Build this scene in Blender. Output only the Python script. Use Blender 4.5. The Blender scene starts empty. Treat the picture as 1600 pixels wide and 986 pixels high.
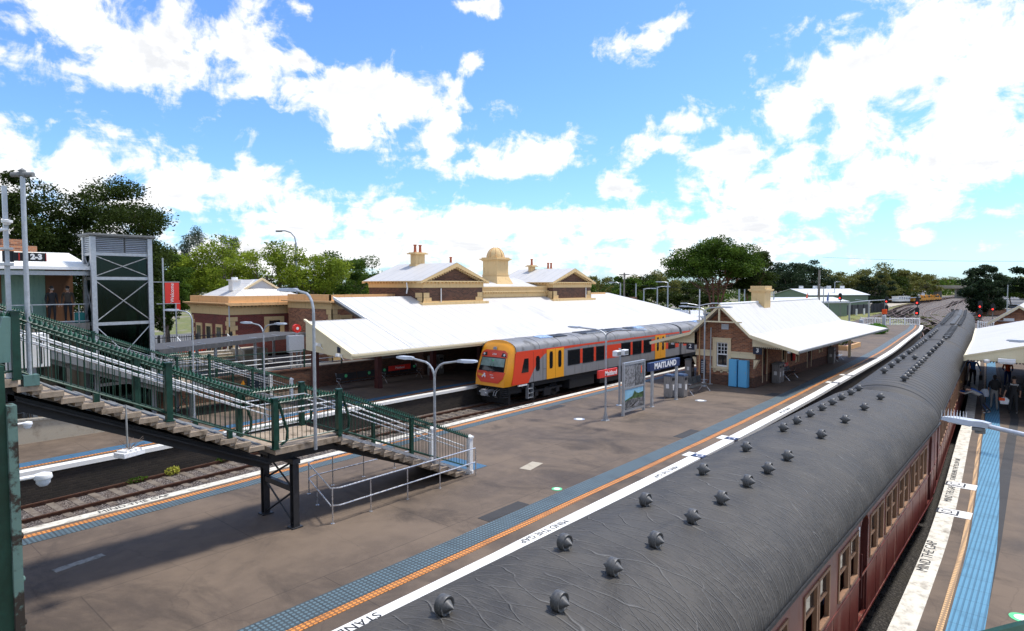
import bpy, bmesh, math, random
import numpy as np
from mathutils import Vector, Matrix
R = math.radians
rnd = random.Random(7)
npr = np.random.RandomState(11)
scene = bpy.context.scene
COL = scene.collection

# ------------------------------------------------------------------ camera
cam_d = bpy.data.cameras.new('camera'); cam = bpy.data.objects.new('camera', cam_d); COL.objects.link(cam)
scene.camera = cam
cam_d.sensor_width = 36.0; cam_d.lens = 36.0*983/1600
cam_d.clip_start = 0.05; cam_d.clip_end = 8000
YAW, PITCH = R(40.816), R(2.7955)
fh = Vector((math.cos(YAW), math.sin(YAW), 0)); rt = Vector((math.sin(YAW), -math.cos(YAW), 0))
fw = fh*math.cos(PITCH)+Vector((0,0,-math.sin(PITCH))); up = rt.cross(fw)
cam.matrix_world = Matrix(((rt.x,up.x,-fw.x,0),(rt.y,up.y,-fw.y,0),(rt.z,up.z,-fw.z,6.2),(0,0,0,1)))

# ------------------------------------------------------------------ sun, sky, exposure
scene.view_settings.view_transform = 'Standard'; scene.view_settings.look = 'None'
scene.view_settings.exposure = 0.66; scene.view_settings.gamma = 1.0
sd = Vector((0.45,-0.20,1.0)).normalized()
sun_d = bpy.data.lights.new('sun','SUN'); sun_d.energy = 2.9; sun_d.angle = R(7.0); sun_d.color = (1.0,0.955,0.89)
sun = bpy.data.objects.new('sun', sun_d); COL.objects.link(sun)
sun.rotation_euler = sd.to_track_quat('Z','Y').to_euler()
world = bpy.data.worlds.new('World'); scene.world = world; world.use_nodes = True
wt = world.node_tree; wt.nodes.clear()
def wn(t, **k):
    n = wt.nodes.new(t)
    for a, b in k.items(): setattr(n, a, b)
    return n
def wl(a, b): wt.links.new(a, b)
def wmath(op, a, b=None, clamp=False):
    n = wn('ShaderNodeMath', operation=op); n.use_clamp = clamp
    for i, v in enumerate((a, b)):
        if v is None: continue
        if isinstance(v, (int, float)): n.inputs[i].default_value = v
        else: wl(v, n.inputs[i])
    return n.outputs[0]
wout = wn('ShaderNodeOutputWorld'); bg = wn('ShaderNodeBackground'); wl(bg.outputs[0], wout.inputs[0])
bg.inputs[1].default_value = 0.115
sky = wn('ShaderNodeTexSky', sky_type='NISHITA'); sky.sun_disc = False
sky.sun_elevation = math.asin(sd.z); sky.sun_rotation = math.atan2(sd.x, sd.y)
sky.air_density = 1.0; sky.dust_density = 0.6; sky.ozone_density = 2.2
tc = wn('ShaderNodeTexCoord'); sep = wn('ShaderNodeSeparateXYZ'); wl(tc.outputs['Generated'], sep.inputs[0])
az = wmath('ARCTAN2', sep.outputs[1], sep.outputs[0]); el = wmath('ARCSINE', sep.outputs[2])
comb = wn('ShaderNodeCombineXYZ'); wl(az, comb.inputs[0]); wl(el, comb.inputs[1])
BL = [(1.251,0.318,0.173,0.059),(1.349,0.274,0.061,0.033),(1.092,0.342,0.062,0.047),(1.031,0.320,0.041,0.021),(1.106,0.274,0.043,0.018),(0.920,0.272,0.132,0.055),(0.812,0.254,0.055,0.045),(0.832,0.216,0.070,0.028),(0.949,0.221,0.038,0.023),(0.777,0.335,0.022,0.021),(0.767,0.407,0.030,0.013),(0.516,0.358,0.059,0.030),(0.468,0.373,0.037,0.013),(1.319,0.160,0.149,0.044),(1.155,0.131,0.149,0.044),(1.007,0.092,0.164,0.047),(1.367,0.100,0.187,0.070),(0.753,0.076,0.250,0.060),(0.712,0.184,0.095,0.033),(0.652,0.203,0.075,0.030),(0.547,0.151,0.047,0.027),(0.448,0.242,0.051,0.023),(0.466,0.206,0.056,0.023),(0.374,0.183,0.070,0.045),(0.158,0.292,0.114,0.082),(0.249,0.283,0.069,0.064),(0.069,0.254,0.078,0.100),(0.286,0.132,0.126,0.066),(0.418,0.087,0.213,0.043),(0.133,0.154,0.099,0.048),(0.058,0.092,0.043,0.014),(0.145,0.064,0.030,0.011),(0.268,0.055,0.040,0.011),(1.008,0.044,0.515,0.038),(0.561,0.040,0.277,0.030),(0.060,0.170,0.055,0.046),(0.113,0.200,0.142,0.114),(0.215,0.200,0.089,0.066),(0.083,0.301,0.083,0.050),(0.305,0.248,0.058,0.050)]
# noise sampled on a flat cloud layer so the puffs shrink towards the horizon
den = wmath('ADD', sep.outputs[2], 0.16)
px = wmath('DIVIDE', sep.outputs[0], den); py = wmath('DIVIDE', sep.outputs[1], den)
pc = wn('ShaderNodeCombineXYZ'); wl(px, pc.inputs[0]); wl(py, pc.inputs[1])
def noise(vec, scale, detail, rough, dist=0.0):
    n = wn('ShaderNodeTexNoise'); wl(vec, n.inputs['Vector'])
    n.inputs['Scale'].default_value = scale; n.inputs['Detail'].default_value = detail
    n.inputs['Roughness'].default_value = rough; n.inputs['Distortion'].default_value = dist
    return n.outputs['Fac']
n1 = noise(pc.outputs[0], 2.6, 9, 0.62, 0.4)
n3 = noise(comb.outputs[0], 16.0, 8, 0.62, 0.3)
field = None
for (a, e, da, de) in BL:
    v = wn('ShaderNodeVectorMath', operation='SUBTRACT'); wl(comb.outputs[0], v.inputs[0]); v.inputs[1].default_value = (a, e, 0)
    m = wn('ShaderNodeVectorMath', operation='MULTIPLY'); wl(v.outputs[0], m.inputs[0]); m.inputs[1].default_value = (1/da, 1/de, 0)
    l = wn('ShaderNodeVectorMath', operation='LENGTH'); wl(m.outputs[0], l.inputs[0])
    f = wmath('SUBTRACT', 1.0, l.outputs['Value'])
    field = f if field is None else wmath('MAXIMUM', field, f)
# clouds outside the picture, so the light from behind is cloudy as well
out_mask = wmath('GREATER_THAN', wmath('ABSOLUTE', wmath('SUBTRACT', az, 0.71)), 0.85)
other = wmath('MULTIPLY', wmath('SUBTRACT', n1, 0.40), 2.0)
other = wmath('SUBTRACT', wmath('MULTIPLY', wmath('ADD', other, 3.0), out_mask), 3.0)
field = wmath('MAXIMUM', field, other)
low = wmath('MAXIMUM', field, -1.6)
dens = wmath('ADD', wmath('MULTIPLY', low, 0.68), wmath('ADD', wmath('MULTIPLY', wmath('SUBTRACT', n1, 0.5), 1.5), wmath('MULTIPLY', wmath('SUBTRACT', n3, 0.5), 2.9)))
mr = wn('ShaderNodeMapRange', interpolation_type='SMOOTHSTEP'); wl(dens, mr.inputs[0])
mr.inputs[1].default_value = -0.10; mr.inputs[2].default_value = 0.42
n2 = noise(pc.outputs[0], 1.7, 6, 0.6, 0.6)
sh = wn('ShaderNodeMapRange', interpolation_type='SMOOTHSTEP'); wl(n2, sh.inputs[0])
sh.inputs[1].default_value = 0.38; sh.inputs[2].default_value = 0.70
thick = wn('ShaderNodeMapRange', interpolation_type='SMOOTHSTEP'); wl(dens, thick.inputs[0])
thick.inputs[1].default_value = 0.25; thick.inputs[2].default_value = 0.75
shade = wmath('MULTIPLY', sh.outputs[0], thick.outputs[0])
cm = wn('ShaderNodeMix', data_type='RGBA'); wl(shade, cm.inputs['Factor'])
cm.inputs['A'].default_value = (6.5,6.5,6.55,1); cm.inputs['B'].default_value = (4.8,4.9,5.1,1)
# the blue of the sky, a little more saturated than the model gives
skc = wn('ShaderNodeMix', data_type='RGBA', blend_type='MULTIPLY'); skc.inputs['Factor'].default_value = 1.0
wl(sky.outputs[0], skc.inputs['A']); skc.inputs['B'].default_value = (0.68,0.95,1.30,1)
mx = wn('ShaderNodeMix', data_type='RGBA'); wl(mr.outputs[0], mx.inputs['Factor'])
wl(skc.outputs['Result'], mx.inputs['A']); wl(cm.outputs['Result'], mx.inputs['B'])
wl(mx.outputs['Result'], bg.inputs[0])

# ------------------------------------------------------------------ materials
class NT:
    def __init__(s, name):
        s.m = bpy.data.materials.new(name); s.m.use_nodes = True; s.t = s.m.node_tree
        s.b = s.t.nodes['Principled BSDF']; s.out = s.t.nodes['Material Output']
    def n(s, t, **k):
        x = s.t.nodes.new(t)
        for a, b in k.items(): setattr(x, a, b)
        return x
    def l(s, a, b): s.t.links.new(a, b)
    def val(s, sock, v):
        if isinstance(v, (int, float)): sock.default_value = v
        elif isinstance(v, tuple): sock.default_value = v if len(v) == len(sock.default_value) else (*v, 1)
        else: s.l(v, sock)
    def math(s, op, a, b=0.0, c=None, clamp=False):
        x = s.n('ShaderNodeMath', operation=op); x.use_clamp = clamp
        s.val(x.inputs[0], a); s.val(x.inputs[1], b)
        if c is not None: s.val(x.inputs[2], c)
        return x.outputs[0]
    def pos(s): return s.n('ShaderNodeTexCoord').outputs['Object']
    def wpos(s): return s.n('ShaderNodeNewGeometry').outputs['Position']
    def noise(s, sc, det=4, rough=.55, vec=None, dist=0.0, out='Fac'):
        x = s.n('ShaderNodeTexNoise'); s.l(vec or s.pos(), x.inputs['Vector'])
        x.inputs['Scale'].default_value = sc; x.inputs['Detail'].default_value = det
        x.inputs['Roughness'].default_value = rough; x.inputs['Distortion'].default_value = dist
        return x.outputs[out]
    def scale(s, vec, v):
        x = s.n('ShaderNodeVectorMath', operation='MULTIPLY'); s.l(vec, x.inputs[0]); x.inputs[1].default_value = v
        return x.outputs[0]
    def mix(s, f, a, b, bt='MIX'):
        x = s.n('ShaderNodeMix', data_type='RGBA', blend_type=bt)
        s.val(x.inputs['Factor'], f); s.val(x.inputs['A'], a); s.val(x.inputs['B'], b)
        return x.outputs['Result']
    def rng(s, v, a, b, c=0.0, d=1.0, smooth=True):
        x = s.n('ShaderNodeMapRange'); x.interpolation_type = 'SMOOTHSTEP' if smooth else 'LINEAR'
        s.l(v, x.inputs[0])
        for i, q in zip((1,2,3,4), (a,b,c,d)): x.inputs[i].default_value = q
        return x.outputs[0]
    def bump(s, h, strength=.3, dist=.02):
        x = s.n('ShaderNodeBump'); x.inputs['Strength'].default_value = strength; x.inputs['Distance'].default_value = dist
        s.l(h, x.inputs['Height']); s.l(x.outputs[0], s.b.inputs['Normal'])
    def col(s, c): s.val(s.b.inputs['Base Color'], c)
    def rough(s, v): s.val(s.b.inputs['Roughness'], v)
def sc(c, f): return tuple(min(1, x*f) for x in c)
def simple(name, c, rough=.6, metal=0.0, ns=6.0, amt=.25, bump=0.0, emit=0, fine=60.0, spec=None):
    s = NT(name)
    a = s.noise(ns, 5, .6); b = s.noise(fine, 3, .6)
    f = s.math('ADD', s.math('MULTIPLY', a, .7), s.math('MULTIPLY', b, .3))
    f = s.rng(f, .32, .68)
    s.col(s.mix(f, sc(c, 1-amt), sc(c, 1+amt)))
    s.rough(s.rng(a, .3, .7, max(0.05, rough-.1), min(1, rough+.1)))
    s.b.inputs['Metallic'].default_value = metal
    if spec is not None: s.b.inputs['Specular IOR Level'].default_value = spec
    if bump: s.bump(b, bump, .01)
    if emit:
        s.b.inputs['Emission Color'].default_value = (*c, 1); s.b.inputs['Emission Strength'].default_value = emit
    return s.m
def dirty(name, c, dirt, rough=.6, metal=0.0, ns=1.2, lo=.5, hi=.72, streak=True, amt=.15):
    # paint with grime in patches and streaks that run down the surface
    s = NT(name); p = s.pos()
    v = s.scale(p, (3.0,3.0,.5)) if streak else p
    g = s.rng(s.noise(ns, 7, .65, v), lo, hi)
    base = s.mix(s.noise(25, 3, .5), sc(c, 1-amt), sc(c, 1+amt))
    s.col(s.mix(g, base, dirt)); s.rough(s.rng(g, 0, 1, rough, min(1, rough+.25)))
    s.b.inputs['Metallic'].default_value = metal
    s.bump(s.noise(40, 4, .6), .15, .005)
    return s.m
def boxuv(s):
    # horizontal distance along the wall and height, whichever way an axis-aligned wall faces
    g = s.n('ShaderNodeNewGeometry'); a = s.n('ShaderNodeSeparateXYZ'); s.l(g.outputs['Normal'], a.inputs[0])
    q = s.n('ShaderNodeSeparateXYZ'); s.l(g.outputs['Position'], q.inputs[0])
    f = s.math('GREATER_THAN', s.math('ABSOLUTE', a.outputs[0]), .6)
    h = s.math('ADD', s.math('MULTIPLY', q.outputs[1], f), s.math('MULTIPLY', q.outputs[0], s.math('SUBTRACT', 1.0, f)))
    c = s.n('ShaderNodeCombineXYZ'); s.l(h, c.inputs[0]); s.l(q.outputs[2], c.inputs[1])
    return c.outputs[0]
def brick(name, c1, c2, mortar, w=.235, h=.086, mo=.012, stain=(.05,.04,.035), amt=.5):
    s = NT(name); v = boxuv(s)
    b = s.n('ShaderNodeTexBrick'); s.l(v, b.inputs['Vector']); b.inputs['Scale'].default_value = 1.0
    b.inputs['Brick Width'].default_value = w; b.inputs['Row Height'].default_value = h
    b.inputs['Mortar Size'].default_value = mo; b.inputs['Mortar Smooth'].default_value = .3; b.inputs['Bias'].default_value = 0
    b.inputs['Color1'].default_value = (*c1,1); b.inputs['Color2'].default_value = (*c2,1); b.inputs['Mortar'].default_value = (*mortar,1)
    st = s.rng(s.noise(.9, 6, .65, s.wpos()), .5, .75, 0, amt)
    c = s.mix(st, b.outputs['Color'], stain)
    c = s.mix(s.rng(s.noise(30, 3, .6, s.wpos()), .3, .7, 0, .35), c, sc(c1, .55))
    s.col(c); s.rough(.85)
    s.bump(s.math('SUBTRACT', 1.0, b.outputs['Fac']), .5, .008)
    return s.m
M = {}
# platform asphalt
def m_asphalt(name, a, b, dark, patch=.30):
    s = NT(name); w = s.wpos()
    g = s.noise(.35, 6, .62, w, .6); f = s.noise(90, 2, .6, w); m = s.noise(2.2, 5, .6, w)
    c = s.mix(s.rng(g, .35, .68), a, b)
    c = s.mix(s.rng(m, .40, .75, 0, .45), c, sc(b, 1.12))
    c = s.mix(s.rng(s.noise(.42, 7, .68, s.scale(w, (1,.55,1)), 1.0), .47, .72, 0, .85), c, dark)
    c = s.mix(s.rng(f, .56, .74, 0, .4), c, sc(b, 1.9))
    c = s.mix(s.rng(f, .44, .28, 0, .5), c, sc(a, .45))
    # joins between the strips it was laid in
    bk = s.n('ShaderNodeTexBrick'); s.l(w, bk.inputs['Vector']); bk.inputs['Scale'].default_value = 1
    bk.inputs['Brick Width'].default_value = 7.3; bk.inputs['Row Height'].default_value = 2.9; bk.inputs['Mortar Size'].default_value = .012
    bk.inputs['Color1'].default_value = (1,1,1,1); bk.inputs['Color2'].default_value = (.93,.93,.93,1); bk.inputs['Mortar'].default_value = (.6,.6,.6,1)
    c = s.mix(1.0, c, bk.outputs['Color'], 'MULTIPLY')
    cr = s.n('ShaderNodeTexVoronoi', feature='DISTANCE_TO_EDGE'); s.l(s.mix(.25, w, s.noise(1.5, 4, .6, w, out='Color')), cr.inputs['Vector']); cr.inputs['Scale'].default_value = .5
    c = s.mix(s.rng(cr.outputs[0], .006, .0, 0, .22), c, sc(dark, .6))
    s.col(c); s.rough(s.rng(g, .3, .7, .75, .92)); s.bump(f, .35, .006)
    return s.m
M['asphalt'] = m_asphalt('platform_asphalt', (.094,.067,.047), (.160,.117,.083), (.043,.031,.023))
M['bitumen'] = m_asphalt('dark_asphalt', (.030,.029,.029), (.045,.043,.043), (.02,.02,.02))
M['road'] = m_asphalt('road_asphalt', (.10,.10,.10), (.15,.148,.145), (.07,.07,.07))
M['concrete'] = dirty('weathered_concrete', (.30,.28,.24), (.13,.115,.09), .85, ns=2.2, lo=.45, hi=.7)
M['tread'] = dirty('tan_concrete_tread', (.34,.265,.19), (.13,.095,.06), .9, ns=4, lo=.46, hi=.72, streak=False)
M['concrete_light'] = dirty('pale_concrete', (.40,.35,.27), (.22,.18,.13), .85, ns=2.5, lo=.5, hi=.8, streak=False)
M['concrete_dark'] = dirty('dark_concrete', (.085,.076,.063), (.035,.03,.025), .9, ns=1.6, lo=.35, hi=.7)  # darkest concrete, for the wall below the concourse
M['coping'] = dirty('white_painted_coping', (.78,.77,.73), (.30,.27,.23), .6, ns=3, lo=.60, hi=.82, streak=False, amt=.06)
M['coping_worn'] = dirty('worn_cream_coping', (.66,.62,.52), (.22,.19,.15), .7, ns=4, lo=.42, hi=.78, streak=False)
def tactile(name, c, c2, cell=.05, bars=False, r0=.24):
    s = NT(name); w = s.wpos(); q = s.n('ShaderNodeSeparateXYZ'); s.l(w, q.inputs[0])
    fx = s.math('ABSOLUTE', s.math('SUBTRACT', s.math('FRACT', s.math('DIVIDE', q.outputs[0], cell)), .5))
    fy = s.math('ABSOLUTE', s.math('SUBTRACT', s.math('FRACT', s.math('DIVIDE', q.outputs[1], cell)), .5))
    d = s.math('SQRT', s.math('ADD', s.math('MULTIPLY', fx, fx), s.math('MULTIPLY', fy, fy)))
    if bars: d = fy if bars == 'y' else fx
    k = s.rng(d, r0+.12, r0)
    g = s.noise(1.7, 5, .6, w); st = s.rng(g, .45, .75, 0, .5)
    # seams between 600 mm tiles
    tx = s.math('ABSOLUTE', s.math('SUBTRACT', s.math('FRACT', s.math('DIVIDE', q.outputs[0], .6)), .5))
    seam = s.rng(tx, .485, .5)
    cc = s.mix(k, c2, c); cc = s.mix(st, cc, sc(c2, .8)); cc = s.mix(seam, cc, sc(c2, .4))
    s.col(cc); s.rough(.65); s.bump(k, .8, .006)
    return s.m
M['tact_blue'] = tactile('tactile_slate_blue', (.105,.165,.195), (.045,.062,.070), .10, r0=.28)
M['tact_blue2'] = tactile('tactile_bright_blue', (.055,.15,.25), (.022,.07,.13), .09, bars='y', r0=.26)  # blues darkened to paint in the dimmer light over platform one
M['tact_blue3'] = tactile('tactile_sky_blue', (.11,.25,.45), (.03,.06,.10), .12, bars='x', r0=.28)
M['tact_blue4'] = tactile('tactile_platform_four_blue', (.085,.25,.38), (.045,.15,.24), .09, bars='y', r0=.26)
M['tact_orange'] = tactile('tactile_orange', (.72,.27,.055), (.26,.11,.035), .10, r0=.30)
M['tact_yellow'] = tactile('tactile_sand', (.62,.38,.17), (.30,.19,.10), .10, r0=.30)
def m_ballast(name, cols, dirt, dv=.5, scale=19):
    s = NT(name); w = s.wpos()
    v = s.n('ShaderNodeTexVoronoi'); s.l(w, v.inputs['Vector']); v.inputs['Scale'].default_value = scale
    r = s.n('ShaderNodeValToRGB'); s.l(v.outputs['Color'], r.inputs[0])
    els = r.color_ramp.elements; els[0].color = (*cols[0],1); els[1].color = (*cols[-1],1); els[0].position = .15; els[1].position = .85
    e = els.new(.5); e.color = (*cols[1],1)
    c = s.mix(s.rng(v.outputs['Distance'], .25, .6, 0, .75), r.outputs[0], (.012,.01,.009))
    c = s.mix(s.rng(s.noise(.5, 6, .65, w), .42, .68, 0, dv), c, dirt)
    s.col(c); s.rough(.9); s.bump(s.math('SUBTRACT', 1.0, v.outputs['Distance']), 1.0, .04)
    return s.m
M['ballast'] = m_ballast('grey_ballast', [(.10,.08,.07),(.22,.185,.165),(.38,.335,.30)], (.13,.09,.065), .55)
M['ballast_dark'] = m_ballast('sooty_ballast', [(.02,.018,.016),(.05,.045,.04),(.09,.08,.07)], (.035,.03,.02), .6)
def m_ground():
    s = NT('station_ground'); w = s.wpos()
    g = s.noise(.035, 7, .65, w, .5); d = s.noise(1.5, 6, .7, w)
    grass = s.mix(s.rng(d, .3, .7), (.075,.105,.022), (.185,.18,.055))
    earth = s.mix(s.rng(d, .3, .7), (.17,.145,.115), (.28,.25,.215))
    s.col(s.mix(s.rng(g, .46, .55), earth, grass)); s.rough(.95); s.bump(d, .4, .1)
    return s.m
M['ground'] = m_ground()
def m_grass(name, a, b, c3):
    s = NT(name); w = s.wpos(); d = s.noise(1.3, 7, .7, w); g = s.noise(.18, 5, .6, w)
    s.col(s.mix(s.rng(g, .45, .65, 0, .8), s.mix(s.rng(d, .3, .7), a, b), c3)); s.rough(.95); s.bump(s.noise(14, 5, .7, w), .6, .08)
    return s.m
M['grass'] = m_grass('lineside_grass', (.10,.13,.025), (.23,.225,.06), (.24,.20,.10))
M['rail'] = simple('rusty_rail_side', (.105,.045,.025), .7, .2, 12, .35)
M['railtop'] = simple('worn_rail_head', (.23,.13,.095), .38, .7, 8, .2)
M['sleeper'] = dirty('concrete_sleeper', (.175,.145,.115), (.085,.06,.042), .9, ns=3, lo=.4, hi=.7, streak=False)
M['sleeper_dark'] = dirty('timber_sleeper', (.055,.045,.036), (.03,.025,.02), .95, ns=3, streak=False)
M['green'] = simple('dark_green_paint', (.005,.042,.025), .42, 0, 5, .30, .06)
M['green_top'] = simple('green_spike_paint', (.012,.085,.052), .45, 0, 5, .30)
M['verdigris'] = dirty('flaking_pale_green_paint', (.10,.17,.145), (.030,.022,.016), .85, ns=9, lo=.46, hi=.54, streak=False)
M['verdigris2'] = dirty('pale_green_paint', (.10,.19,.165), (.05,.10,.085), .6, ns=4)
M['galv'] = simple('galvanised_steel', (.44,.46,.48), .42, .55, 10, .15)
M['charcoal2'] = dirty('dark_weathered_zinc', (.075,.075,.078), (.15,.15,.15), .7, .2, ns=2)
M['galv_dark'] = dirty('weathered_grey_steel', (.20,.205,.20), (.10,.095,.08), .6, .2, ns=2)
M['steel'] = simple('brushed_steel_tube', (.60,.60,.61), .30, .75, 12, .12)
M['lamp_grey'] = simple('lamp_grey_enamel', (.50,.53,.57), .4, .2, 10, .08)
M['glassy'] = simple('lamp_diffuser', (.70,.74,.78), .25, 0, 10, .05)
M['black'] = simple('black_steel', (.018,.019,.021), .5, .2, 8, .3)
M['charcoal'] = simple('charcoal_steel', (.035,.036,.040), .5, .3, 8, .25)
M['white'] = dirty('white_paint', (.80,.80,.78), (.52,.49,.44), .5, ns=3, lo=.6, hi=.85)
M['white_clean'] = simple('clean_white', (.82,.82,.81), .5, 0, 8, .03)
M['cream'] = dirty('cream_paint', (.73,.60,.38), (.42,.32,.19), .6, ns=2.5, lo=.56, hi=.82)
M['cream_trim'] = dirty('cream_trim_paint', (.74,.64,.42), (.50,.40,.24), .6, ns=3, lo=.6, hi=.85)
M['render_cream'] = dirty('ochre_render', (.66,.47,.23), (.40,.26,.12), .8, ns=2.0, lo=.52, hi=.80)
M['orange_trim'] = dirty('orange_ochre_render', (.70,.42,.19), (.40,.22,.10), .8, ns=2.0, lo=.5, hi=.8)
M['redpot'] = simple('terracotta', (.40,.11,.05), .8, 0, 8, .3)
def m_roof(name, c, sp=.19, dirt=(.5,.5,.48), axis=0, amt=.5):
    s = NT(name); w = s.wpos(); q = s.n('ShaderNodeSeparateXYZ'); s.l(w, q.inputs[0])
    f = s.math('FRACT', s.math('DIVIDE', q.outputs[axis], sp)); tri = s.math('ABSOLUTE', s.math('SUBTRACT', f, .5))
    g = s.rng(s.noise(.8, 7, .7, s.scale(w, (1,.35,1) if axis == 0 else (.35,1,1))), .5, .8, 0, amt)
    lap = s.rng(s.math('ABSOLUTE', s.math('SUBTRACT', s.math('FRACT', s.math('DIVIDE', q.outputs[axis], sp*5)), .5)), .470, .495, 0, .55)
    cc = s.mix(g, c, dirt); cc = s.mix(lap, cc, sc(dirt, .6))
    cc = s.mix(s.rng(s.noise(9, 2, .5, w), .72, .78, 0, .6), cc, (.25,.23,.2))
    s.col(cc); s.rough(.55); s.bump(s.math('MULTIPLY', s.rng(tri, 0, .5), 1.0), .35, .02)
    return s.m
M['roof'] = m_roof('white_iron_roof', (.545,.53,.505), .19, (.30,.30,.285))
M['roof_y'] = m_roof('white_iron_roof_across', (.545,.53,.505), .19, (.30,.30,.285), axis=1)
M['roof_cream'] = m_roof('cream_iron_roof', (.78,.77,.70), .15, (.6,.58,.5))
M['roof_grey'] = m_roof('grey_iron_roof', (.55,.56,.57), .2, (.35,.35,.34))
M['brick'] = brick('mottled_red_brick', (.47,.185,.085), (.155,.052,.03), (.33,.24,.17), amt=.3)
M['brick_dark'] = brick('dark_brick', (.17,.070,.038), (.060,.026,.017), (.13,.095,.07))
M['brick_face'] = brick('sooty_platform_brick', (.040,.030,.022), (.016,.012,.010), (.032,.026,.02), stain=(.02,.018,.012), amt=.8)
M['brick_red'] = brick('crimson_brick', (.235,.040,.026), (.13,.024,.018), (.17,.10,.08))
M['canvas_dummy'] = None
def m_canvas(name, ridge_along, plain):
    s = NT(name); uv = s.n('ShaderNodeUVMap').outputs[0]
    wv = s.mix(.30, uv, s.noise(.7, 3, .5, uv, out='Color'), 'ADD')
    a = s.noise(1.1, 7, .68, uv, .8)
    base = s.mix(s.rng(a, .3, .7), (.041,.037,.032), (.086,.079,.070))
    base = s.mix(s.rng(s.noise(55, 3, .6, uv), .35, .75, 0, .4), base, (.085,.084,.082))
    if plain:
        q = s.n('ShaderNodeSeparateXYZ'); s.l(uv, q.inputs[0])
        f = s.math('ABSOLUTE', s.math('SUBTRACT', s.math('FRACT', s.math('DIVIDE', q.outputs[0], .55)), .5))
        rd = s.rng(f, .40, .46)
        fine = s.rng(s.noise(9, 4, .6, s.scale(uv, (1,.12,1))), .45, .7)
        c = s.mix(s.math('MULTIPLY', fine, .3), base, (.085,.085,.083)); c = s.mix(s.math('MULTIPLY', rd, .92), c, (.006,.006,.006))
        h = s.math('SUBTRACT', s.math('MULTIPLY', fine, .25), s.math('MULTIPLY', rd, 2.0))
    else:
        # creases in the canvas: wandering lines that run across the roof, part and meet again
        q = s.n('ShaderNodeSeparateXYZ'); s.l(uv, q.inputs[0]); U, V = q.outputs[0], q.outputs[1]
        def crease(fu, fv, amp, nsc, det, wid, seed):
            m = s.n('ShaderNodeMapping'); s.l(uv, m.inputs[0]); m.inputs['Location'].default_value = (seed*7.1, seed*3.7, seed*2.3); m.inputs['Scale'].default_value = (1.0,.62,1)
            n = s.noise(nsc, det, .55, m.outputs[0])
            ph = s.math('ADD', s.math('ADD', s.math('MULTIPLY', U, fu), s.math('MULTIPLY', V, fv)), s.math('MULTIPLY', n, amp))
            return s.rng(s.math('ABSOLUTE', s.math('SUBTRACT', s.math('FRACT', ph), .5)), wid, 0.0)
        def mask(sc_, a_, b_, seed):
            m = s.n('ShaderNodeMapping'); s.l(uv, m.inputs[0]); m.inputs['Location'].default_value = (seed*5.3, seed, 0)
            return s.rng(s.noise(sc_, 4, .6, m.outputs[0]), a_, b_)
        side = s.rng(V, -.4, -1.5, 0, 1)              # the creases crowd together towards the eave
        c1 = s.math('MULTIPLY', crease(3.1, .85, 2.4, .75, 3, .055, 1), mask(2.2, .36, .52, 1))
        c2 = s.math('MULTIPLY', crease(2.6, -.95, 2.2, .9, 3, .050, 2), mask(1.9, .38, .54, 2))
        c3 = s.math('MULTIPLY', s.math('MULTIPLY', crease(7.0, .5, 2.4, 1.0, 3, .11, 3), mask(3.0, .38, .56, 3)), s.math('ADD', .45, side))
        c4 = s.math('MULTIPLY', s.math('MULTIPLY', crease(11.0, -.7, 3.0, 1.3, 3, .15, 4), mask(3.5, .38, .56, 4)), s.math('ADD', .22, side))
        r = s.math('MAXIMUM', s.math('MAXIMUM', c1, c2), s.math('MULTIPLY', s.math('MAXIMUM', c3, c4), .7))
        c = s.mix(s.math('MULTIPLY', r, .60), base, (.19,.184,.174))
        h = s.math('ADD', s.math('MULTIPLY', r, 1.0), s.math('MULTIPLY', a, 1.4))
    st = s.rng(s.noise(.45, 5, .6, uv, .5), .5, .72, 0, .35)
    c = s.mix(st, c, (.085,.082,.078))
    s.col(c); s.rough(s.rng(a, .3, .7, .55, .72)); s.b.inputs['Specular IOR Level'].default_value = .22
    s.bump(h, .75, .035)
    return s.m
M['canvas'] = m_canvas('wrinkled_tarred_canvas', 0, False)
M['canvas2'] = m_canvas('ribbed_tarred_canvas', 0, True)
M['vent'] = simple('grey_torpedo_vent_metal', (.105,.104,.102), .5, .25, 14, .3)
M['maroon'] = dirty('faded_maroon_paint', (.135,.026,.018), (.24,.10,.062), .36, ns=1.1, lo=.50, hi=.74)
M['maroon_dark'] = dirty('dark_maroon_paint', (.085,.018,.014), (.06,.03,.02), .45, ns=1.4)
M['tan'] = dirty('tan_window_timber', (.27,.145,.078), (.14,.07,.035), .55, ns=3)
M['gold'] = simple('gold_lettering', (.55,.35,.10), .5)
def m_glass(name, c=(.012,.014,.016), rough=.06):
    s = NT(name); s.col(c); s.rough(rough); s.b.inputs['Specular IOR Level'].default_value = .7
    s.bump(s.noise(1.5, 2, .5), .02, .02)
    return s.m
M['glass'] = m_glass('dark_window_glass')
M['glass_green'] = m_glass('green_tinted_glass', (.012,.045,.040), .10)
M['glass_teal'] = m_glass('teal_glass', (.10,.29,.25), .25)
M['red'] = dirty('scarlet_paint', (.72,.060,.022), (.45,.06,.03), .35, ns=2, lo=.62, hi=.85)
M['yellow'] = dirty('yellow_paint', (.90,.35,.014), (.55,.26,.04), .35, ns=2, lo=.62, hi=.85)
M['amber'] = dirty('amber_door_paint', (.85,.36,.02), (.5,.2,.04), .4, ns=2, lo=.65, hi=.85)
M['tgrey'] = dirty('railcar_grey', (.265,.262,.265), (.15,.14,.13), .4, .1, ns=1.5, lo=.5, hi=.8)
M['troof'] = dirty('railcar_roof_grey', (.21,.21,.215), (.10,.10,.10), .55, .2, ns=1.4, lo=.45, hi=.72, streak=False)
M['skylight'] = simple('pale_blue_panel', (.30,.42,.62), .3)
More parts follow.
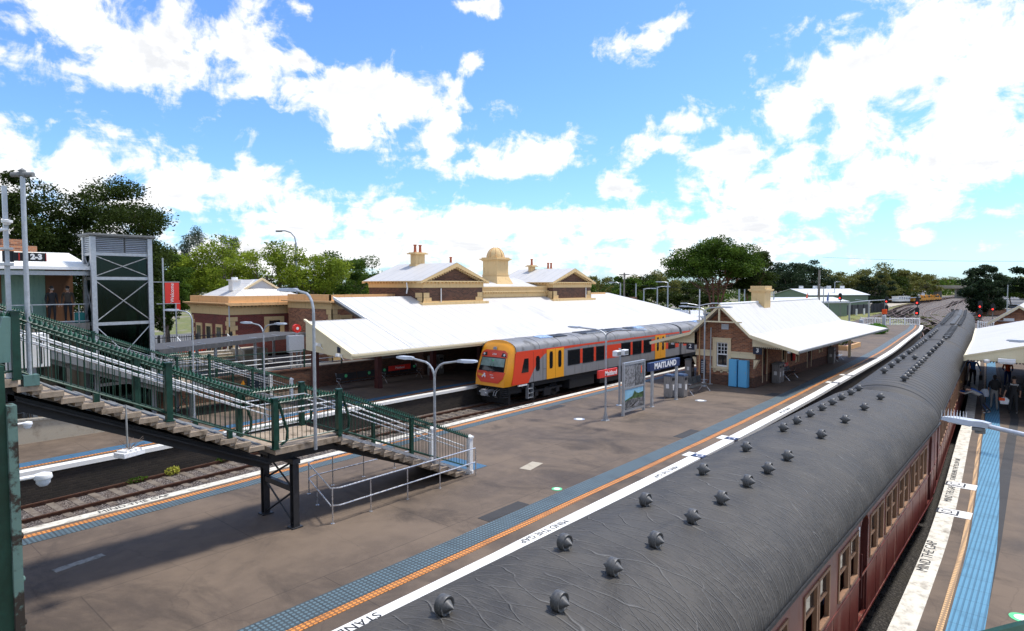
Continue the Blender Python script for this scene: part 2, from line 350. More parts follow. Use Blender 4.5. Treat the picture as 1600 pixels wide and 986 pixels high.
M['blue_cab'] = dirty('sky_blue_door_paint', (.115,.42,.68), (.08,.29,.46), .4, ns=2, lo=.62, hi=.9, amt=.05)
M['navy'] = simple('navy_enamel', (.020,.042,.13), .4)
M['navy_dark'] = simple('dark_navy_enamel', (.012,.018,.04), .4)
M['sign_red'] = simple('red_enamel', (.68,.035,.022), .4, 0, 8, .06)
M['orange_line'] = simple('orange_paint', (.75,.2,.03), .5)
M['poster_sky'] = simple('poster_sky_blue', (.25,.50,.66), .4, 0, 3, .15)
M['poster_dark'] = dirty('poster_photo_dark', (.05,.055,.06), (.22,.22,.22), .4, ns=8, lo=.45, hi=.6, streak=False)
M['poster_green'] = dirty('poster_photo_green', (.06,.13,.04), (.02,.04,.02), .4, ns=9, lo=.45, hi=.6, streak=False)
M['poster_grey'] = dirty('poster_photo_grey', (.30,.30,.31), (.12,.12,.12), .4, ns=10, lo=.42, hi=.6, streak=False)
M['bin'] = dirty('brushed_bin_steel', (.30,.29,.28), (.17,.15,.14), .45, .5, ns=3)
M['lid_blue'] = simple('bin_lid_blue', (.06,.10,.18), .4)
M['timber_red'] = dirty('dark_red_post_paint', (.075,.014,.012), (.04,.01,.01), .6)
M['soffit'] = simple('dark_board', (.10,.085,.07), .9)  # dark board colour of soffits, purlins and valance trim
M['timber'] = dirty('brown_timber', (.16,.07,.028), (.08,.035,.015), .6)
M['teal_wall'] = dirty('pale_green_board', (.25,.42,.34), (.17,.30,.25), .6, ns=2)
M['shed_green'] = dirty('sage_green_cladding', (.17,.225,.16), (.12,.16,.11), .7, ns=2)
M['darkfence'] = simple('dark_mesh_fence', (.028,.032,.042), .9)
M['lamp_red'] = simple('signal_red_lens', (1.0,.03,.02), .3, emit=3)
M['wood_pole'] = dirty('weathered_pole_timber', (.24,.215,.18), (.12,.10,.08), .9, ns=2)
M['bark'] = dirty('grey_bark', (.17,.13,.10), (.07,.05,.04), .95, ns=3)
M['bark_red'] = dirty('reddish_bark', (.22,.105,.065), (.10,.045,.03), .95, ns=3)
M['bark_pale'] = dirty('pale_gum_bark', (.38,.35,.29), (.20,.17,.13), .9, ns=2)
M['pink'] = simple('pink_paint', (.72,.05,.24), .35)
M['carwhite'] = simple('white_car_paint', (.70,.71,.72), .2)
M['carsilver'] = simple('silver_car_paint', (.36,.38,.41), .25, .5)
M['cardark'] = simple('dark_car_paint', (.06,.07,.09), .2)
M['tyre'] = simple('tyre_rubber', (.02,.02,.02), .9)
M['machine'] = dirty('machine_yellow', (.66,.30,.03), (.30,.15,.04), .5, ns=1)
M['skin'] = simple('skin', (.48,.27,.18), .6, 0, 20, .08)
M['hair_dark'] = simple('dark_hair', (.022,.016,.013), .7)
M['hair_blond'] = simple('blond_hair', (.42,.22,.08), .7)
for k, c in dict(c_black=(.024,.024,.026), c_navy=(.02,.05,.16), c_blue=(.03,.09,.30), c_orange=(.85,.10,.02), c_grey=(.30,.29,.27), c_pale=(.45,.47,.52), c_brown=(.06,.05,.04), c_shirt=(.30,.40,.65), c_mid=(.04,.13,.36), c_white=(.75,.75,.74), c_shoe=(.35,.33,.32), c_teal=(.03,.22,.2)).items():
    M[k] = simple('cloth_'+k[2:], c, .9, 0, 20, .18)
def m_leaf(name, a, b, c3=None, tr=.35):
    s = NT(name); p = s.wpos()
    n = s.noise(.55, 4, .6, p); f = s.noise(6.0, 2, .6, p)
    c = s.mix(s.rng(s.math('ADD', s.math('MULTIPLY', n, .55), s.math('MULTIPLY', f, .45)), .36, .64), a, b)
    if c3: c = s.mix(s.rng(s.noise(1.2, 3, .5, p), .60, .74, 0, .8), c, c3)
    s.col(c); s.rough(.6); s.b.inputs['Specular IOR Level'].default_value = .12
    tn = s.n('ShaderNodeBsdfTranslucent'); s.l(s.b.inputs['Base Color'].links[0].from_socket, tn.inputs[0])
    ms = s.n('ShaderNodeMixShader'); ms.inputs[0].default_value = tr
    s.l(s.b.outputs[0], ms.inputs[1]); s.l(tn.outputs[0], ms.inputs[2]); s.l(ms.outputs[0], s.out.inputs[0])
    return s.m
M['leaf_dark'] = m_leaf('dark_leaves', (.016,.030,.006), (.058,.085,.014))
M['leaf_light'] = m_leaf('light_leaves', (.11,.17,.015), (.30,.37,.035), (.36,.36,.06))
M['leaf_mid'] = m_leaf('mid_leaves', (.030,.068,.009), (.105,.17,.020))
M['leaf_olive'] = m_leaf('olive_leaves', (.065,.080,.020), (.21,.205,.055))
M['leaf_blue'] = m_leaf('grey_green_needles', (.035,.055,.034), (.085,.115,.075))
M['leaf_black'] = m_leaf('blackish_leaves', (.014,.027,.014), (.035,.060,.024))
M['leaf_bush'] = m_leaf('bright_leaves', (.05,.15,.015), (.16,.32,.04))
M['leaf_yellow'] = m_leaf('yellow_leaves', (.30,.33,.04), (.52,.50,.10))

# ------------------------------------------------------------------ mesh helpers
WL = {}                       # world location each thing's meshes are written relative to (None = written locally)
class MB:
    def __init__(s): s.v = []; s.f = []; s.m = []; s.mi = 0
    def add(s, vs, fs):
        b = len(s.v); s.v += [tuple(v) for v in vs]; s.f += [tuple(b+i for i in f) for f in fs]; s.m += [s.mi]*len(fs); return s
    def box(s, x0, x1, y0, y1, z0, z1):
        if x0 > x1: x0, x1 = x1, x0
        if y0 > y1: y0, y1 = y1, y0
        if z0 > z1: z0, z1 = z1, z0
        return s.add([(x0,y0,z0),(x1,y0,z0),(x1,y1,z0),(x0,y1,z0),(x0,y0,z1),(x1,y0,z1),(x1,y1,z1),(x0,y1,z1)],
                     [(0,3,2,1),(4,5,6,7),(0,1,5,4),(1,2,6,5),(2,3,7,6),(3,0,4,7)])
    def obox(s, c, size, rot=0.0, tilt=None):
        m = Matrix.Rotation(rot, 3, 'Z')
        if tilt: m = m @ Matrix.Rotation(tilt[1], 3, tilt[0])
        vs = []
        for dz in (-.5,.5):
            for dx, dy in ((-.5,-.5),(.5,-.5),(.5,.5),(-.5,.5)):
                p = m @ Vector((dx*size[0], dy*size[1], dz*size[2])); vs.append((c[0]+p.x, c[1]+p.y, c[2]+p.z))
        return s.add(vs, [(0,3,2,1),(4,5,6,7),(0,1,5,4),(1,2,6,5),(2,3,7,6),(3,0,4,7)])
    def cyl(s, a, b, r, n=8, r2=None, cap=True):
        a = Vector(a); b = Vector(b); d = (b-a)
        if d.length < 1e-6: return s
        d.normalize(); u = d.orthogonal().normalized(); w = d.cross(u); r2 = r if r2 is None else r2
        vs = []
        for p, q in ((a, r), (b, r2)):
            for i in range(n):
                t = 2*math.pi*i/n+math.pi/n; vs.append(p+u*(math.cos(t)*q)+w*(math.sin(t)*q))
        fs = [(i, (i+1) % n, n+(i+1) % n, n+i) for i in range(n)]
        if cap: fs += [tuple(range(n))[::-1], tuple(range(n, 2*n))]
        return s.add(vs, fs)
    def tube(s, pts, r, n=8):
        pts = [Vector(p) for p in pts]; rs = r if isinstance(r, (list, tuple)) else [r]*len(pts)
        vs = []; u = None
        for i, p in enumerate(pts):
            d = (pts[min(i+1, len(pts)-1)]-pts[max(i-1, 0)]).normalized()
            u = (d.orthogonal() if u is None else (u-d*u.dot(d))).normalized(); w = d.cross(u)
            for k in range(n):
                t = 2*math.pi*k/n; vs.append(p+u*(math.cos(t)*rs[i])+w*(math.sin(t)*rs[i]))
        fs = [(i*n+k, i*n+(k+1) % n, (i+1)*n+(k+1) % n, (i+1)*n+k) for i in range(len(pts)-1) for k in range(n)]
        fs += [tuple(range(n))[::-1], tuple(range((len(pts)-1)*n, len(pts)*n))]
        return s.add(vs, fs)
    def lathe(s, prof, o=(0,0,0), axis='z', n=14):
        vs = []
        for r, h in prof:
            for k in range(n):
                t = 2*math.pi*k/n; a, b = r*math.cos(t), r*math.sin(t)
                vs.append({'z': (o[0]+a, o[1]+b, o[2]+h), 'x': (o[0]+h, o[1]+a, o[2]+b), 'y': (o[0]+a, o[1]+h, o[2]+b)}[axis])
        fs = [(i*n+k, i*n+(k+1) % n, (i+1)*n+(k+1) % n, (i+1)*n+k) for i in range(len(prof)-1) for k in range(n)]
        fs += [tuple(range(n))[::-1], tuple(range((len(prof)-1)*n, len(prof)*n))]
        return s.add(vs, fs)
    def prism(s, poly, axis, a, b):
        # poly: list of 2d points; axis 'z': (x,y), 'x': (y,z), 'y': (x,z)
        f = {'z': lambda p, h: (p[0], p[1], h), 'x': lambda p, h: (h, p[0], p[1]), 'y': lambda p, h: (p[0], h, p[1])}[axis]
        n = len(poly); vs = [f(p, a) for p in poly]+[f(p, b) for p in poly]
        fs = [tuple(range(n))[::-1], tuple(range(n, 2*n))]+[(i, (i+1) % n, n+(i+1) % n, n+i) for i in range(n)]
        return s.add(vs, fs)
    def slab(s, pts, t):
        # a sheet through pts (a planar polygon) given thickness t below it
        n = len(pts); vs = [tuple(p) for p in pts]+[(p[0], p[1], p[2]-t) for p in pts]
        return s.add(vs, [tuple(range(n)), tuple(range(n, 2*n))[::-1]]+[(i, n+i, n+(i+1) % n, (i+1) % n) for i in range(n)])
    def ribbon(s, pts, w0, w1, z0, z1):
        # a band that follows the polyline pts, from offset w0 to w1 on its left, between heights z0 and z1
        n = len(pts); vs = []
        for i, p in enumerate(pts):
            a = pts[max(i-1, 0)]; b = pts[min(i+1, n-1)]; dx, dy = b[0]-a[0], b[1]-a[1]; L = math.hypot(dx, dy); nx, ny = -dy/L, dx/L
            for w in (w0, w1):
                for z in (z0, z1): vs.append((p[0]+nx*w, p[1]+ny*w, z))
        fs = []
        for i in range(n-1):
            a, b = i*4, i*4+4
            fs += [(a+1, b+1, b+3, a+3), (a, a+2, b+2, b), (a, b, b+1, a+1), (a+2, a+3, b+3, b+2)]
        fs += [(0, 1, 3, 2), ((n-1)*4, (n-1)*4+2, (n-1)*4+3, (n-1)*4+1)]
        return s.add(vs, fs)
    def build(s, name, mats, parent=None, smooth=False, bevel=0.0):
        me = bpy.data.meshes.new(name)
        off = WL.get(parent.name) if parent is not None else None
        vs = s.v if not off else [(x-off[0], y-off[1], z-off[2]) for x, y, z in s.v]
        me.from_pydata(vs, [], s.f)
        for m in (mats if isinstance(mats, (list, tuple)) else [mats]): me.materials.append(M[m] if isinstance(m, str) else m)
        if any(s.m): me.polygons.foreach_set('material_index', s.m)
        bm = bmesh.new(); bm.from_mesh(me); bmesh.ops.recalc_face_normals(bm, faces=bm.faces); bm.to_mesh(me); bm.free()
        if smooth:
            me.polygons.foreach_set('use_smooth', [True]*len(me.polygons))
            if smooth != 2:
                me.set_sharp_from_angle(angle=R(40))
        o = bpy.data.objects.new(name, me); COL.objects.link(o)
        if parent is not None:
            o.parent = parent
            if parent.name in WL: WL[o.name] = WL[parent.name]
        if bevel:
            b = o.modifiers.new('bevel', 'BEVEL'); b.width = bevel; b.segments = 2; b.limit_method = 'ANGLE'
        return o
def thing(name, label, cat, loc=(0,0,0), rotz=0.0, group=None, local=False):
    o = bpy.data.objects.new(name, None); COL.objects.link(o); o.empty_display_size = .2
    o.location = loc; o.rotation_euler = (0,0,rotz); o['label'] = label; o['category'] = cat
    if group: o['group'] = group
    WL[o.name] = None if (local or rotz) else tuple(loc)
    return o
def tag(o, label=None, cat=None, group=None, kind=None):
    if label: o['label'] = label
    if cat: o['category'] = cat
    if group: o['group'] = group
    if kind: o['kind'] = kind
    return o
def struct(name, mb, mat, parent=None, **k):
    return tag(mb.build(name, mat, parent, **k), kind='structure')
def dup(root, loc, rotz=0.0, label=None, group=None):
    def cp(o, par):
        c = o.copy(); COL.objects.link(c); c.parent = par
        for ch in o.children: cp(ch, c)
        return c
    r = cp(root, None); r.location = loc; r.rotation_euler = (0,0,rotz)
    if label: r['label'] = label
    if group: r['group'] = group
    return r
def text(s, size, origin, right, upv, mat, parent, name='lettering', extrude=.004, align='CENTER', bold=0.0, kind=None, sx=1.0):
    c = bpy.data.curves.new(name, 'FONT'); c.body = s; c.size = size; c.extrude = extrude; c.align_x = align; c.align_y = 'CENTER'; c.offset = bold
    t = bpy.data.objects.new('tmp_text', c); COL.objects.link(t)
    me = bpy.data.meshes.new_from_object(t.evaluated_get(bpy.context.evaluated_depsgraph_get()))
    bpy.data.objects.remove(t)
    r = Vector(right).normalized(); u = Vector(upv).normalized(); n = r.cross(u)
    off = WL.get(parent.name) if parent is not None else None
    org = Vector(origin)-(Vector(off) if off else Vector((0,0,0)))
    r = r*sx
    me.transform(Matrix(((r.x,u.x,n.x,org.x),(r.y,u.y,n.y,org.y),(r.z,u.z,n.z,org.z),(0,0,0,1))))
    me.materials.clear(); me.materials.append(M[mat]); me.name = name
    o = bpy.data.objects.new(name, me); COL.objects.link(o)
    if parent is not None:
        o.parent = parent
        if parent.name in WL: WL[o.name] = WL[parent.name]
    if kind: o['kind'] = kind
    return o
def smoothpath(pts, step=2.0):
    # Catmull-Rom through 2d points
    out = []; P = [pts[0]]+list(pts)+[pts[-1]]
    for i in range(1, len(P)-2):
        p0, p1, p2, p3 = P[i-1], P[i], P[i+1], P[i+2]
        n = max(1, int(math.hypot(p2[0]-p1[0], p2[1]-p1[1])/step))
        for k in range(n):
            t = k/n
            out.append(tuple(.5*((2*p1[j])+(-p0[j]+p2[j])*t+(2*p0[j]-5*p1[j]+4*p2[j]-p3[j])*t*t+(-p0[j]+3*p1[j]-3*p2[j]+p3[j])*t**3) for j in (0,1)))
    out.append(tuple(pts[-1])); return out
# ================================================================== THE SETTING
GZ = -1.15
g = MB(); g.box(-1500, 4000, -2500, 3000, GZ-.6, GZ-.02); struct('ground', g, 'ground')
E3 = smoothpath([(-12,9.2),(8,9.2),(13,9.3),(25,9.5),(37,9.88),(42,10.1),(51,10.45),(60,10.83),(69,11.32),(83,12.37),(103,13.9),(114,15.2)], 1.5)
E2 = smoothpath([(-12,19.0),(0,19.5),(6,19.7),(15,20.15),(27,20.6),(45,21.0),(85,21.8),(109,22.9)], 2)
E1 = smoothpath([(-12,24.9),(0,25.4),(8,25.75),(15,26.25),(20,26.6),(30,26.8),(61,26.85),(75,27.1)], 2)
E4 = smoothpath([(-12,2.0),(0,2.0),(14.7,2.12),(21,2.3),(30.5,2.8),(38,3.2),(62.7,4.8),(80,6.1),(108,8.9)], 1.5)
def area(poly, z0, z1): m = MB(); m.prism(poly, 'z', z0, z1); return m
# island platform between tracks 2 and 3
PT = WPL = None
def edged(E, side, name, white, bands, worn_depth=.42, face='brick_face', thick=.16):
    pass
poly = [(x,y+.02) for x,y in E3]+[(x,y-.02) for x,y in E2[::-1]]
def inset(E, d):
    out = []
    for i, p in enumerate(E):
        a = E[max(i-1,0)]; b = E[min(i+1,len(E)-1)]; dx, dy = b[0]-a[0], b[1]-a[1]; L = math.hypot(dx, dy)
        out.append((p[0]-dy/L*d, p[1]+dx/L*d))
    return out
def platform(name, Ea, Eb, da, db, mat):
    # Ea: edge with the platform on its left, Eb: edge with the platform on its right (or a plain boundary)
    a = inset(Ea, da) if da else Ea; b = inset(Eb, -db) if db else Eb
    return struct(name, area(a+b[::-1], -.30, 0.0), mat)
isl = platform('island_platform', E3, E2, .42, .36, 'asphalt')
def coping(E, w0, w1, mat, parent, z1=.012):
    m = MB(); m.ribbon(E, w0, w1, -.14, z1); return struct('platform_coping', m, mat, parent)
def face(E, w0, w1, mat, parent):
    m = MB(); m.ribbon(E, w0, w1, GZ-.3, -.14); return struct('platform_face', m, mat, parent)
def band(E, w0, w1, mat, parent, name='tactile_paving', z1=.010):
    m = MB(); m.ribbon(E, w0, w1, -.05, z1); return struct(name, m, mat, parent)
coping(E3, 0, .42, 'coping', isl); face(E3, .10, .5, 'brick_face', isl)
band(E3, .85, 1.05, 'tact_orange', isl); band(E3, 1.07, 1.72, 'tact_blue', isl)
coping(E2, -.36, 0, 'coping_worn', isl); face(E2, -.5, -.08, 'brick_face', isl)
band(E2, -.74, -.52, 'tact_orange', isl); band(E2, -1.22, -.76, 'tact_blue', isl)
m = MB(); m.prism([E3[-1], E2[-1], (E2[-1][0]+.3, E2[-1][1]), (E3[-1][0]+.3, E3[-1][1])], 'z', GZ-.3, -.02); struct('platform_face', m, 'brick_face', isl)
# bright blue tactile square at the foot of the stairs
m = MB(); m.box(14.75, 15.55, 14.55, 16.15, -.05, .010); struct('tactile_paving', m, 'tact_blue2', isl)
# platform 1
YB = 38.0
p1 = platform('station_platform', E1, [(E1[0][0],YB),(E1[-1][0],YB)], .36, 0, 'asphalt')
coping(E1, 0, .36, 'coping', p1); face(E1, .08, .5, 'brick_face', p1)
band(E1, .62, .76, 'tact_orange', p1); band(E1, .78, 1.40, 'tact_blue2', p1)
# platform 4
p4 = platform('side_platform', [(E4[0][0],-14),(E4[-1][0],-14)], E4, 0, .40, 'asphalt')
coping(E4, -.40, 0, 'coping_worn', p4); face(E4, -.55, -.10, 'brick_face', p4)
band(E4, -.76, -.66, 'tact_yellow', p4); band(E4, -.80, -1.34, 'tact_blue4', p4)
m = MB(); m.ribbon([(6,.9),(19,.96),(37,1.25),(60,3.0)], -.16, .14, -.05, .006); struct('cable_trench_cover', m, 'bitumen', p4)
# painted words on the copings
def ptxt(s, size, x, y, parent, right=(1,0,0), upv=(0,1,0), mat='black', z=.016):
    t = text(s, size, (x,y,z), right, upv, mat, parent, 'painted_lettering', .0015, kind='structure')
ptxt('STAND BEHIND', .30, 6.05, 9.45, isl, (-1,0,0), (0,-1,0))
ptxt('MIND THE GAP', .27, 12.3, 9.54, isl, (-1,.01,0), (0,-1,0))
ptxt('MIND THE GAP', .23, 18.9, 9.58, isl, (-1,0,0), (0,-1,0))
ptxt('MIND THE GAP', .23, 32.0, 9.92, isl, (-1,-.03,0), (.03,-1,0))
ptxt('MIND THE GAP', .27, 6.3, 19.55, isl, (1,.05,0), (-.05,1,0))
ptxt('MIND THE GAP', .25, 24.5, 20.33, isl, (1,.03,0), (-.03,1,0))
ptxt('MIND THE GAP', .25, 33.5, 20.60, isl, (1,.02,0), (-.02,1,0))
ptxt('MIND THE GAP', .30, 16.9, 2.02, p4, (1,.03,0), (-.03,1,0))
ptxt('MIND THE GAP', .26, 22.4, 2.18, p4, (1,.04,0), (-.04,1,0))
ptxt('STAND BEHIND THE YELLOW LINE', .20, 25.6, 2.36, p4, (1,.05,0), (-.05,1,0))
ptxt('MIND THE GAP', .25, 11.0, 25.7, p1, (1,.06,0), (-.06,1,0))
def marker(ch, x, y, sgn, parent, rot=0):
    m = MB(); m.obox((x,y+sgn*.36,.010), (.62,.66,.012), rot); struct('marker_panel', m, 'coping', parent)
    m = MB(); m.obox((x,y+sgn*.16,.020), (.44,.50,.006), rot); struct('marker_panel', m, 'black', parent)
    m = MB(); m.obox((x,y+sgn*.16,.024), (.34,.40,.006), rot); struct('marker_panel', m, 'coping' if sgn < 0 else 'navy', parent)
    t = text(ch, .36, (x,y+sgn*.16,.029), (-sgn*1.0,0,0), (0,-sgn*1.0,0), 'black' if sgn < 0 else 'white_clean', parent, 'painted_lettering', .0015, kind='structure')
marker('C', 24.75, 9.52, 1, isl); marker('D', 21.45, 9.42, 1, isl); marker('E', 43.3, 10.2, 1, isl); marker('F', 47.5, 10.4, 1, isl)
marker('D', 20.55, 2.20, -1, p4); marker('C', 23.55, 2.32, -1, p4)
# covers, patches and stickers let into the asphalt
m = MB(); m.obox((16.54,13.41,.004), (.95,.42,.008), .2); tag(m.build('access_cover', 'concrete_light'), 'pale rectangular concrete pit cover set in the island platform asphalt', 'pit cover')
def patch(x, y, sx_, sy_, r, lab):
    m = MB(); m.obox((x,y,.003), (sx_,sy_,.008), r); struct('asphalt_patch', m, 'bitumen', isl)
patch(12.7,11.25,1.7,.42,.02,''); patch(24.4,11.45,1.7,.42,.02,''); patch(25.3,19.0,1.5,.40,.03,''); patch(36.3,11.9,1.3,.5,0,'')
def disc(name, mat, x, y, r, lab, cat, ring=None, parent=None):
    t = thing(name, lab, cat, (x,y,0))
    m = MB(); m.lathe([(0,.0),(r,.0),(r,.008),(0,.009)], (x,y,0), n=24); m.build('disc', mat, t)
    if ring:
        m = MB(); m.lathe([(0,.009),(r*.62,.009),(r*.62,.012),(0,.012)], (x,y,0), n=20); m.build('centre', ring, t)
    return t
M['st_green'] = simple('sticker_green', (.10,.55,.22), .5)
disc('floor_sticker','st_green',15.15,10.93+.35,.16,'round green and white floor sticker beside the blue tactile strip','sticker','white_clean')
disc('floor_sticker','st_green',14.85,.28,.20,'round pale green floor sticker on the asphalt right of the blue strip','sticker','white_clean')
disc('pit_cover','galv',23.82,16.47,.26,'round steel pit cover left of the lamp post with the red sign','pit cover','white')
disc('pit_cover','galv',31.93,14.21,.30,'round steel pit cover in front of the bins and bench','pit cover','white')
m = MB(); m.obox((4.1,16.3,.004), (1.0,.22,.008), .15); struct('asphalt_patch', m, 'concrete', isl)
m = MB(); m.box(2.2,2.55,11.6,14.0,-.05,.16); tag(m.build('concrete_kerb','concrete'),'low weathered concrete kerb on the platform at the bridge foot','kerb')

# ------------------------------------------------------------------ tracks
def track(name, pts, sleeper='sleeper', step=.62, near=True, rw=1.0, gauge=1.435, bed='ballast', parent=None, width=3.6, z=-1.0, hi=True):
    P = smoothpath(pts, 2.0 if hi else 6.0)
    m = MB(); m.ribbon(P, -width/2, width/2, GZ-.35, GZ+.02+(.0 if hi else .01)); tb = struct(name, m, bed)
    for s_ in (-1, 1):
        c = s_*(gauge/2+.035)
        m = MB(); m.ribbon(P, c-.035*rw, c+.035*rw, z-.035, z-.002); m.ribbon(P, c-.012*rw, c+.012*rw, z-.13, z-.035); m.ribbon(P, c-.07*rw, c+.07*rw, z-.16, z-.13)
        m.mi = 1; m.ribbon(P, c-.028*rw, c+.028*rw, z-.003, z)
        struct('rail', m, ['rail','railtop'], tb)
    # sleepers
    m = MB(); L = 0; i = 0; pos = step/2; acc = 0
    for a, b in zip(P[:-1], P[1:]):
        d = math.hypot(b[0]-a[0], b[1]-a[1]); ang = math.atan2(b[1]-a[1], b[0]-a[0])
        while pos <= acc+d:
            t = (pos-acc)/d; x, y = a[0]+(b[0]-a[0])*t, a[1]+(b[1]-a[1])*t
            m.obox((x,y,z-.178), (.23,2.4,.12), ang+rnd.uniform(-.01,.01)); pos += step
        acc += d
    struct('sleepers', m, sleeper, tb)
    return tb
T1 = [(-12,23.4),(0,24.25),(5,24.55),(10,24.9),(15,25.2),(22,25.3),(60,25.3),(85,25.6),(112,26.8),(140,28.4),(170,30.5),(200,33.2),(240,37),(310,42),(450,47),(620,46)]
def cut(T, x): return [p for p in T if p[0] <= x], [p for p in T if p[0] >= x]
a_, b_ = cut(T1, 112); track('main_track', a_); track('far_track', b_, 'sleeper_dark', step=1.3, hi=False, rw=1.7)
T3 = [(-12,4.09),(22,4.09),(44.8,5.28),(61.8,6.43),(80.4,7.73),(100,9.35),(112,10.6),(135,14.5),(158,19.5),(185,24.0),(215,26.5),(260,28.5),(330,32),(450,38),(620,42)]
a_, b_ = cut(T3, 100); track('train_track', a_, 'sleeper_dark', bed='ballast_dark'); track('far_track', b_, 'sleeper_dark', step=1.3, hi=False, rw=1.7)
TM = [(-12,7.6),(22,7.65),(44.7,8.6),(61.6,9.4),(80.1,10.5),(100,12.5),(112,14.2),(128,17.6),(150,23.5),(180,31.0),(230,39),(310,44)]
a_, b_ = cut(TM, 100); track('middle_track', a_, 'sleeper_dark', bed='ballast_dark'); track('far_track', b_, 'sleeper_dark', step=1.3, hi=False, rw=1.7)
far = [[(100,22.0),(112,22.9),(140,24.5),(170,26.7),(200,29.3),(240,33.2),(310,38.6),(450,44),(620,43)],
       [(118,19.5),(130,18.2),(142,18.6),(165,24),(190,29.5),(240,35)],
       [(100,12.8),(118,15.0),(140,15.5),(160,13.8),(190,13.0),(230,16.5),(290,25),(400,34),(620,40)],
       [(150,12),(180,16.5),(215,22),(270,27),(340,33)],
       [(240,40),(330,42),(450,44.5),(620,44)],
       [(135,8),(160,12),(195,18),(230,22)]]
for q in far: track('branch_track', q, 'sleeper_dark', step=1.3, hi=False, width=3.4, rw=1.7)
# ballast spread between the rails of the yard and by the platform
m = MB(); m.prism([(-14,20.0),(-14,26.5),(20,28.0),(62,28.2),(110,30),(150,36),(240,50),(450,58),(700,56),(700,34),(330,24),(200,8),(150,6),(108,8),(62,4),(20,0),(-14,0)], 'z', GZ-.3, GZ+.012)
struct('ballast', m, 'ballast')
# loose stones by the near rails
def stones(name, boxes, n, mat, s0, s1, seed):
    r = np.random.RandomState(seed); V = []; F = []
    areas = np.array([(b[1]-b[0])*(b[3]-b[2]) for b in boxes]); pick = r.choice(len(boxes), n, p=areas/areas.sum())
    base = np.array([(1,0,-.35),(-.5,.87,-.35),(-.5,-.87,-.35),(0,0,.8),(.6,.5,.35),(-.7,.1,.4)])
    fs = [(0,1,4),(1,5,4),(1,2,5),(2,0,4),(2,4,5),(0,2,1)]
    for k in range(n):
        b = boxes[pick[k]]; s = r.uniform(s0, s1); a = r.uniform(0, 6.28); ca, sa = math.cos(a), math.sin(a)
        x = r.uniform(b[0], b[1]); y = r.uniform(b[2], b[3])+ (b[4]*(x-b[0]) if len(b) > 4 else 0)
        P = base*s*r.uniform(.7, 1.3, (6,3)); i0 = len(V)
        for p in P: V.append((x+p[0]*ca-p[1]*sa, y+p[0]*sa+p[1]*ca, GZ+.02+p[2]*.8))
        F += [(i0+i, i0+j, i0+l) for i, j, l in fs]
    m = MB(); m.v = V; m.f = F; m.m = [0]*len(F)
    o = m.build(name, mat); tag(o, kind='stuff'); tag(o, 'loose grey ballast stones lying along the rails', 'stones'); return o
stones('loose_stones', [(2,16,22.7,23.9,.055),(2,30,24.1,25.0,.03),(16,30,23.0,24.3,.0),(2,20,25.5,25.9,.06)], 15000, 'ballast', .022, .05, 3)
# the narrow strip of dark rubble below platform 1 and weeds in it
def leafmass(name, mat, blobs, leaf, label, cat, kind=None, group=None, seed=1, up_bias=.3):
    r = np.random.RandomState(seed); V = []; F = []
    for (x,y,z,rx,ry,rz,n) in blobs:
        d = r.normal(size=(n,3)); d /= np.linalg.norm(d,axis=1)[:,None]; d *= r.uniform(.35,1,(n,1))**.5
        c = d*np.array([rx,ry,rz])+np.array([x,y,z])
        a = r.normal(size=(n,3)); a /= np.linalg.norm(a,axis=1)[:,None]
        b = r.normal(size=(n,3)); b -= a*(a*b).sum(1)[:,None]; b /= np.linalg.norm(b,axis=1)[:,None]
        s = leaf*r.uniform(.6,1.3,(n,1)); i0 = len(V)
        q = np.stack([c-a*s, c+b*s*.55, c+a*s, c-b*s*.55], 1).reshape(-1,3)
        V += [tuple(v) for v in q]; F += [(i0+4*k,i0+4*k+1,i0+4*k+2,i0+4*k+3) for k in range(n)]
    me = bpy.data.meshes.new(name); me.from_pydata(V, [], F); me.materials.append(M[mat])
    o = bpy.data.objects.new(name, me); COL.objects.link(o)
    return tag(o, label, cat, group, kind)
leafmass('weed', 'leaf_yellow', [(9.55,25.55,-.95,.28,.2,.16,160)], .06, 'bright yellow-green weed growing beside the far rail', 'weed', seed=2)
leafmass('weed', 'leaf_mid', [(8.3,25.5,-1.0,.4,.12,.10,120)], .05, 'dark green weed patch left of the yellow weed by the platform wall', 'weed', seed=3)
leafmass('weed', 'leaf_mid', [(11.6,25.75,-.95,.3,.12,.14,120)], .05, 'small green weed right of the yellow weed by the platform wall', 'weed', seed=4)
leafmass('trackside_grass', 'leaf_olive', [(112+rnd.uniform(0,75), rnd.uniform(12,40), GZ+.05, 1.2,1.0,.18,60) for _ in range(60)], .14, 'dry tufts of grass growing between the far tracks', 'grass', kind='stuff', seed=5)
# grass verge, road, car park
m = MB(); m.prism([(76,27.9),(112,29.1),(140,30.7),(170,32.9),(200,35.6),(240,39.6),(300,44),(300,70),(100,60),(76,50)], 'z', GZ-.3, GZ+.06); struct('grass_verge', m, 'grass')
m = MB(); m.prism([(112,17.4),(128,23.5),(145,26.5),(160,29.5),(160,25.5),(140,21),(124,16.8)], 'z', GZ-.3, GZ+.035); struct('grass_verge', m, 'grass')
m = MB(); m.prism([(-30,52),(-30,84),(62,84),(112,58),(100,46),(66,38),(62.5,38),(62.5,52)], 'z', GZ-.3, -.02); struct('road', m, 'road')
m = MB(); m.prism([(190,9.5),(300,24),(700,38),(700,-60),(190,-60)], 'z', GZ-.3, GZ+.03); struct('car_park', m, 'road')
m = MB(); m.prism([(330,53),(700,58),(700,90),(330,90)], 'z', GZ-.3, GZ+.04); struct('grass_verge', m, 'grass')
m = MB(); m.prism([(215,38.5),(250,42.0),(345,47),(345,66),(215,50)], 'z', GZ-.3, GZ+.09); struct('yard', m, 'concrete_light')
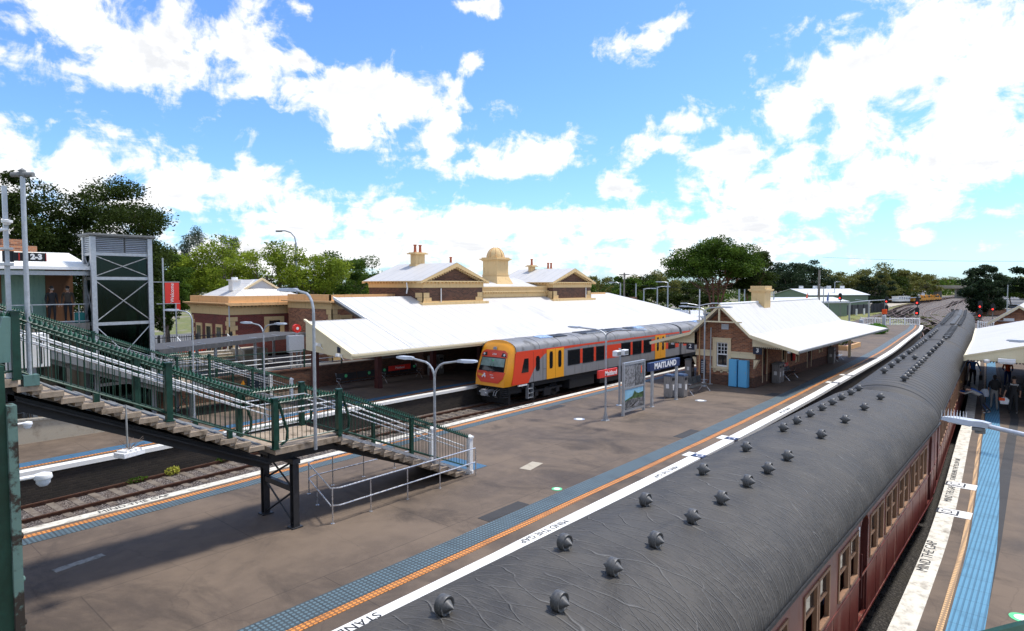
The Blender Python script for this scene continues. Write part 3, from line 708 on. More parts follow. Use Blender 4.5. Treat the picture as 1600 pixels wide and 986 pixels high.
# ================================================================== THE MAROON CARRIAGES
def roofz(y, hw=1.58, z0=2.06, z1=2.95):
    t = min(1.0, abs(y)/hw)
    if hw < 1.56: return 1.98+.97*(1-t**2.1)**.62
    return z0+(z1-z0)*(1-t**2.6)**.5
def roof_mesh(L, name, mat, parent, nx, bulge_a=True, bulge_b=True, hw=1.58):
    ny = 44; ys = [hw*math.sin(math.pi/2*(-1+2*j/ny)) for j in range(ny+1)]
    xs = [0]+[L*(1-math.cos(math.pi*i/nx))/2*0.15+L*i/nx*.85 for i in range(1, nx)]+[L]
    xs = sorted(set([0,.04,.12,.25,.45,.7,1.0]+xs+[L-.04,L-.12,L-.25,L-.45,L-.7,L-1.0,L]))
    V = []; UV = []; arc = [0]
    for j in range(1, ny+1): arc.append(arc[-1]+math.hypot(ys[j]-ys[j-1], roofz(ys[j],hw)-roofz(ys[j-1],hw)))
    for x in xs:
        d = min(x if bulge_a else 9, L-x if bulge_b else 9); k = 0 if d > 1.0 else (1-d/1.0)**2
        for j, y in enumerate(ys):
            z = roofz(y, hw); z = z-k*.24*(z-2.06)/.9; V.append((x, y*(1-.02*k), z)); UV.append((x, arc[j]-arc[ny//2]))
    n = ny+1; F = [(i*n+j, (i+1)*n+j, (i+1)*n+j+1, i*n+j+1) for i in range(len(xs)-1) for j in range(ny)]
    b = len(V)                                     # a thin return along both eaves and the two ends
    for x in xs:
        V += [(x, ys[0]+.02, 2.03), (x, ys[-1]-.02, 2.03)]; UV += [(x,-2),(x,2)]
    for i in range(len(xs)-1):
        F += [(i*n, b+2*i, b+2*i+2, (i+1)*n), (i*n+ny, (i+1)*n+ny, b+2*i+3, b+2*i+1)]
    me = bpy.data.meshes.new(name); me.from_pydata(V, [], F); uv = me.uv_layers.new(name='UVMap')
    li = np.empty(len(me.loops), dtype=np.int32); me.loops.foreach_get('vertex_index', li)
    uv.data.foreach_set('uv', np.array(UV)[li].ravel()); me.materials.append(M[mat])
    me.polygons.foreach_set('use_smooth', [True]*len(me.polygons)); me.set_sharp_from_angle(angle=R(50))
    bm = bmesh.new(); bm.from_mesh(me); bmesh.ops.recalc_face_normals(bm, faces=bm.faces); bm.to_mesh(me); bm.free()
    if me.polygons[len(me.polygons)//2].normal.z < 0: me.flip_normals()
    o = bpy.data.objects.new(name, me); COL.objects.link(o); o.parent = parent
    WL[o.name] = WL[parent.name]
    return o
def vent_mesh():
    m = MB(); n = 20
    m.lathe([(.10,-.05),(.085,.03),(.08,.08)], (0,0,0), 'z', 12)
    m.lathe([(.002,-.225),(.045,-.165),(.090,-.105),(.135,-.045)], (0,0,.175), 'y', n)
    m.lathe([(.135,.045),(.090,.105),(.045,.165),(.002,.225)], (0,0,.175), 'y', n)
    m.lathe([(.128,-.06),(.150,-.085),(.172,-.088),(.178,-.08),(.178,-.030),(.185,-.026),(.185,-.006),(.178,-.002),(.178,.080),(.172,.088),(.150,.085),(.128,.06)], (0,0,.175), 'y', n)
    return m
VENT = None
VS = .57
def vents(parent, xs, y, scale=1.0):
    if parent.name != 'railway_carriage': scale = 1.15
    global VENT
    for x in xs:
        if VENT is None:
            VENT = vent_mesh().build('roof_vent', 'vent', parent, smooth=True); o = VENT
        else:
            o = VENT.copy(); COL.objects.link(o); o.parent = parent
        o.location = (x, y, roofz(y)-.015); o.rotation_euler = (0,0,rnd.uniform(-.12,.12)); o.scale = (VS*scale,)*3
def wheelset(parent, x, y0=0, part='bogie', axle=1.2, mat='black'):
    m = MB()
    for dx in (-axle, axle):
        for sy in (-1, 1):
            m.lathe([(.12,-.09),(.40,-.07),(.42,-.03),(.46,.0),(.46,.03),(.20,.06),(.10,.09)], (x+dx, y0+sy*.72, -.56), 'y', 18)
        m.cyl((x+dx,y0-.8,-.56), (x+dx,y0+.8,-.56), .07, 8)
        for sy in (-1,1): m.box(x+dx-.16, x+dx+.16, y0+sy*.98-.09, y0+sy*.98+.09, -.70, -.42)
    for sy in (-1,1):
        m.box(x-axle-.5, x+axle+.5, y0+sy*.98-.05, y0+sy*.98+.05, -.46, -.33); m.box(x-.35, x+.35, y0+sy*.98-.08, y0+sy*.98+.08, -.80, -.33)
    m.box(x-.2, x+.2, y0-1.0, y0+1.0, -.5, -.25)
    return m.build(part, mat, parent)
def carriage(name, label, A, B, wins, doors, ventsA, ventsB, mat, group, detail=True, nx=90, letters=0, vy=(.41,-.41)):
    L = math.hypot(B[0]-A[0], B[1]-A[1]); ang = math.atan2(B[1]-A[1], B[0]-A[0])
    t = thing(name, label, 'railway carriage', (A[0],A[1],0), ang, group, local=True)
    hw = 1.45; zb, zs, zt, ze = -.32, .80, 1.62, 2.07
    roof_mesh(L, 'roof', mat, t, nx, hw=1.58 if letters == 1 else 1.52)
    body = MB(); rail = MB(); dr = MB(); wins_todo = []
    wins = sorted(wins)
    for sy in (-1, 1):
        o, i_ = sy*hw, sy*(hw-.07)
        holes = sorted([(a, b, 'w') for a, b in wins]+[(a, b, 'd') for a, b in doors])
        x = .06
        for a, b, k in holes:
            body.box(x, a, o, i_, zb, ze); x = b
            if k == 'w':
                body.box(a, b, o, i_, zb, zs); body.box(a, b, o, i_, zt, ze)
                # timber surround, standing a little proud, a sash bar and the pane
                fr = MB(); f0, f1 = sy*(hw+.018), sy*(hw-.05)
                fr.box(a-.030, a+.032, f0, f1, zs-.02, zt+.02); fr.box(b-.032, b+.030, f0, f1, zs-.02, zt+.02)
                fr.box(a+.032, b-.032, f0, f1, zt-.030, zt+.02); fr.box(a+.032, b-.032, sy*(hw+.03), f1, zs-.03, zs+.02)
                hsh = rnd.choice([0, .0, .34, .40, .36]) if detail else .3
                if hsh: fr.box(a+.032, b-.032, sy*(hw-.01), sy*(hw-.05), zt-.06-hsh, zt-.025-hsh)
                wins_todo.append((fr, (a+.03, b-.03, sy*(hw-.035), sy*(hw-.045), (zs if not hsh else zt-.05-hsh), zt)))
            else:
                body.box(a, b, o, i_, 1.80, ze); body.box(a, b, o, i_, zb, zb+.12)
                dr = MB(); dr.box(a, b, sy*(hw-.30), sy*(hw-.34), zb, 1.78); dr.box(a, a+.03, o, sy*(hw-.32), zb, 1.78); dr.box(b-.03, b, o, sy*(hw-.32), zb, 1.78)
                dr.cyl((a+.10,sy*(hw+.02),.25), (a+.10,sy*(hw+.02),1.1), .015, 6)
                dr.build('door', 'maroon_dark', t)
                # arched head
                n = 8; c = (a+b)/2; r = (b-a)/2
                pts = [(a,1.80)]+[(c-r*math.cos(math.pi*q/n), 1.50+.28*math.sin(math.pi*q/n)) for q in range(n+1)]+[(b,1.80)]
                body.prism(pts, 'y', sy*(hw+.004), i_)
        body.box(x, L-.06, o, i_, zb, ze)
        body.box(.06, L-.06, sy*(hw+.012), o, .62, .66); body.box(.06, L-.06, sy*(hw+.012), o, zb, zb+.05)
        rail.box(.02, L-.02, sy*(hw+(.15 if letters else .085)), sy*(hw-.02), 2.0 if letters else 1.93, 2.05 if letters else 1.98)
        for q in range(int(L/1.1)): body.box(.9+q*1.1, .915+q*1.1, sy*(hw+.006), o, zb+.05, .62)
    body.box(.03, .08, -hw, hw, zb, 2.2); body.box(L-.08, L-.03, -hw, hw, zb, 2.2)
    body.box(.1, L-.1, -hw+.1, hw-.1, -.36, -.28)
    bo = body.build('body', 'maroon', t)
    for fr, g_ in wins_todo:
        w_ = fr.build('window', 'tan', t); gl = MB(); gl.box(*g_); gl.build('pane', 'glass', w_)
    rail.build('gutter', 'black', t)
    inn = MB()
    for q in range(int((L-2)/1.7)): inn.box(1.2+q*1.7, 1.32+q*1.7, -1.2, -.3, -.25, .95); inn.box(1.2+q*1.7, 1.32+q*1.7, .3, 1.2, -.25, .95)
    inn.box(.3, L-.3, -.04, .04, -.25, 1.8)
    inn.build('seats', 'charcoal', t)
    e = MB(); e.box(L-.02, L+.22, -.45, .45, -.2, 1.85); e.build('gangway_bellows', 'black', t)
    wheelset(t, 3.4); wheelset(t, L-3.4)
    if ventsA: vents(t, ventsA, vy[0])
    if ventsB: vents(t, ventsB, vy[1])
    m = MB()
    for q in (L*.35, L*.5, L*.62): m.box(q-.6, q+.6, -.9, .9, -.85, -.34)
    m.build('underframe_equipment', 'black', t)
    return t, L
GR = 'carriages of the maroon passenger train'
# the nearest carriage, windows at the places seen from the footbridge
w1 = []
for a in (-2.6, -1.2, .2, 1.6, 3.0, 4.4, 5.75): w1 += [(a, a+.55), (a+.63, a+1.18)]
w1 += [(7.55,8.15),(8.23,8.80),(9.60,10.25),(10.35,10.95),(11.55,12.2),(12.3,12.9)]
for a in (13.95, 15.45, 16.95, 18.45, 19.9): w1 += [(a, a+.58), (a+.66, a+1.22)]
X0 = -5.0
c1, L1 = carriage('railway_carriage', 'nearest maroon carriage with wrinkled dark grey canvas roof filling the foreground', (X0,4.09), (22.75,4.09),
    [(a-X0, b-X0) for a, b in w1], [(13.08-X0,13.78-X0),(21.55-X0,22.15-X0)],
    [x*1.04-X0 for x in (-2.2,-.2,1.9,4.02,5.97,7.92,9.87,11.79,13.93,14.87,15.88,16.89,17.85,18.79,19.81,20.76)],
    [x*1.04-X0 for x in (-2.5,-1.2,.1,4.8,5.78,6.74,7.75,8.72,9.73,10.65,11.66,13.8,15.71,17.62,19.55)], 'canvas', GR, nx=200, letters=1, vy=(.41,-.41))
t_ = text('M A', .16, (13.9-X0,-1.46,1.82), (1,0,0), (0,0,1), 'gold', c1); t_ = text('FS', .13, (12.98-X0,-1.46,1.82), (1,0,0), (0,0,1), 'gold', c1)
text('S O N', .13, (20.6-X0,-1.46,1.85), (1,0,0), (0,0,1), 'gold', c1)
m = MB(); m.box(12.93-X0,13.0-X0,-1.465,-1.45,1.5,1.68); m.build('number_plate','white',c1)
def lp(A, B, X): return (X-A[0])/math.cos(math.atan2(B[1]-A[1],B[0]-A[0]))
A2, B2 = (22.98,4.12), (44.7,5.27)
w2 = []
for a in (2.2,3.7,5.2,7.3,8.8,10.3,12.3,13.8,15.3,17.2,18.5): w2 += [(a, a+.58), (a+.66, a+1.22)]
c2, _ = carriage('railway_carriage', 'second maroon carriage with ribbed dark roof and two long rows of vents', A2, B2, w2, [(.9,1.5),(20.2,20.8)],
    [lp(A2,B2,x*1.035) for x in (25.7,27.68,29.55,31.31,33.59,34.41,35.42,36.72,37.86,38.79,39.9,41.4)],
    [lp(A2,B2,x*1.035) for x in (24.03,24.78,25.66,26.56,27.5,28.47,29.5,30.24,31.19,33.34,35.1,36.99,39.08,40.83)], 'canvas2', GR)
vents(c2, [9.2], -.05)
A3, B3 = (44.95,5.29), (61.7,6.42)
w3 = []
for a in (1.6,3.1,4.6,6.8,8.3,9.8,11.8,13.3): w3 += [(a, a+.58), (a+.66, a+1.22)]
c3, _ = carriage('railway_carriage', 'third maroon carriage from the camera, partly hidden by the platform awning', A3, B3, w3, [(.6,1.2)],
    [1.4,3.0,4.6,6.2,7.6], [], 'canvas2', GR, detail=False)
m = MB(); m.ribbon([(.8,-.42),(15.5,-.42)], -.06,.06, 2.93, 3.02)
for q in range(9): m.box(1.6+q*1.5,1.85+q*1.5,-.62,-.22,2.93,3.08)
m.build('roof_walkway','vent',c3)
def ducts(c, L):
    m = MB()
    for y in (.55,-.15,-.62):
        for q in range(int(L/1.6)):
            x = .8+q*1.6+(.4 if y > 0 else 0); m.box(x, x+(1.0 if y == -.15 else .28), y-.16, y+.16, roofz(y)-.03, roofz(y)+.09)
        m.box(.6, L-.8, y-.02, y+.02, roofz(y)-.02, roofz(y)+.05)
    m.build('roof_equipment', 'vent', c)
c4, L4 = carriage('railway_carriage', 'fourth maroon carriage with panels and ducts along its dark roof', (61.95,6.44), (80.3,7.72), w3, [], [], [], 'canvas2', GR, detail=False); ducts(c4, L4)
c5, L5 = carriage('railway_carriage', 'farthest maroon carriage at the end of the train with roof equipment', (80.55,7.74), (98.8,9.25), w3, [], [], [], 'canvas2', GR, detail=False); ducts(c5, L5)

# ================================================================== THE ORANGE AND YELLOW RAILCAR
def railcar(name, label, X0, L, cab, yc=25.3):
    t = thing(name, label, 'railcar', (X0,yc,0), 0, 'cars of the orange and grey diesel train')
    n, f = yc-1.38, yc+1.38                     # near side faces the camera
    zb, ze = .28, 2.22
    xa, xb = (X0+.9 if cab else X0), X0+L
    b = MB(); b.box(xa, xb, n, f, zb, ze); bo = b.build('body', 'tgrey', t, bevel=.03)
    # roof: a low rounded vault
    prof = [(n,ze)]+[(yc-1.38*math.cos(math.pi*k/14), ze+.66*math.sin(math.pi*k/14)**.72) for k in range(1,14)]+[(f,ze)]
    m = MB(); m.prism(prof, 'x', xa, xb-.05); ro = m.build('roof', 'troof', t, smooth=True)
    def rz(y): 
        c = max(-1, min(1, (yc-y)/1.38)); return ze+.66*math.sin(math.acos(c))**.72
    m = MB()
    for q in range(1, int(L/2.2)): 
        x = xa+q*2.2; m.prism([(p[0], p[1]+.012) for p in prof], 'x', x, x+.03)
    m.build('roof_joint', 'charcoal', ro)
    def pod(x0, x1, y0, y1, mat, h=.05, nm='roof_panel'):
        m = MB(); m.add([(x0,y0,rz(y0)+h),(x1,y0,rz(y0)+h),(x1,y1,rz(y1)+h),(x0,y1,rz(y1)+h),(x0,y0,rz(y0)-.1),(x1,y0,rz(y0)-.1),(x1,y1,rz(y1)-.1),(x0,y1,rz(y1)-.1)],
              [(0,1,2,3),(4,7,6,5),(0,4,5,1),(1,5,6,2),(2,6,7,3),(3,7,4,0)]); m.build(nm, mat, ro)
    for (x0,x1,y0,y1,mt) in ((4.0,5.3,-.75,-.15,'skylight'),(5.4,6.8,-.8,-.2,'black'),(8.6,12.5,-.8,.1,'black'),(12.6,14.0,-.7,.0,'charcoal'),(14.8,15.9,-.8,-.2,'black'),(16.1,17.2,-.8,-.3,'skylight')):
        if x1 < L-.5: pod(X0+x0, X0+x1, yc+y0, yc+y1, mt)
    m = MB(); m.ribbon([(X0+9.0,n+.55),(X0+11.5,n+.55)], -.05,.05, rz(n+.55)-.05, rz(n+.55)+.10); m.build('roof_panel','galv',ro)
    # side livery and openings, both sides
    for sy in (-1, 1):
        s = n if sy < 0 else f; e = sy
        def pl(x0, x1, z0, z1, mat, nm, d=.006, par=bo):
            m = MB(); m.box(x0, x1, s+e*d, s-e*.02, z0, z1); return m.build(nm, mat, par)
        stripe = MB()
        if cab:
            # curved orange sweep from the cab back along the cantrail
            pts = [(X0+.9,zb)]+[(X0+2.0+.0,zb)]+[(X0+2.0+q*.32, zb+1.72*math.sin(min(1,q/6.5)*math.pi/2)**.9) for q in range(1,7)]+[(X0+4.0,2.02),(X0+5.2,2.06),(X0+8,2.12),(X0+L-.1,2.12),(X0+L-.1,ze+.02),(X0+.9,ze+.02)]
            stripe.prism(pts, 'y', s+e*.004, s-e*.02)
        else:
            stripe.box(xa+.05, xb-.1, s+e*.004, s-e*.02, 2.12, ze+.02); stripe.box(xa+.3, xa+1.9, s+e*.004, s-e*.02, 1.0, 2.12)
        stripe.build('livery_stripe', 'red', bo)
        k = X0-27.2 if cab else X0-49.6
        if cab:
            W = [(33.3,34.6),(35.0,36.25),(36.63,37.6),(39.95,41.2),(41.6,42.85),(43.25,44.4),(47.35,48.5)]
            D = [(31.0,32.8),(45.05,46.8)]; RP = [(34.66,34.94),(36.31,36.57),(37.66,39.89),(41.26,41.54),(42.91,43.19),(44.46,45.0),(46.86,47.29),(48.55,49.2)]
        else:
            W = [(51.6,52.8),(55.4,56.6),(57.0,58.2),(58.6,59.8),(61.2,62.4),(62.8,64.0),(64.4,65.6),(68.6,69.8)]; D = [(53.2,54.9),(66.2,67.9)]
            RP = [(56.66,56.94),(58.26,58.54),(59.86,61.14),(62.46,62.74),(64.06,64.34)]
        for a, b2 in RP: pl(a+k, b2+k, .97, 1.93, 'red', 'livery_panel', .005)
        for a, b2 in W:
            w = pl(a+k-.05, b2+k+.05, .93, 1.95, 'charcoal', 'window', .010); pl(a+k, b2+k, .98, 1.90, 'glass', 'pane', .016, w)
        for a, b2 in D:
            for (p, q) in ((a+k, (a+b2)/2+k-.012), ((a+b2)/2+k+.012, b2+k)):
                d = pl(p, q, zb+.02, 2.16, 'amber', 'door', .022); c = (p+q)/2
                w = MB(); hw2 = .17
                pts = [(c+hw2*sx_, z) for sx_, z in ((-.7,.95),(.7,.95),(1,1.10),(1,1.88),(.7,2.02),(-.7,2.02),(-1,1.88),(-1,1.10))]
                w.prism(pts, 'y', s+e*.030, s-e*.0); w.build('pane', 'glass', d)
            pl((a+b2)/2+k-.012, (a+b2)/2+k+.012, zb+.02, 2.16, 'black', 'door_seal', .015)
        if cab:
            # driver's door and window
            w = MB(); w.prism([(X0+1.35,.95),(X0+2.02,.95),(X0+2.02,1.78),(X0+1.62,1.78)], 'y', s+e*.012, s); w.build('cab_window', 'glass', bo)
            w = MB(); pts = [(X0+2.92+.19*q, z) for q, z in ((-.6,.92),(.6,.92),(1,1.05),(1,1.72),(.6,1.84),(-.6,1.84),(-1,1.72),(-1,1.05))]; w.prism(pts, 'y', s+e*.012, s); w.build('cab_window', 'glass', bo)
            for x in (2.48, 3.42): pl(X0+x, X0+x+.015, zb, 2.14, 'charcoal', 'door_joint', .007)
            pl(X0+4.15, X0+4.65, 1.80, 2.02, 'galv', 'side_grille', .015)
            pl(X0+3.44, X0+5.0, .98, .992, 'charcoal', 'panel_joint', .007)
    # underframe, bogies, steps
    m = MB(); m.box(xa+.6, xb-.5, n+.12, f-.12, .0, zb); m.box(xa+5.5, xa+8.4, n+.1, f-.1, -.62, 0); m.box(xa+9.2, xa+12.5, n+.15, f-.15, -.72, 0); m.box(xa+13, xa+14.6, n+.1, f-.1, -.6, 0)
    m.build('underframe', 'black', t)
    def bog(x):
        o = wheelset(t, x, yc, 'bogie', 1.1, 'charcoal')
    bog(X0+4.3); bog(X0+L-3.6)
    if cab:
        # moulded yellow nose: cross-sections from the waistband forward, tapering and leaning back
        secs = [(X0+.98,1.372,2.21,2.89,.285),(X0+.9,1.385,2.22,2.90,.26),(X0+.55,1.36,2.17,2.83,.24),(X0+.25,1.28,2.08,2.72,.22),(X0+.02,1.16,1.98,2.58,.20)]
        V = []; nseg = 20
        def ring(x, hwid, zs_, zt_, zb_, lean):
            pts = []
            for (y, z) in [(-hwid*.97,zb_),(-hwid,.8),(-hwid*1.0,1.4),(-hwid*.96,zs_)]: pts.append((y,z))
            for q in range(1,12): a = math.pi*q/12; pts.append((-hwid*.96*math.cos(a), zs_+(zt_-zs_)*math.sin(a)**.8))
            for (y, z) in [(hwid*.96,zs_),(hwid*1.0,1.4),(hwid,.8),(hwid*.97,zb_)]: pts.append((y,z))
            return [(x+lean*max(0,(z-.55))*(.33), yc+y, z) for y, z in pts]
        rings = [ring(s_[0], s_[1], s_[2], s_[3], s_[4], ln) for s_, ln in zip(secs, (0,0,.45,.8,1.0))]
        nn = len(rings[0]); 
        for r_ in rings: V += r_
        F = [(i*nn+j, i*nn+j+1, (i+1)*nn+j+1, (i+1)*nn+j) for i in range(len(rings)-1) for j in range(nn-1)]
        F.append(tuple((len(rings)-1)*nn+j for j in range(nn)))
        F += [(i*nn, (i+1)*nn, (i+1)*nn+nn-1, i*nn+nn-1) for i in range(len(rings)-1)]
        m = MB(); m.add(V, F); nose = m.build('cab_nose', 'yellow', t, smooth=True)
        for sy, s in ((-1,n),(1,f)):
            m = MB(); m.prism([(X0+.50,.30),(X0+.92,.30),(X0+.92,2.14),(X0+.84,2.14)],'y',s+sy*.006,s-sy*.06); m.build('livery_panel','red',nose)
        # everything on the leaning front face: (y,z) -> point just ahead of it
        def fp(y, z, d=.012): return (X0+.02+max(0,(z-.55))*.33-d, yc+y, z)
        def facepoly(pts, nm, mat, d=.012, par=nose, th=.03):
            m = MB(); k2 = len(pts); vs = [fp(y,z,d) for y,z in pts]+[fp(y,z,d-th) for y,z in pts]
            m.add(vs, [tuple(range(k2)), tuple(range(k2,2*k2))[::-1]]+[(i,k2+i,k2+(i+1)%k2,(i+1)%k2) for i in range(k2)])
            return m.build(nm, mat, par)
        facepoly([(-1.05,1.88),(-1.0,2.16),(-.76,2.30),(.76,2.30),(1.0,2.16),(1.05,1.88)], 'head_panel', 'red')
        facepoly([(-1.12,1.06),(-1.04,.70),(-.68,.40),(.68,.40),(1.04,.70),(1.12,1.06)], 'front_panel', 'red')
        ws = facepoly([(-1.02,1.06),(-.95,1.88),(.95,1.88),(1.02,1.06)], 'windscreen', 'black', .016)
        facepoly([(-.96,1.12),(-.90,1.83),(.90,1.83),(.96,1.12)], 'pane', 'windscreen_glass', .022, ws)
        facepoly([(-.98,1.10),(-.955,1.36),(.955,1.36),(.98,1.10)], 'dashboard', 'glass', .030, ws)
        for sg in (-1,1):
            h = facepoly([(sg*.98,1.93),(sg*.56,1.94),(sg*.62,2.17),(sg*.86,2.12)], 'headlight', 'black', .020)
            m = MB(); c = fp(sg*.80,2.04,.03); m.cyl(c, (c[0]-.02,c[1],c[2]), .07, 12); m.build('lens', 'glassy', h)
            m = MB(); a = fp(sg*.42,1.10,.03); b2 = fp(sg*.12,.99,.03); m.cyl(a, b2, .012, 6); m.cyl(b2, fp(sg*.10,1.5,.03), .010, 6); m.build('wiper', 'black', nose)
        facepoly([(-.15,2.34),(-.11,2.50),(.11,2.50),(.15,2.34)], 'destination_light', 'tgrey', .10)
        text('2704', .17, fp(0,2.05,.03), (0,-1,0), (.31,0,.95), 'white_clean', nose)
        text('Hunter', .10, fp(-.12,.86,.03), (0,-1,0), (.31,0,.95), 'white_clean', nose)
        text('Line', .14, fp(-.22,.72,.03), (0,-1,0), (.31,0,.95), 'white_clean', nose)
        m = MB(); a = fp(.52,.70,.03); m.cyl(fp(.60,.68,.03), fp(.46,.92,.03), .030, 6); m.cyl(fp(.46,.92,.03), fp(.36,.68,.03), .030, 6); m.cyl(fp(.62,.76,.03), fp(.34,.78,.03), .022, 6); m.build('emblem', 'white_clean', nose)
        m = MB(); c = fp(.0,1.70,.03); m.cyl(c, (c[0]-.02,c[1],c[2]), .065, 12); m.build('green_lens', 'st_green', ws)
        # coupler, hoses, steps, obstacle deflector
        m = MB(); m.box(X0+.35, X0+1.6, n+.2, f-.2, -.25, .24); m.box(X0+.5, X0+.7, n+.3, f-.3, -.85, -.25); m.build('buffer_beam', 'black', t)
        m = MB(); m.cyl((X0-.35,yc,-.12), (X0+.6,yc,-.12), .10, 10); m.box(X0-.55,X0-.25,yc-.16,yc+.16,-.30,.06); m.cyl((X0-.5,yc-.28,-.15),(X0-.5,yc+.3,-.08),.04,6)
        for y in (-.55,-.35,.35,.55): m.tube([(X0+.35,yc+y,.0),(X0+.1,yc+y*.95,-.1),(X0+.05,yc+y*.8,-.35),(X0+.3,yc+y*.7,-.5)], .025, 6)
        m.build('coupler', 'galv', t)
        m = MB()
        for y in (-.95,.95):
            for q in range(5): m.box(X0+.15, X0+.4, yc+y-.2, yc+y+.2, -.42+q*.12, -.36+q*.12)
        m.build('anticlimber_ribs', 'charcoal', t)
        for sy, s in ((-1,n),(1,f)):
            m = MB()
            for z in (-.65,-.38,-.1): m.box(X0+2.0, X0+2.45, s+sy*.02, s-sy*.2, z, z+.035)
            m.box(X0+1.98,X0+2.01,s+sy*.02,s-sy*.2,-.68,.2); m.box(X0+2.44,X0+2.47,s+sy*.02,s-sy*.2,-.68,.2)
            m.build('cab_steps', 'galv', t)
            m = MB(); m.box(X0+1.1,X0+1.9,s+sy*.01,s-sy*.1,.16,.24); m.build('footboard','white',t)
    else:
        m = MB(); m.box(X0-.38, X0+.02, yc-.5, yc+.5, .1, 2.2); m.build('gangway_bellows', 'black', t)
    return t
def wsglass():
    s = NT('windscreen_glass'); q = s.n('ShaderNodeSeparateXYZ'); s.l(s.wpos(), q.inputs[0])
    s.col(s.mix(s.rng(s.noise(3,4,.6), .4,.6), (.19,.27,.24), (.26,.34,.31))); s.rough(.08); return s.m
M['windscreen_glass'] = wsglass()
rc1 = railcar('diesel_railcar', 'orange and grey diesel railcar with yellow nose standing at platform one', 27.2, 22.2, True)
rc2 = railcar('diesel_railcar', 'second car of the orange and grey diesel train, mostly hidden behind the island building', 49.75, 22, False)
# ================================================================== STAIRS AND FOOTBRIDGE
def spikes(m, a, b, step=.085, h=.11, w=.035):
    a = Vector(a); b = Vector(b); L = (b-a).length; n = int(L/step); d = (b-a)/max(n,1); u = d.normalized(); s = Vector((-u.y, u.x, 0)).normalized()
    for i in range(n):
        p = a+d*(i+.5)
        for q, sg in ((0,1),(.5,-1)):
            c = p+d*(q-.25); m.add([c-u*w, c+u*w, c+s*(.02*sg), c+Vector((0,0,h))+s*(.045*sg)], [(0,1,3),(1,2,3),(2,0,3),(0,2,1)])
def fence_run(parent, a, b, h=1.12, posts=(), part='balustrade', bal=.118, spk=True, rail0=.14):
    # a, b: walking-line points; sloped top and bottom rails, upright bars and a row of spikes
    a = Vector(a); b = Vector(b); d = b-a; L = math.hypot(d.x, d.y); m = MB(); H = Vector((0,0,1))
    def bar(z, r): m.cyl(a+H*z, b+H*z, r, 4)
    bar(rail0, .022); bar(h, .030)
    n = max(1, int(L/bal))
    for i in range(n+1):
        p = a+d*(i/n); m.cyl(p+H*(rail0-.0), p+H*(h), .0095, 4)
    o = m.build(part, 'green', parent)
    if spk:
        m = MB(); spikes(m, a+H*(h+.02), b+H*(h+.02)); m.build('spikes', 'green_top', o)
    return o
def post(parent, x, y, z0, z1, mat='green', r=.06, name='fence_post', cap=True):
    m = MB(); m.box(x-r, x+r, y-r, y+r, z0, z1)
    if cap: m.box(x-r-.015, x+r+.015, y-r-.015, y+r+.015, z1, z1+.03)
    m.box(x-r-.03, x+r+.03, y-r-.03, y+r+.03, z0, z0+.02)
    return m.build(name, mat, parent)
def steps(parent, x0, z0, run, rise, n, y0, y1, nose=True, mat='tread'):
    m = MB(); k = MB(); g2 = MB()
    for i in range(n):
        xa = x0+i*run; z = z0-(i+1)*rise
        m.box(xa-.02, xa+run+.035, y0, y1, z-.10, z)                         # tread
        m.box(xa+run-.12, xa+run+.02, y0+.04, y1-.04, z-rise-.03, z-.10) if i < n-1 else None
        if nose: g2.box(xa+run-.022, xa+run+.032, y0+.16, y1-.16, z, z+.006); k.box(xa+run-.075, xa+run-.022, y0+.16, y1-.16, z, z+.007)
    o = m.build('steps', mat, parent)
    if nose: g2.build('step_nosing', 'galv_dark', o); k.build('nosing_grip', 'charcoal', o)
    return o
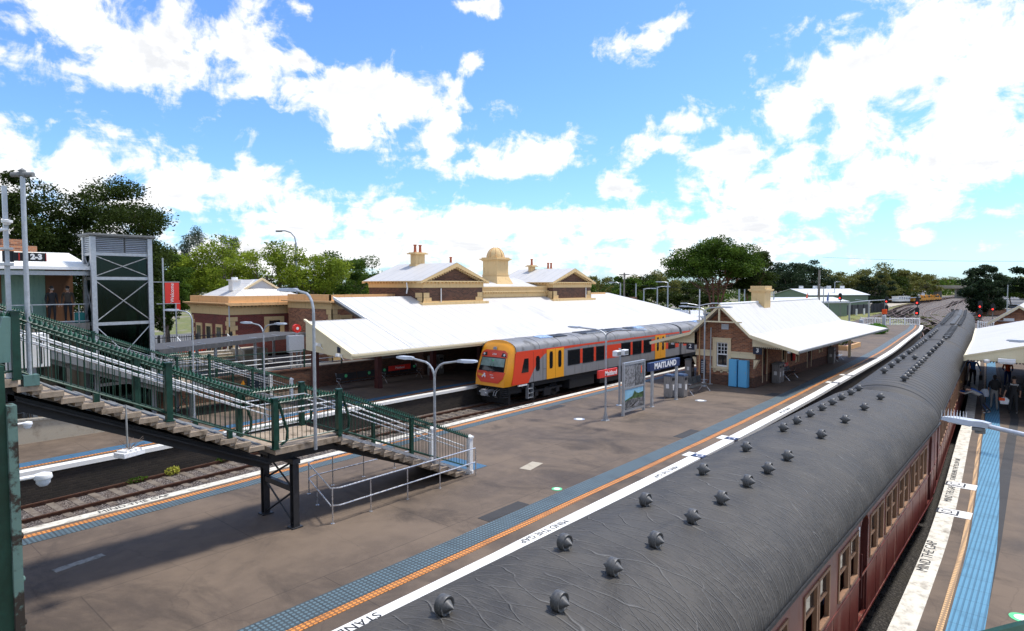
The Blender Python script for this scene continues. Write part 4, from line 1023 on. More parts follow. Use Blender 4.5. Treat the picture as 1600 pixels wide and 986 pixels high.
def staircase(label, xt0, z_top, xs, zl, xl0, xl1, n1, n2, xf, y0, y1, group, detail=True, top_from=None):
    t = thing('staircase', label, 'stairs', ((xl0+xl1)/2, (y0+y1)/2, 0), 0, group)
    r1 = (xl0-xs)/n1; h1 = (z_top-zl)/n1; r2 = (xf-xl1)/n2; h2 = zl/n2
    steps(t, xs, z_top, r1, h1, n1-1, y0, y1); steps(t, xl1, zl, r2, h2, n2-1, y0, y1)
    m = MB(); m.box(top_from, xs, y0, y1, z_top-.14, z_top); m.build('top_landing', 'tread', t)
    m = MB(); m.box(xl0-.02, xl1+.02, y0, y1, zl-.15, zl); m.build('landing', 'tread', t)
    # steel stringers; the near stair's black paints in the shadow under its steps
    m = MB()
    for y in (y0+.38, y1-.38):
        a = [(xs-.1, z_top-.30), (xl0, zl-.30), (xl0, zl-.58), (xs-.1, z_top-.58)]
        m.prism(a, 'y', y-.04, y+.04)
        m.box(xl0, xl1, y-.04, y+.04, zl-.42, zl-.15); m.prism([(xl1, zl-.16), (xf-.12, .02), (xf-.5, .0), (xl1, zl-.45)], 'y', y-.04, y+.04)
        m.box(top_from, xs, y-.04, y+.04, z_top-.45, z_top-.14)
    for y in (y0+.2, y1-.2): pass
    m.prism([(xs, z_top-.40), (xl0, zl-.40), (xl0, zl-.44), (xs, z_top-.44)], 'y', y0+.2, y1-.2)
    m.prism([(xl1, zl-.28), (xf-.4, .03), (xf-.45, .0), (xl1, zl-.32)], 'y', y0+.2, y1-.2)
    m.build('stringer', 'black' if detail else 'galv_dark', t)
    ya, yb = y0+.08, y1-.08
    for side, y in (('n', ya), ('f', yb)):
        xm = xs+(xl0-xs)*.52; zm = z_top+(zl-z_top)*.52
        fence_run(t, (top_from, y, z_top), (xs, y, z_top)); 
        fence_run(t, (xs, y, z_top), (xl0, y, zl)); fence_run(t, (xl0, y, zl), (xl1, y, zl)); fence_run(t, (xl1, y, zl), (xf, y, .08), h=1.10)
        for x, z in ((xs,z_top),(xm,zm),(xl0+.02,zl),(xl1-.02,zl)): post(t, x, y, z-.02, z+1.22, r=.062 if detail else .05)
        x = (xl1+xf)/2; post(t, x, y, zl*.5-.02, zl*.5+1.14, r=.05)
        for f_ in (.25,.78): 
            q = MB(); x = xs+(xl0-xs)*f_; z = z_top+(zl-z_top)*f_; q.box(x-.05,x+.05,y-.05,y+.05,z-.05,z+.13); q.build('fence_bracket','green',t)
        # white post at the foot with a cap
        q = MB(); q.box(xf-.075, xf+.075, y-.075, y+.075, .0, 1.18); q.box(xf-.10, xf+.10, y-.10, y+.10, 1.18, 1.24); q.box(xf-.09, xf+.09, y-.09, y+.09, 0, .10); q.lathe([(.09,1.24),(.05,1.28),(.0,1.30)], (xf,y,0), n=8)
        q.build('foot_post', 'white', t)
        # hand rails, two tubes on the inside
        s = .11 if side == 'n' else -.11; w = MB()
        for hz in (.92,.78):
            w.tube([(top_from+.1,y+s,z_top+hz),(xs,y+s,z_top+hz),(xl0,y+s,zl+hz),(xl1,y+s,zl+hz),(xf-.15,y+s,hz)], .019, 8)
        w.build('hand_rail', 'white' if detail and side == 'n' else 'galv', t)
        if detail:
            # curved end straps on the landing posts
            for xx in (xl0+.05, xl1):
                w = MB(); P = [(xx+.06,y,zl+1.18),(xx+.20,y,zl+.70),(xx+.30,y,zl+.38),(xx+.27,y,zl+.14),(xx+.12,y,zl+.06)]; w.tube(P, .035, 6); w.build('post_strap', 'green', t)
    # kerb channel at the edge of the lower flight
    w = MB(); w.prism([(xl1,zl+.04),(xf,.10),(xf,.02),(xl1,zl-.05)], 'y', y0-.02, y0+.015); w.build('edge_channel', 'galv', t)
    return t
st1 = staircase('green railed concrete stairs in the foreground coming down to the island platform', 2.8, 4.48, 2.75, 2.18, 7.75, 9.62, 15, 14, 14.55, 14.32, 16.34, 'footbridge stairs to the platforms', True, .42)
st2 = staircase('farther grey steel stairs coming down to platform one behind the foreground stairs', 4.9, 4.48, 4.9, 1.65, 11.7, 13.2, 18, 10, 17.4, 30.4, 32.7, 'footbridge stairs to the platforms', False, .42)
w = MB(); w.prism([(4.9,4.42),(11.7,1.62),(11.7,1.30),(4.9,4.06)],'y',30.34,30.39); w.box(11.7,13.2,30.34,30.39,1.30,1.64); w.prism([(13.2,1.64),(17.35,.06),(17.1,.0),(13.2,1.30)],'y',30.34,30.39); w.build('side_stringer','galv_dark',st2)
w = MB(); w.prism([(4.9,4.47),(11.7,1.67),(11.7,1.62),(4.9,4.42)],'y',30.33,30.40); w.build('stringer_edge','lamp_grey',st2)
# trestle under the landing
m = MB()
for y in (14.55, 16.05):
    m.box(8.27, 8.43, y-.09, y-.07, 0, 1.76); m.box(8.27, 8.43, y+.07, y+.09, 0, 1.76); m.box(8.34, 8.36, y-.07, y+.07, 0, 1.76); m.box(8.2,8.5,y-.14,y+.14,0,.03)
m.box(8.29, 8.41, 14.6, 16.0, .92, 1.06); m.box(8.25,8.45,14.42,16.2,1.66,1.78)
m.cyl((8.35,14.6,.98),(8.35,16.0,1.70),.028,4); m.cyl((8.35,16.0,1.0),(8.35,14.6,1.70),.028,4); m.cyl((8.35,14.6,.08),(8.35,16.0,.92),.028,4); m.cyl((8.35,16.0,.08),(8.35,14.6,.92),.028,4)
m.build('trestle', 'charcoal', st1)
for x, zt in ((6.4,3.3),(12.4,1.3)):
    m = MB()
    for y in (30.7, 32.4): m.box(x-.08, x+.08, y-.08, y+.08, 0, zt)
    m.cyl((x,30.7,.1),(x,32.4,zt-.1),.028,4); m.cyl((x,32.4,.1),(x,30.7,zt-.1),.028,4); m.box(x-.06,x+.06,30.7,32.4,zt-.15,zt-.02)
    m.build('trestle', 'galv_dark', st2)
# stainless hand rail round the headroom hazard under the stairs
t = thing('hand_rail', 'stainless steel guard rail on the platform around the underside of the foreground stairs', 'guard rail', (11.5,15.2,0))
P = [(14.45,14.06),(9.30,13.96),(9.10,14.08),(9.98,16.60),(10.25,16.74),(14.0,16.74)]
for h in (.92,.46):
    m = MB(); m.tube([(x,y,h) for x,y in P], .021, 8); m.build('rail', 'steel', t)
m = MB(); m.tube([(14.45,14.06,.92),(14.50,14.08,.86),(14.50,14.08,0)], .021, 8); m.build('rail','steel',t)
for x, y in ((9.11,14.02),(10.3,14.0),(11.6,14.01),(12.88,14.03),(9.62,15.55),(9.98,16.58),(10.9,16.74),(12.05,16.74),(13.3,16.74),(14.0,16.74)):
    m = MB(); m.cyl((x,y,0),(x,y,.92),.019,8); m.lathe([(.05,0),(.05,.012),(.02,.014)],(x,y,0),n=10); m.build('stanchion','steel',t)

# ------------------------------------------------------------------ the footbridge
t = thing('footbridge', 'dark green steel footbridge with flaking paint at the left edge of the view', 'footbridge', (-.9,14,0))
m = MB(); m.box(-2.2,.40,-9,34,4.34,4.48); m.box(.30,.42,-9,34,4.0,4.34); m.box(-2.22,-2.1,-9,34,4.0,4.34); m.build('deck','concrete',t)
m = MB()
for y in np.arange(-8,34,1.6): m.box(-2.1,.3,y,y+.12,4.05,4.34)
m.build('deck_beam','charcoal',t)
for X in (.34,-2.16):
    m = MB(); m.box(X-.03,X+.03,3.4,14.35,5.68,5.76); m.box(X-.03,X+.03,16.3,30.4,5.68,5.76); m.box(X-.03,X+.03,-9,-.6,5.68,5.76); m.box(X-.03,X+.03,3.4,34,4.5,4.56)
    for y in np.arange(3.5,34,.13):
        if X < 0 or not (14.35 < y < 16.3 or 30.4 < y < 32.7): m.box(X-.008,X+.008,y,y+.016,4.5,5.7)
    m.build('parapet','green',t)
for y in (19.0, 33.5, 5.6, -6.0):
    m = MB()
    for X in (-2.0, .2): m.box(X-.11, X+.11, y-.11, y+.11, GZ, 4.3)
    m.cyl((-2.0,y,.2),(.2,y,3.9),.04,4); m.cyl((.2,y,.2),(-2.0,y,3.9),.04,4); m.box(-2.0,.2,y-.06,y+.06,1.9,2.05)
    m.build('pier','galv_dark',t)
# the dark panel beside the camera and its flaking flange
m = MB(); m.box(.26,.468,2.62,5.2,2.0,5.93); m.build('side_panel','green',t)
m = MB(); m.prism([(.28,5.935),(.44,5.935),(.485,6.09),(.505,6.09),(.500,5.935)], 'y', 2.70, 2.76); m.build('top_plate','verdigris2',t)
m = MB(); m.box(.468,.494,2.60,2.66,2.0,5.80)
for q in range(22): m.lathe([(.0,0),(.014,.0),(.010,.010),(0,.014)], (.492,2.63,2.2+q*.15), 'x', 8)
m.build('riveted_flange','verdigris',t)
m = MB(); m.tube([(1.50,.10,5.495),(1.54,.03,5.528),(1.60,-.07,5.57),(1.75,-.32,5.65)], .020, 10); m.tube([(1.50,.10,5.495),(1.49,.12,5.3),(1.40,.3,4.4),(.35,.3,4.4)], .020, 10); m.build('bulged_rail','green',t)

# ------------------------------------------------------------------ lamps on the platforms
def led_head(parent, c, d, tilt=.0, L=.62, W=.30, fins=False, part='lamp_head'):
    # flat street-lantern: c is where the arm enters, d the unit direction outwards
    d = Vector((d[0], d[1], tilt)).normalized(); s = Vector((-d.y, d.x, 0)).normalized(); u = d.cross(s)
    if u.z < 0: u = -u
    c = Vector(c); m = MB()
    def P(a, b, h): return c+d*a+s*b+u*h
    secs = [(0,.055,.05),(.10,.07,.06),(.20,W/2,.05),(L*.8,W/2,.04),(L,W/2*.7,.02)]
    V = []
    for a, w, h in secs: V += [P(a,-w,-.03),P(a,w,-.03),P(a,w*.85,h),P(a,-w*.85,h)]
    F = [(0,1,2,3),tuple(range(16,20))[::-1]]+[(i*4+j, i*4+(j+1)%4, i*4+4+(j+1)%4, i*4+4+j) for i in range(4) for j in range(4)]
    m.add(V, F); o = m.build(part, 'lamp_grey', parent, smooth=True)
    m = MB(); m.add([P(.22,-W*.36,-.035),P(L*.88,-W*.34,-.035),P(L*.88,W*.34,-.035),P(.22,W*.36,-.035),P(.24,-W*.33,-.05),P(L*.85,-W*.3,-.05),P(L*.85,W*.3,-.05),P(.24,W*.33,-.05)],
        [(0,1,2,3),(4,7,6,5),(0,4,5,1),(1,5,6,2),(2,6,7,3),(3,7,4,0)]); m.build('diffuser','glassy',o)
    return o
def lamp(label, x, y, z0, zt, arms, group='platform lamp posts', r=.045, base=True, bend=.5, reach=.9, cat='lamp post', name='lamp_post', L=.62):
    t = thing(name, label, cat, (x,y,z0), 0, group)
    m = MB(); m.cyl((x,y,z0),(x,y,zt-bend if arms else zt),r,10,r*.85)
    if base:
        m.box(x-.15,x+.15,y-.15,y+.15,z0,z0+.02)
        for a in range(4):
            c, s = math.cos(a*math.pi/2+.78), math.sin(a*math.pi/2+.78)
            m.prism([(0,z0+.02),(.14,z0+.02),(.04,z0+.45),(0,z0+.45)], 'y', -.008, .008)
            vs = m.v[-8:]; m.v[-8:] = [(x+v[0]*c-v[1]*s, y+v[0]*s+v[1]*c, v[2]) for v in vs]
    m.build('pole','galv',t)
    for dx, dy in arms:
        n = math.hypot(dx, dy); dx, dy = dx/n, dy/n
        pts = [(x,y,zt-bend)]+[(x+dx*reach*.55*(1-math.cos(a)), y+dy*reach*.55*(1-math.cos(a)), zt-bend+bend*.9*math.sin(a)) for a in (R(15),R(35),R(55),R(75),R(90))]+[(x+dx*reach,y+dy*reach,zt)]
        m = MB(); m.tube(pts, r*.75, 8); m.build('arm','galv',t)
        led_head(t, pts[-1], (dx,dy), .05, L=L, W=L*.45)
    return t
AX = (rt.x, rt.y)
lamp('double headed lamp post standing behind the lower flight of the foreground stairs', 12.9,14.27,.70,3.9,[(-.2,1),(.35,-1)], reach=.8, bend=.55, base=False)
lamp('tall single lamp on a post bolted to the foreground stair landing', 8.78,14.24,1.98,6.05,[(-.25,1)], reach=.55, bend=.55, base=False)
lamp('slim double armed lamp post with the small red station sign', 24.37,15.4,.0,4.2,[(-.1,1),(.1,-1)], reach=1.25, bend=.35, r=.05, L=.7)
lamp('slim double armed lamp post right in front of the island building gable', 36.6,16.1,.0,4.85,[(-.1,1),(.1,-1)], reach=1.0, bend=.3, r=.05)
lamp('double headed lamp post on platform one near the farther stairs', 14.1,27.0,0,4.45,[(-.3,1),(.3,-1)], reach=.7, bend=.5, r=.04)
lamp('single lamp post on platform one left of the brick parcels building', 12.0,29.4,0,5.05,[(-.55,.6)], reach=.6, bend=.5, r=.04)
# tall square post and tall lamp at the head of the stairs
t = thing('lamp_post', 'very tall lamp post with a T shaped head at the foreground stair head', 'lamp post', (2.95,14.42,4.33))
m = MB(); m.cyl((2.95,14.42,4.4),(2.95,14.42,8.28),.044,12,.040); m.build('pole','galv',t)
m = MB(); m.box(2.83,3.07,14.30,14.54,4.33,4.53); m.build('base_box','verdigris2',t)
m = MB(); a = Vector((2.95,14.42,8.22)); r_ = Vector((rt.x,rt.y,0))
m.cyl(a-r_*.20, a-r_*.06, .045, 10); m.cyl(a+r_*.06, a+r_*.20, .045, 10); m.cyl(a-r_*.07,a+r_*.07,.055,10); m.lathe([(.05,8.2),(.055,8.30),(.0,8.34)],(2.95,14.42,0)); m.build('lamp_head','galv_dark',t)
t = thing('sign_post', 'square galvanised post carrying the black platform number sign at the stair head', 'sign post', (2.70,14.55,4.48))
m = MB(); m.box(2.665,2.735,14.51,14.59,5.5,8.0); m.box(2.60,2.78,14.44,14.66,6.55,6.60); m.box(2.60,2.78,14.44,14.66,6.84,6.88); m.build('post','galv',t)
m = MB(); m.box(2.63,2.77,14.48,14.62,4.48,5.52); m.build('base_collar','white',t)
m = MB(); m.box(2.78,3.29,14.50,14.56,6.64,6.80); m.box(2.64,2.80,14.52,14.60,6.62,6.82); pn = m.build('sign_panel','black',t)
m = MB(); m.box(2.86,2.88,14.49,14.50,6.65,6.79); m.box(3.275,3.285,14.49,14.50,6.65,6.79); m.build('orange_stripe','sign_red',pn)
text('2-3', .135, (3.13,14.493,6.72), (1,0,0), (0,0,1), 'white_clean', pn, bold=.008)
m = MB(); m.lathe([(.0,.0),(.04,.0),(.06,.03),(.085,.04),(.09,.085),(.02,.10)], (2.69,14.38,7.28)); m.build('camera_dome','white',t)
m = MB(); m.cyl((2.69,14.38,7.2),(2.2,14.38,7.13),.03,8); m.build('camera_arm','white',t)
# cabinet by the stair head
t = thing('electrical_cabinet', 'white louvred electrical cabinet hung behind the rails at the stair head', 'cabinet', (3.4,16.7,4.5))
m = MB(); m.box(3.05,3.75,16.55,16.95,4.42,5.15); m.build('cabinet_body','white_clean',t,bevel=.015)
for x in (3.2,3.4,3.6):
    m = MB(); m.box(x-.012,x+.012,16.535,16.55,4.5,5.05); m.build('vent_slot','black',t)
# small fittings under and beside the stairs
for (x,y,z,lab) in ((4.42,13.95,2.83,'white floodlight with dry twigs on it hung under the foreground stairs'),):
    t = thing('floodlight', lab, 'floodlight', (x,y,z+.1))
    m = MB(); m.obox((x,y,z),(.46,.30,.10),.35); m.obox((x,y,z+.06),(.36,.22,.05),.35)
    for q in range(4): m.obox((x-.15+q*.1,y-.05+q*.03,z+.06),(.02,.28,.06),.35)
    m.build('housing','white_clean',t,bevel=.02)
    m = MB(); m.cyl((x,y+.1,z),(x+.1,y+.45,z+.9),.02,6); m.build('bracket','galv_dark',t)
    m = MB()
    for q in range(26): a = rnd.uniform(0,6.28); e = rnd.uniform(.12,.34); m.cyl((x,y,z+.08),(x+math.cos(a)*e,y+math.sin(a)*e,z+.08+rnd.uniform(.04,.22)),.004,3)
    m.build('twigs','bark',t)
def dome(x, y, z, lab):
    t = thing('dome_camera', lab, 'security camera', (x,y,z))
    m = MB(); m.lathe([(0,-.06),(.03,-.055),(.05,-.03),(.052,0)],(x,y,z)); m.build('dome','glassy',t,smooth=True)
    m = MB(); m.lathe([(.06,0),(.066,.012),(.06,.04),(.012,.055)],(x,y,z)); m.cyl((x,y,z+.03),(x-1.0,y-.02,z+.05),.016,8); m.build('housing','white_clean',t,smooth=True)
dome(1.33,6.2,4.62,'lower white dome security camera on an arm at the bridge edge')
dome(2.3,11.5,4.12,'upper small white dome security camera on an arm at the bridge edge')
# ================================================================== STATION BUILDINGS
# street level behind platform one
m = MB(); m.prism([(11.8,34.0),(28.4,34.0),(28.4,36),(62,36),(62,52),(11.8,52)], 'z', GZ, 1.15); struct('street', m, 'road')
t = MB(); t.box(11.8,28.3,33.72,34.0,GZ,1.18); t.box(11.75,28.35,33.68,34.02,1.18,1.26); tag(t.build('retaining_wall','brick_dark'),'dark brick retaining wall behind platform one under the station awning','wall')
t = thing('ramp_wall','pale concrete parapet of the ramp at the left end of platform one','wall',(3,30.3,0))
m = MB(); m.prism([(-10,0),(8.9,0),(8.9,.72),(4.2,.98),(-10,.98)],'y',30.22,30.42); m.build('wall','concrete_light',t)
m = MB(); m.prism([(-10,.98),(4.2,.98),(8.95,.72),(8.95,.80),(4.2,1.06),(-10,1.06)],'y',30.16,30.48); m.build('capping','concrete',t)
t = thing('hand_rail','low grey pipe rail at the back of platform one beneath the concourse','guard rail',(3,31.5,0))
for h in (.5,1.0):
    m = MB(); m.cyl((-6,31.6,h),(9.5,31.6,h),.02,6); m.build('rail','galv_dark',t)
m = MB()
for x in np.arange(-6,9.6,1.55): m.cyl((x,31.6,0),(x,31.6,1.0),.02,6)
m.build('stanchions','galv_dark',t)
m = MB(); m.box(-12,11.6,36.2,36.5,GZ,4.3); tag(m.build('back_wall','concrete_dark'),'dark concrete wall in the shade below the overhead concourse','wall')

# overhead concourse with white roof, reached from the bridge
t = thing('concourse_building','overhead concourse with white corrugated roof, pale green walls and brown doors','building',(0,34.5,4.4),0)
m = MB(); m.box(-14,9.0,33.0,38.5,4.30,4.48); m.box(-14,9.0,32.94,33.0,4.18,4.50); m.build('floor','concrete',t)
m = MB(); m.box(-14,8.9,35.0,35.2,4.48,7.2); w = m.build('wall','teal_wall',t)
for a, b in ((-3.2,-2.0),(5.55,6.25)):
    m = MB(); m.box(a,b,34.93,35.0,4.5,6.75); m.build('door','timber',t)
m = MB(); m.box(7.85,8.9,34.9,35.0,4.5,6.9); m.build('louvre_panel','timber',t)
m = MB(); m.slab([(-14,32.8,6.98),(9.15,32.8,6.98),(9.15,36.4,7.74),(-14,36.4,7.74)],.05); m.build('roof','roof_cream',t)
m = MB(); m.box(-14,9.15,32.72,32.80,6.86,6.99); m.build('gutter','white',t)
m = MB(); m.box(-14,9.1,32.92,33.06,6.62,6.80)
for x in (-4.0,-.6,2.9,6.75): m.cyl((x,33.0,4.48),(x,33.0,6.62),.09,10)
m.build('column_frame','galv',t)
m = MB(); m.box(-14,9.0,33.02,33.05,5.32,5.36); m.box(-14,9.0,33.02,33.05,4.56,4.60)
for x in np.arange(-13.5,9.1,1.7): m.box(x,x+.03,33.02,33.05,4.48,5.35)
m.build('balustrade','galv',t)
m = MB(); m.box(-14,7.9,36.4,36.9,7.5,8.02); m.box(6.6,7.4,36.45,36.85,8.02,8.30); m.build('brick_parapet','brick',t)
m = MB(); m.box(7.9,9.15,36.3,36.6,7.3,7.62); m.box(7.9,8.25,36.25,36.32,7.3,7.62); m.build('gable_board','white',t)
for x in (-3.0,2.9,8.9):
    for y in (33.2,36.1): m = MB(); m.box(x-.1,x+.1,y-.1,y+.1,0,4.30); m.build('support_column','galv_dark',t)

# lift tower
t = thing('lift_tower','glass lift tower in a grey steel frame with crossed bracing and louvred top','lift tower',(10.3,33.3,0))
x0,x1,y0,y1 = 9.10,11.42,32.6,33.7
m = MB()
for x in (x0,x1):
    for y in (y0,y1): m.box(x-.10,x+.10,y-.10,y+.10,0,8.42)
for z in (1.6,4.36,6.42,7.52):
    for y in (y0,y1): m.box(x0,x1,y-.05,y+.05,z,z+.14)
    for x in (x0,x1): m.box(x-.05,x+.05,y0,y1,z,z+.14)
m.build('frame','galv',t)
m = MB()
for za, zb in ((1.74,4.36),(4.5,6.42),(6.56,7.52)):
    m.cyl((x0,y0-.03,za),(x1,y0-.03,zb),.022,5); m.cyl((x0,y0-.05,zb),(x1,y0-.05,za),.022,5)
    m.cyl((x0-.03,y0,za),(x0-.03,y1,zb),.022,5); m.cyl((x0-.05,y0,zb),(x0-.05,y1,za),.022,5)
m.build('bracing','galv',t)
m = MB(); m.box(x0+.11,x1-.11,y0+.02,y0+.05,.1,7.5); m.box(x0+.11,x1-.11,y1-.05,y1-.02,.1,7.5); m.box(x0+.02,x0+.05,y0+.11,y1-.11,.1,7.5); m.box(x1-.05,x1-.02,y0+.11,y1-.11,.1,7.5)
def m_liftglass():
    s = NT('lift_glass'); g = s.n('ShaderNodeBsdfGlossy'); g.inputs['Roughness'].default_value = .08; g.inputs[0].default_value = (.5,.7,.66,1)
    tr = s.n('ShaderNodeBsdfTransparent'); tr.inputs[0].default_value = (.17,.29,.26,1); mx_ = s.n('ShaderNodeMixShader'); mx_.inputs[0].default_value = .035
    s.l(tr.outputs[0], mx_.inputs[1]); s.l(g.outputs[0], mx_.inputs[2]); s.l(mx_.outputs[0], s.out.inputs[0]); return s.m
M['lift_glass'] = m_liftglass()
m.build('glass_walls','lift_glass',t)
m = MB(); m.box(x0+.6,x1-.9,y0+.5,y1-.2,4.5,5.6); m.box(x0+.35,x0+.45,y0+.5,y0+.6,0,7.5); m.box(x1-.45,x1-.35,y0+.5,y0+.6,0,7.5); m.box(10.3,10.42,y0+.5,y0+.56,0,7.5); m.build('lift_car','charcoal',t)
m = MB(); m.box(x0+.1,x1-.1,y0+.6,y1-.1,0,.1)
for z in np.arange(7.70,8.36,.085):
    for (a,b,c,d) in ((x0+.1,10.33,y0-.02,y0+.03),(10.41,x1-.1,y0-.02,y0+.03)): m.add([(a,c-.03,z),(b,c-.03,z),(b,d,z+.05),(a,d,z+.05),(a,c-.03,z-.012),(b,c-.03,z-.012),(b,d,z+.038),(a,d,z+.038)],[(0,1,2,3),(4,7,6,5),(0,4,5,1),(1,5,6,2),(2,6,7,3),(3,7,4,0)])
    m.box(x0-.04,x0-.02,y0+.1,y1-.1,z,z+.05); m.box(x1+.02,x1+.04,y0+.1,y1-.1,z,z+.05)
m.build('louvres','lamp_grey',t)
m = MB(); m.box(x0-.22,x1+.22,y0-.22,y1+.22,8.42,8.50); m.box(x0-.15,x1+.15,y0-.15,y1+.15,8.36,8.42); m.box(x0+.1,x1-.1,y0+.1,y1-.1,7.66,8.36); m.build('roof','galv_dark',t)

# covered way
t = thing('covered_walkway','flat grey roofed walkway on steel columns in front of the parcels building','walkway roof',(16.8,34.5,1.15))
A_, B_ = Vector((11.9,32.6,0)), Vector((22.3,36.75,0)); d_ = (B_-A_).normalized(); n_ = Vector((-d_.y,d_.x,0))
def W_(u, v, z): p = A_+d_*u+n_*v; return (p.x,p.y,z)
Lw = (B_-A_).length
m = MB(); m.add([W_(-.3,-.1,2.86),W_(Lw,-.1,2.86),W_(Lw,2.7,2.86),W_(-.3,2.7,2.86),W_(-.3,-.1,3.10),W_(Lw,-.1,3.10),W_(Lw,2.7,3.10),W_(-.3,2.7,3.10)],[(0,3,2,1),(4,5,6,7),(0,1,5,4),(1,2,6,5),(2,3,7,6),(3,0,4,7)]); m.build('roof','charcoal2',t)
m = MB()
for q in range(6): 
    a = W_(.6+q*1.9,-.12,3.12); b = W_(.9+q*1.9,.7,3.13); m.cyl(a,b,.02,5)
m.build('roof_flashing','galv',t)
for u in (.4,3.6,4.3,6.6,7.3,9.8,10.6):
    p = W_(u,.3 if u not in (4.3,7.3,10.6) else 2.3,0); m = MB(); m.cyl((p[0],p[1],.0 if p[1] < 34 else 1.15),(p[0],p[1],2.86),.09,10); m.build('column','galv',t)
# brick parcels building
def quoins(m, x, y, z0, z1, dx, dy, proud=.03, big=.55, sm=.38, hh=.30):
    # alternating corner blocks on the corner (x,y); dx,dy point along the two faces
    z = z0; k = 0
    while z+hh <= z1+.01:
        s = big if k % 2 == 0 else sm; s2 = sm if k % 2 == 0 else big
        m.box(x-dx*proud, x+dx*s, y-dy*proud, y+dy*s2*0+dy*.02, z, z+hh-.012); m.box(x-dx*proud, x+dx*.02, y-dy*proud, y+dy*s2, z, z+hh-.012)
        z += hh; k += 1
t = thing('parcels_building','small crimson brick building with ochre quoins, parapet and white hipped roof','building',(21.8,45,1.15))
x0,x1,y0,y1,zb_ = 18.7,24.9,42.0,48.0,1.15
m = MB(); m.box(x0,x1,y0,y1,zb_,4.30); wl_ = m.build('wall','brick_red',t)
for qa in ((x0,y0,zb_,4.0,1,1),(x1,y0,zb_,4.0,-1,1),(x0,y1,zb_,4.0,1,-1)): m = MB(); quoins(m,*qa); m.build('quoins','render_cream',t)
m = MB(); m.box(x0-.05,x1+.05,y0-.05,y1+.05,3.98,4.42); m.box(x0-.10,x1+.10,y0-.10,y1+.10,4.42,4.50)
for x in np.arange(x0,x1,.26): m.box(x,x+.13,y0-.20,y0-.06,4.50,4.60)
for y in np.arange(y0,y1,.26): m.box(x0-.20,x0-.04,y,y+.13,4.49,4.60)
m.build('frieze','render_cream',t)
m = MB(); m.prism([(x0-.45,4.74),(x0-.1,4.60),(x1+.1,4.60),(x1+.45,4.74),(x1+.45,4.80),(x0-.45,4.80)],'y',y0-.42,y1+.42); m.build('cornice','orange_trim',t)
m = MB(); m.box(x0-.05,x1+.05,y0-.05,y0+.2,4.80,5.25); m.box(x0-.05,x0+.2,y0+.2,y1+.05,4.80,5.25); m.box(x1-.2,x1+.05,y0+.2,y1+.05,4.80,5.25); m.build('parapet','orange_trim',t)
m = MB(); cx = 21.6; m.add([(x0+.2,y0+.2,5.05),(x1-.2,y0+.2,5.05),(x1-.2,y1-.2,5.05),(x0+.2,y1-.2,5.05),(cx,44.2,6.40),(cx,46,6.40)],[(0,1,4),(1,2,5,4),(2,3,5),(3,0,4,5),(0,3,2,1)]); m.build('roof','roof',t)
m = MB(); m.prism([(20.3,5.62),(23.1,5.62),(21.7,6.42)],'y',43.3,44.8); gb = m.build('gablet','lamp_grey',t)
m = MB(); m.prism([(20.1,5.60),(20.35,5.60),(21.7,6.36),(23.05,5.60),(23.3,5.60),(21.7,6.52)],'y',43.15,43.35); m.build('bargeboard','cream',gb)
m = MB(); m.box(19.9,20.5,44.0,44.6,5.6,6.32); m.box(19.8,20.6,43.9,44.7,6.32,6.40); m.cyl((20.2,44.3,6.4),(20.2,44.3,6.56),.22,10); m.build('roof_ventilator','white',t)
m = MB(); m.box(21.15,22.65,41.95,42.02,2.3,3.78); wf = m.build('window','render_cream',t)
m = MB(); m.box(21.5,22.3,41.92,41.96,2.5,3.5); m.build('pane','glass',wf)
for y in (43.0,44.6,46.2):
    m = MB(); m.box(x0-.05,x0+.02,y,y+1.0,1.3,3.3); wf = m.build('door_frame','render_cream',t); m = MB(); m.box(x0-.07,x0-.04,y+.18,y+.82,1.3,3.1); m.build('pane','glass',wf)
m = MB(); m.tube([(19.0,41.85,4.75),(18.6,41.8,4.75),(18.6,41.8,3.2)],.04,6); m.build('downpipe','galv',t)

t.location.x += .85; t.location.z += .18
# railing along the top of the retaining wall
t = thing('street_railing','green and white pipe railing along the street edge above platform one','guard rail',(20,34.1,1.26))
for h, mt in ((1.05,'green'),(.72,'white'),(.45,'white'),(.2,'white')):
    m = MB(); m.cyl((12.2,33.85,1.26+h),(28.2,33.85,1.26+h),.022,6); m.build('rail',mt,t)
for x in np.arange(12.4,28.4,2.6):
    m = MB(); m.box(x-.035,x+.035,33.81,33.89,1.26,2.36); m.build('railing_post','green',t)
# sign boards on and above that wall
t = thing('notice_board','dark notice board with white print fixed to the brick wall under the railing','notice board',(17.5,33.6,.3))
m = MB(); m.box(16.6,18.0,33.60,33.68,.35,1.25); b_ = m.build('board','navy_dark',t)
for r_ in range(5):
    for c_ in range(3): text(('TRAINS','LIFT','EXIT')[c_], .085, (16.85+c_*.45,33.595,1.12-r_*.16), (1,0,0),(0,0,1),'white_clean',b_, sx=.9)
t = thing('warning_sign','small yellow triangle warning sign beside the dark notice board','sign',(16.3,33.6,.7))
m = MB(); m.prism([(16.2,.72),(16.46,.72),(16.33,.96)],'y',33.62,33.66); m.build('plate','yellow',t)
t = thing('equipment_box','grey equipment box on two legs behind the white railing','cabinet',(20.1,34.7,1.2))
m = MB(); m.box(19.6,20.6,34.5,34.8,2.15,3.15); m.build('box_body','lamp_grey',t); 
for x in (19.75,20.4): m = MB(); m.box(x,x+.07,34.6,34.7,1.15,2.15); m.build('leg','galv',t)
t = thing('fire_hose_reel','round red fire hose reel above the grey equipment box','hose reel',(20.4,34.9,3.4))
m = MB(); m.cyl((20.35,34.8,3.55),(20.35,35.0,3.55),.26,20); m.build('reel','sign_red',t); m = MB(); m.cyl((20.35,34.78,3.55),(20.35,34.81,3.55),.09,12); m.build('hub','white',t); m = MB(); m.box(20.3,20.4,34.85,34.95,1.15,3.5); m.build('stand','galv',t)
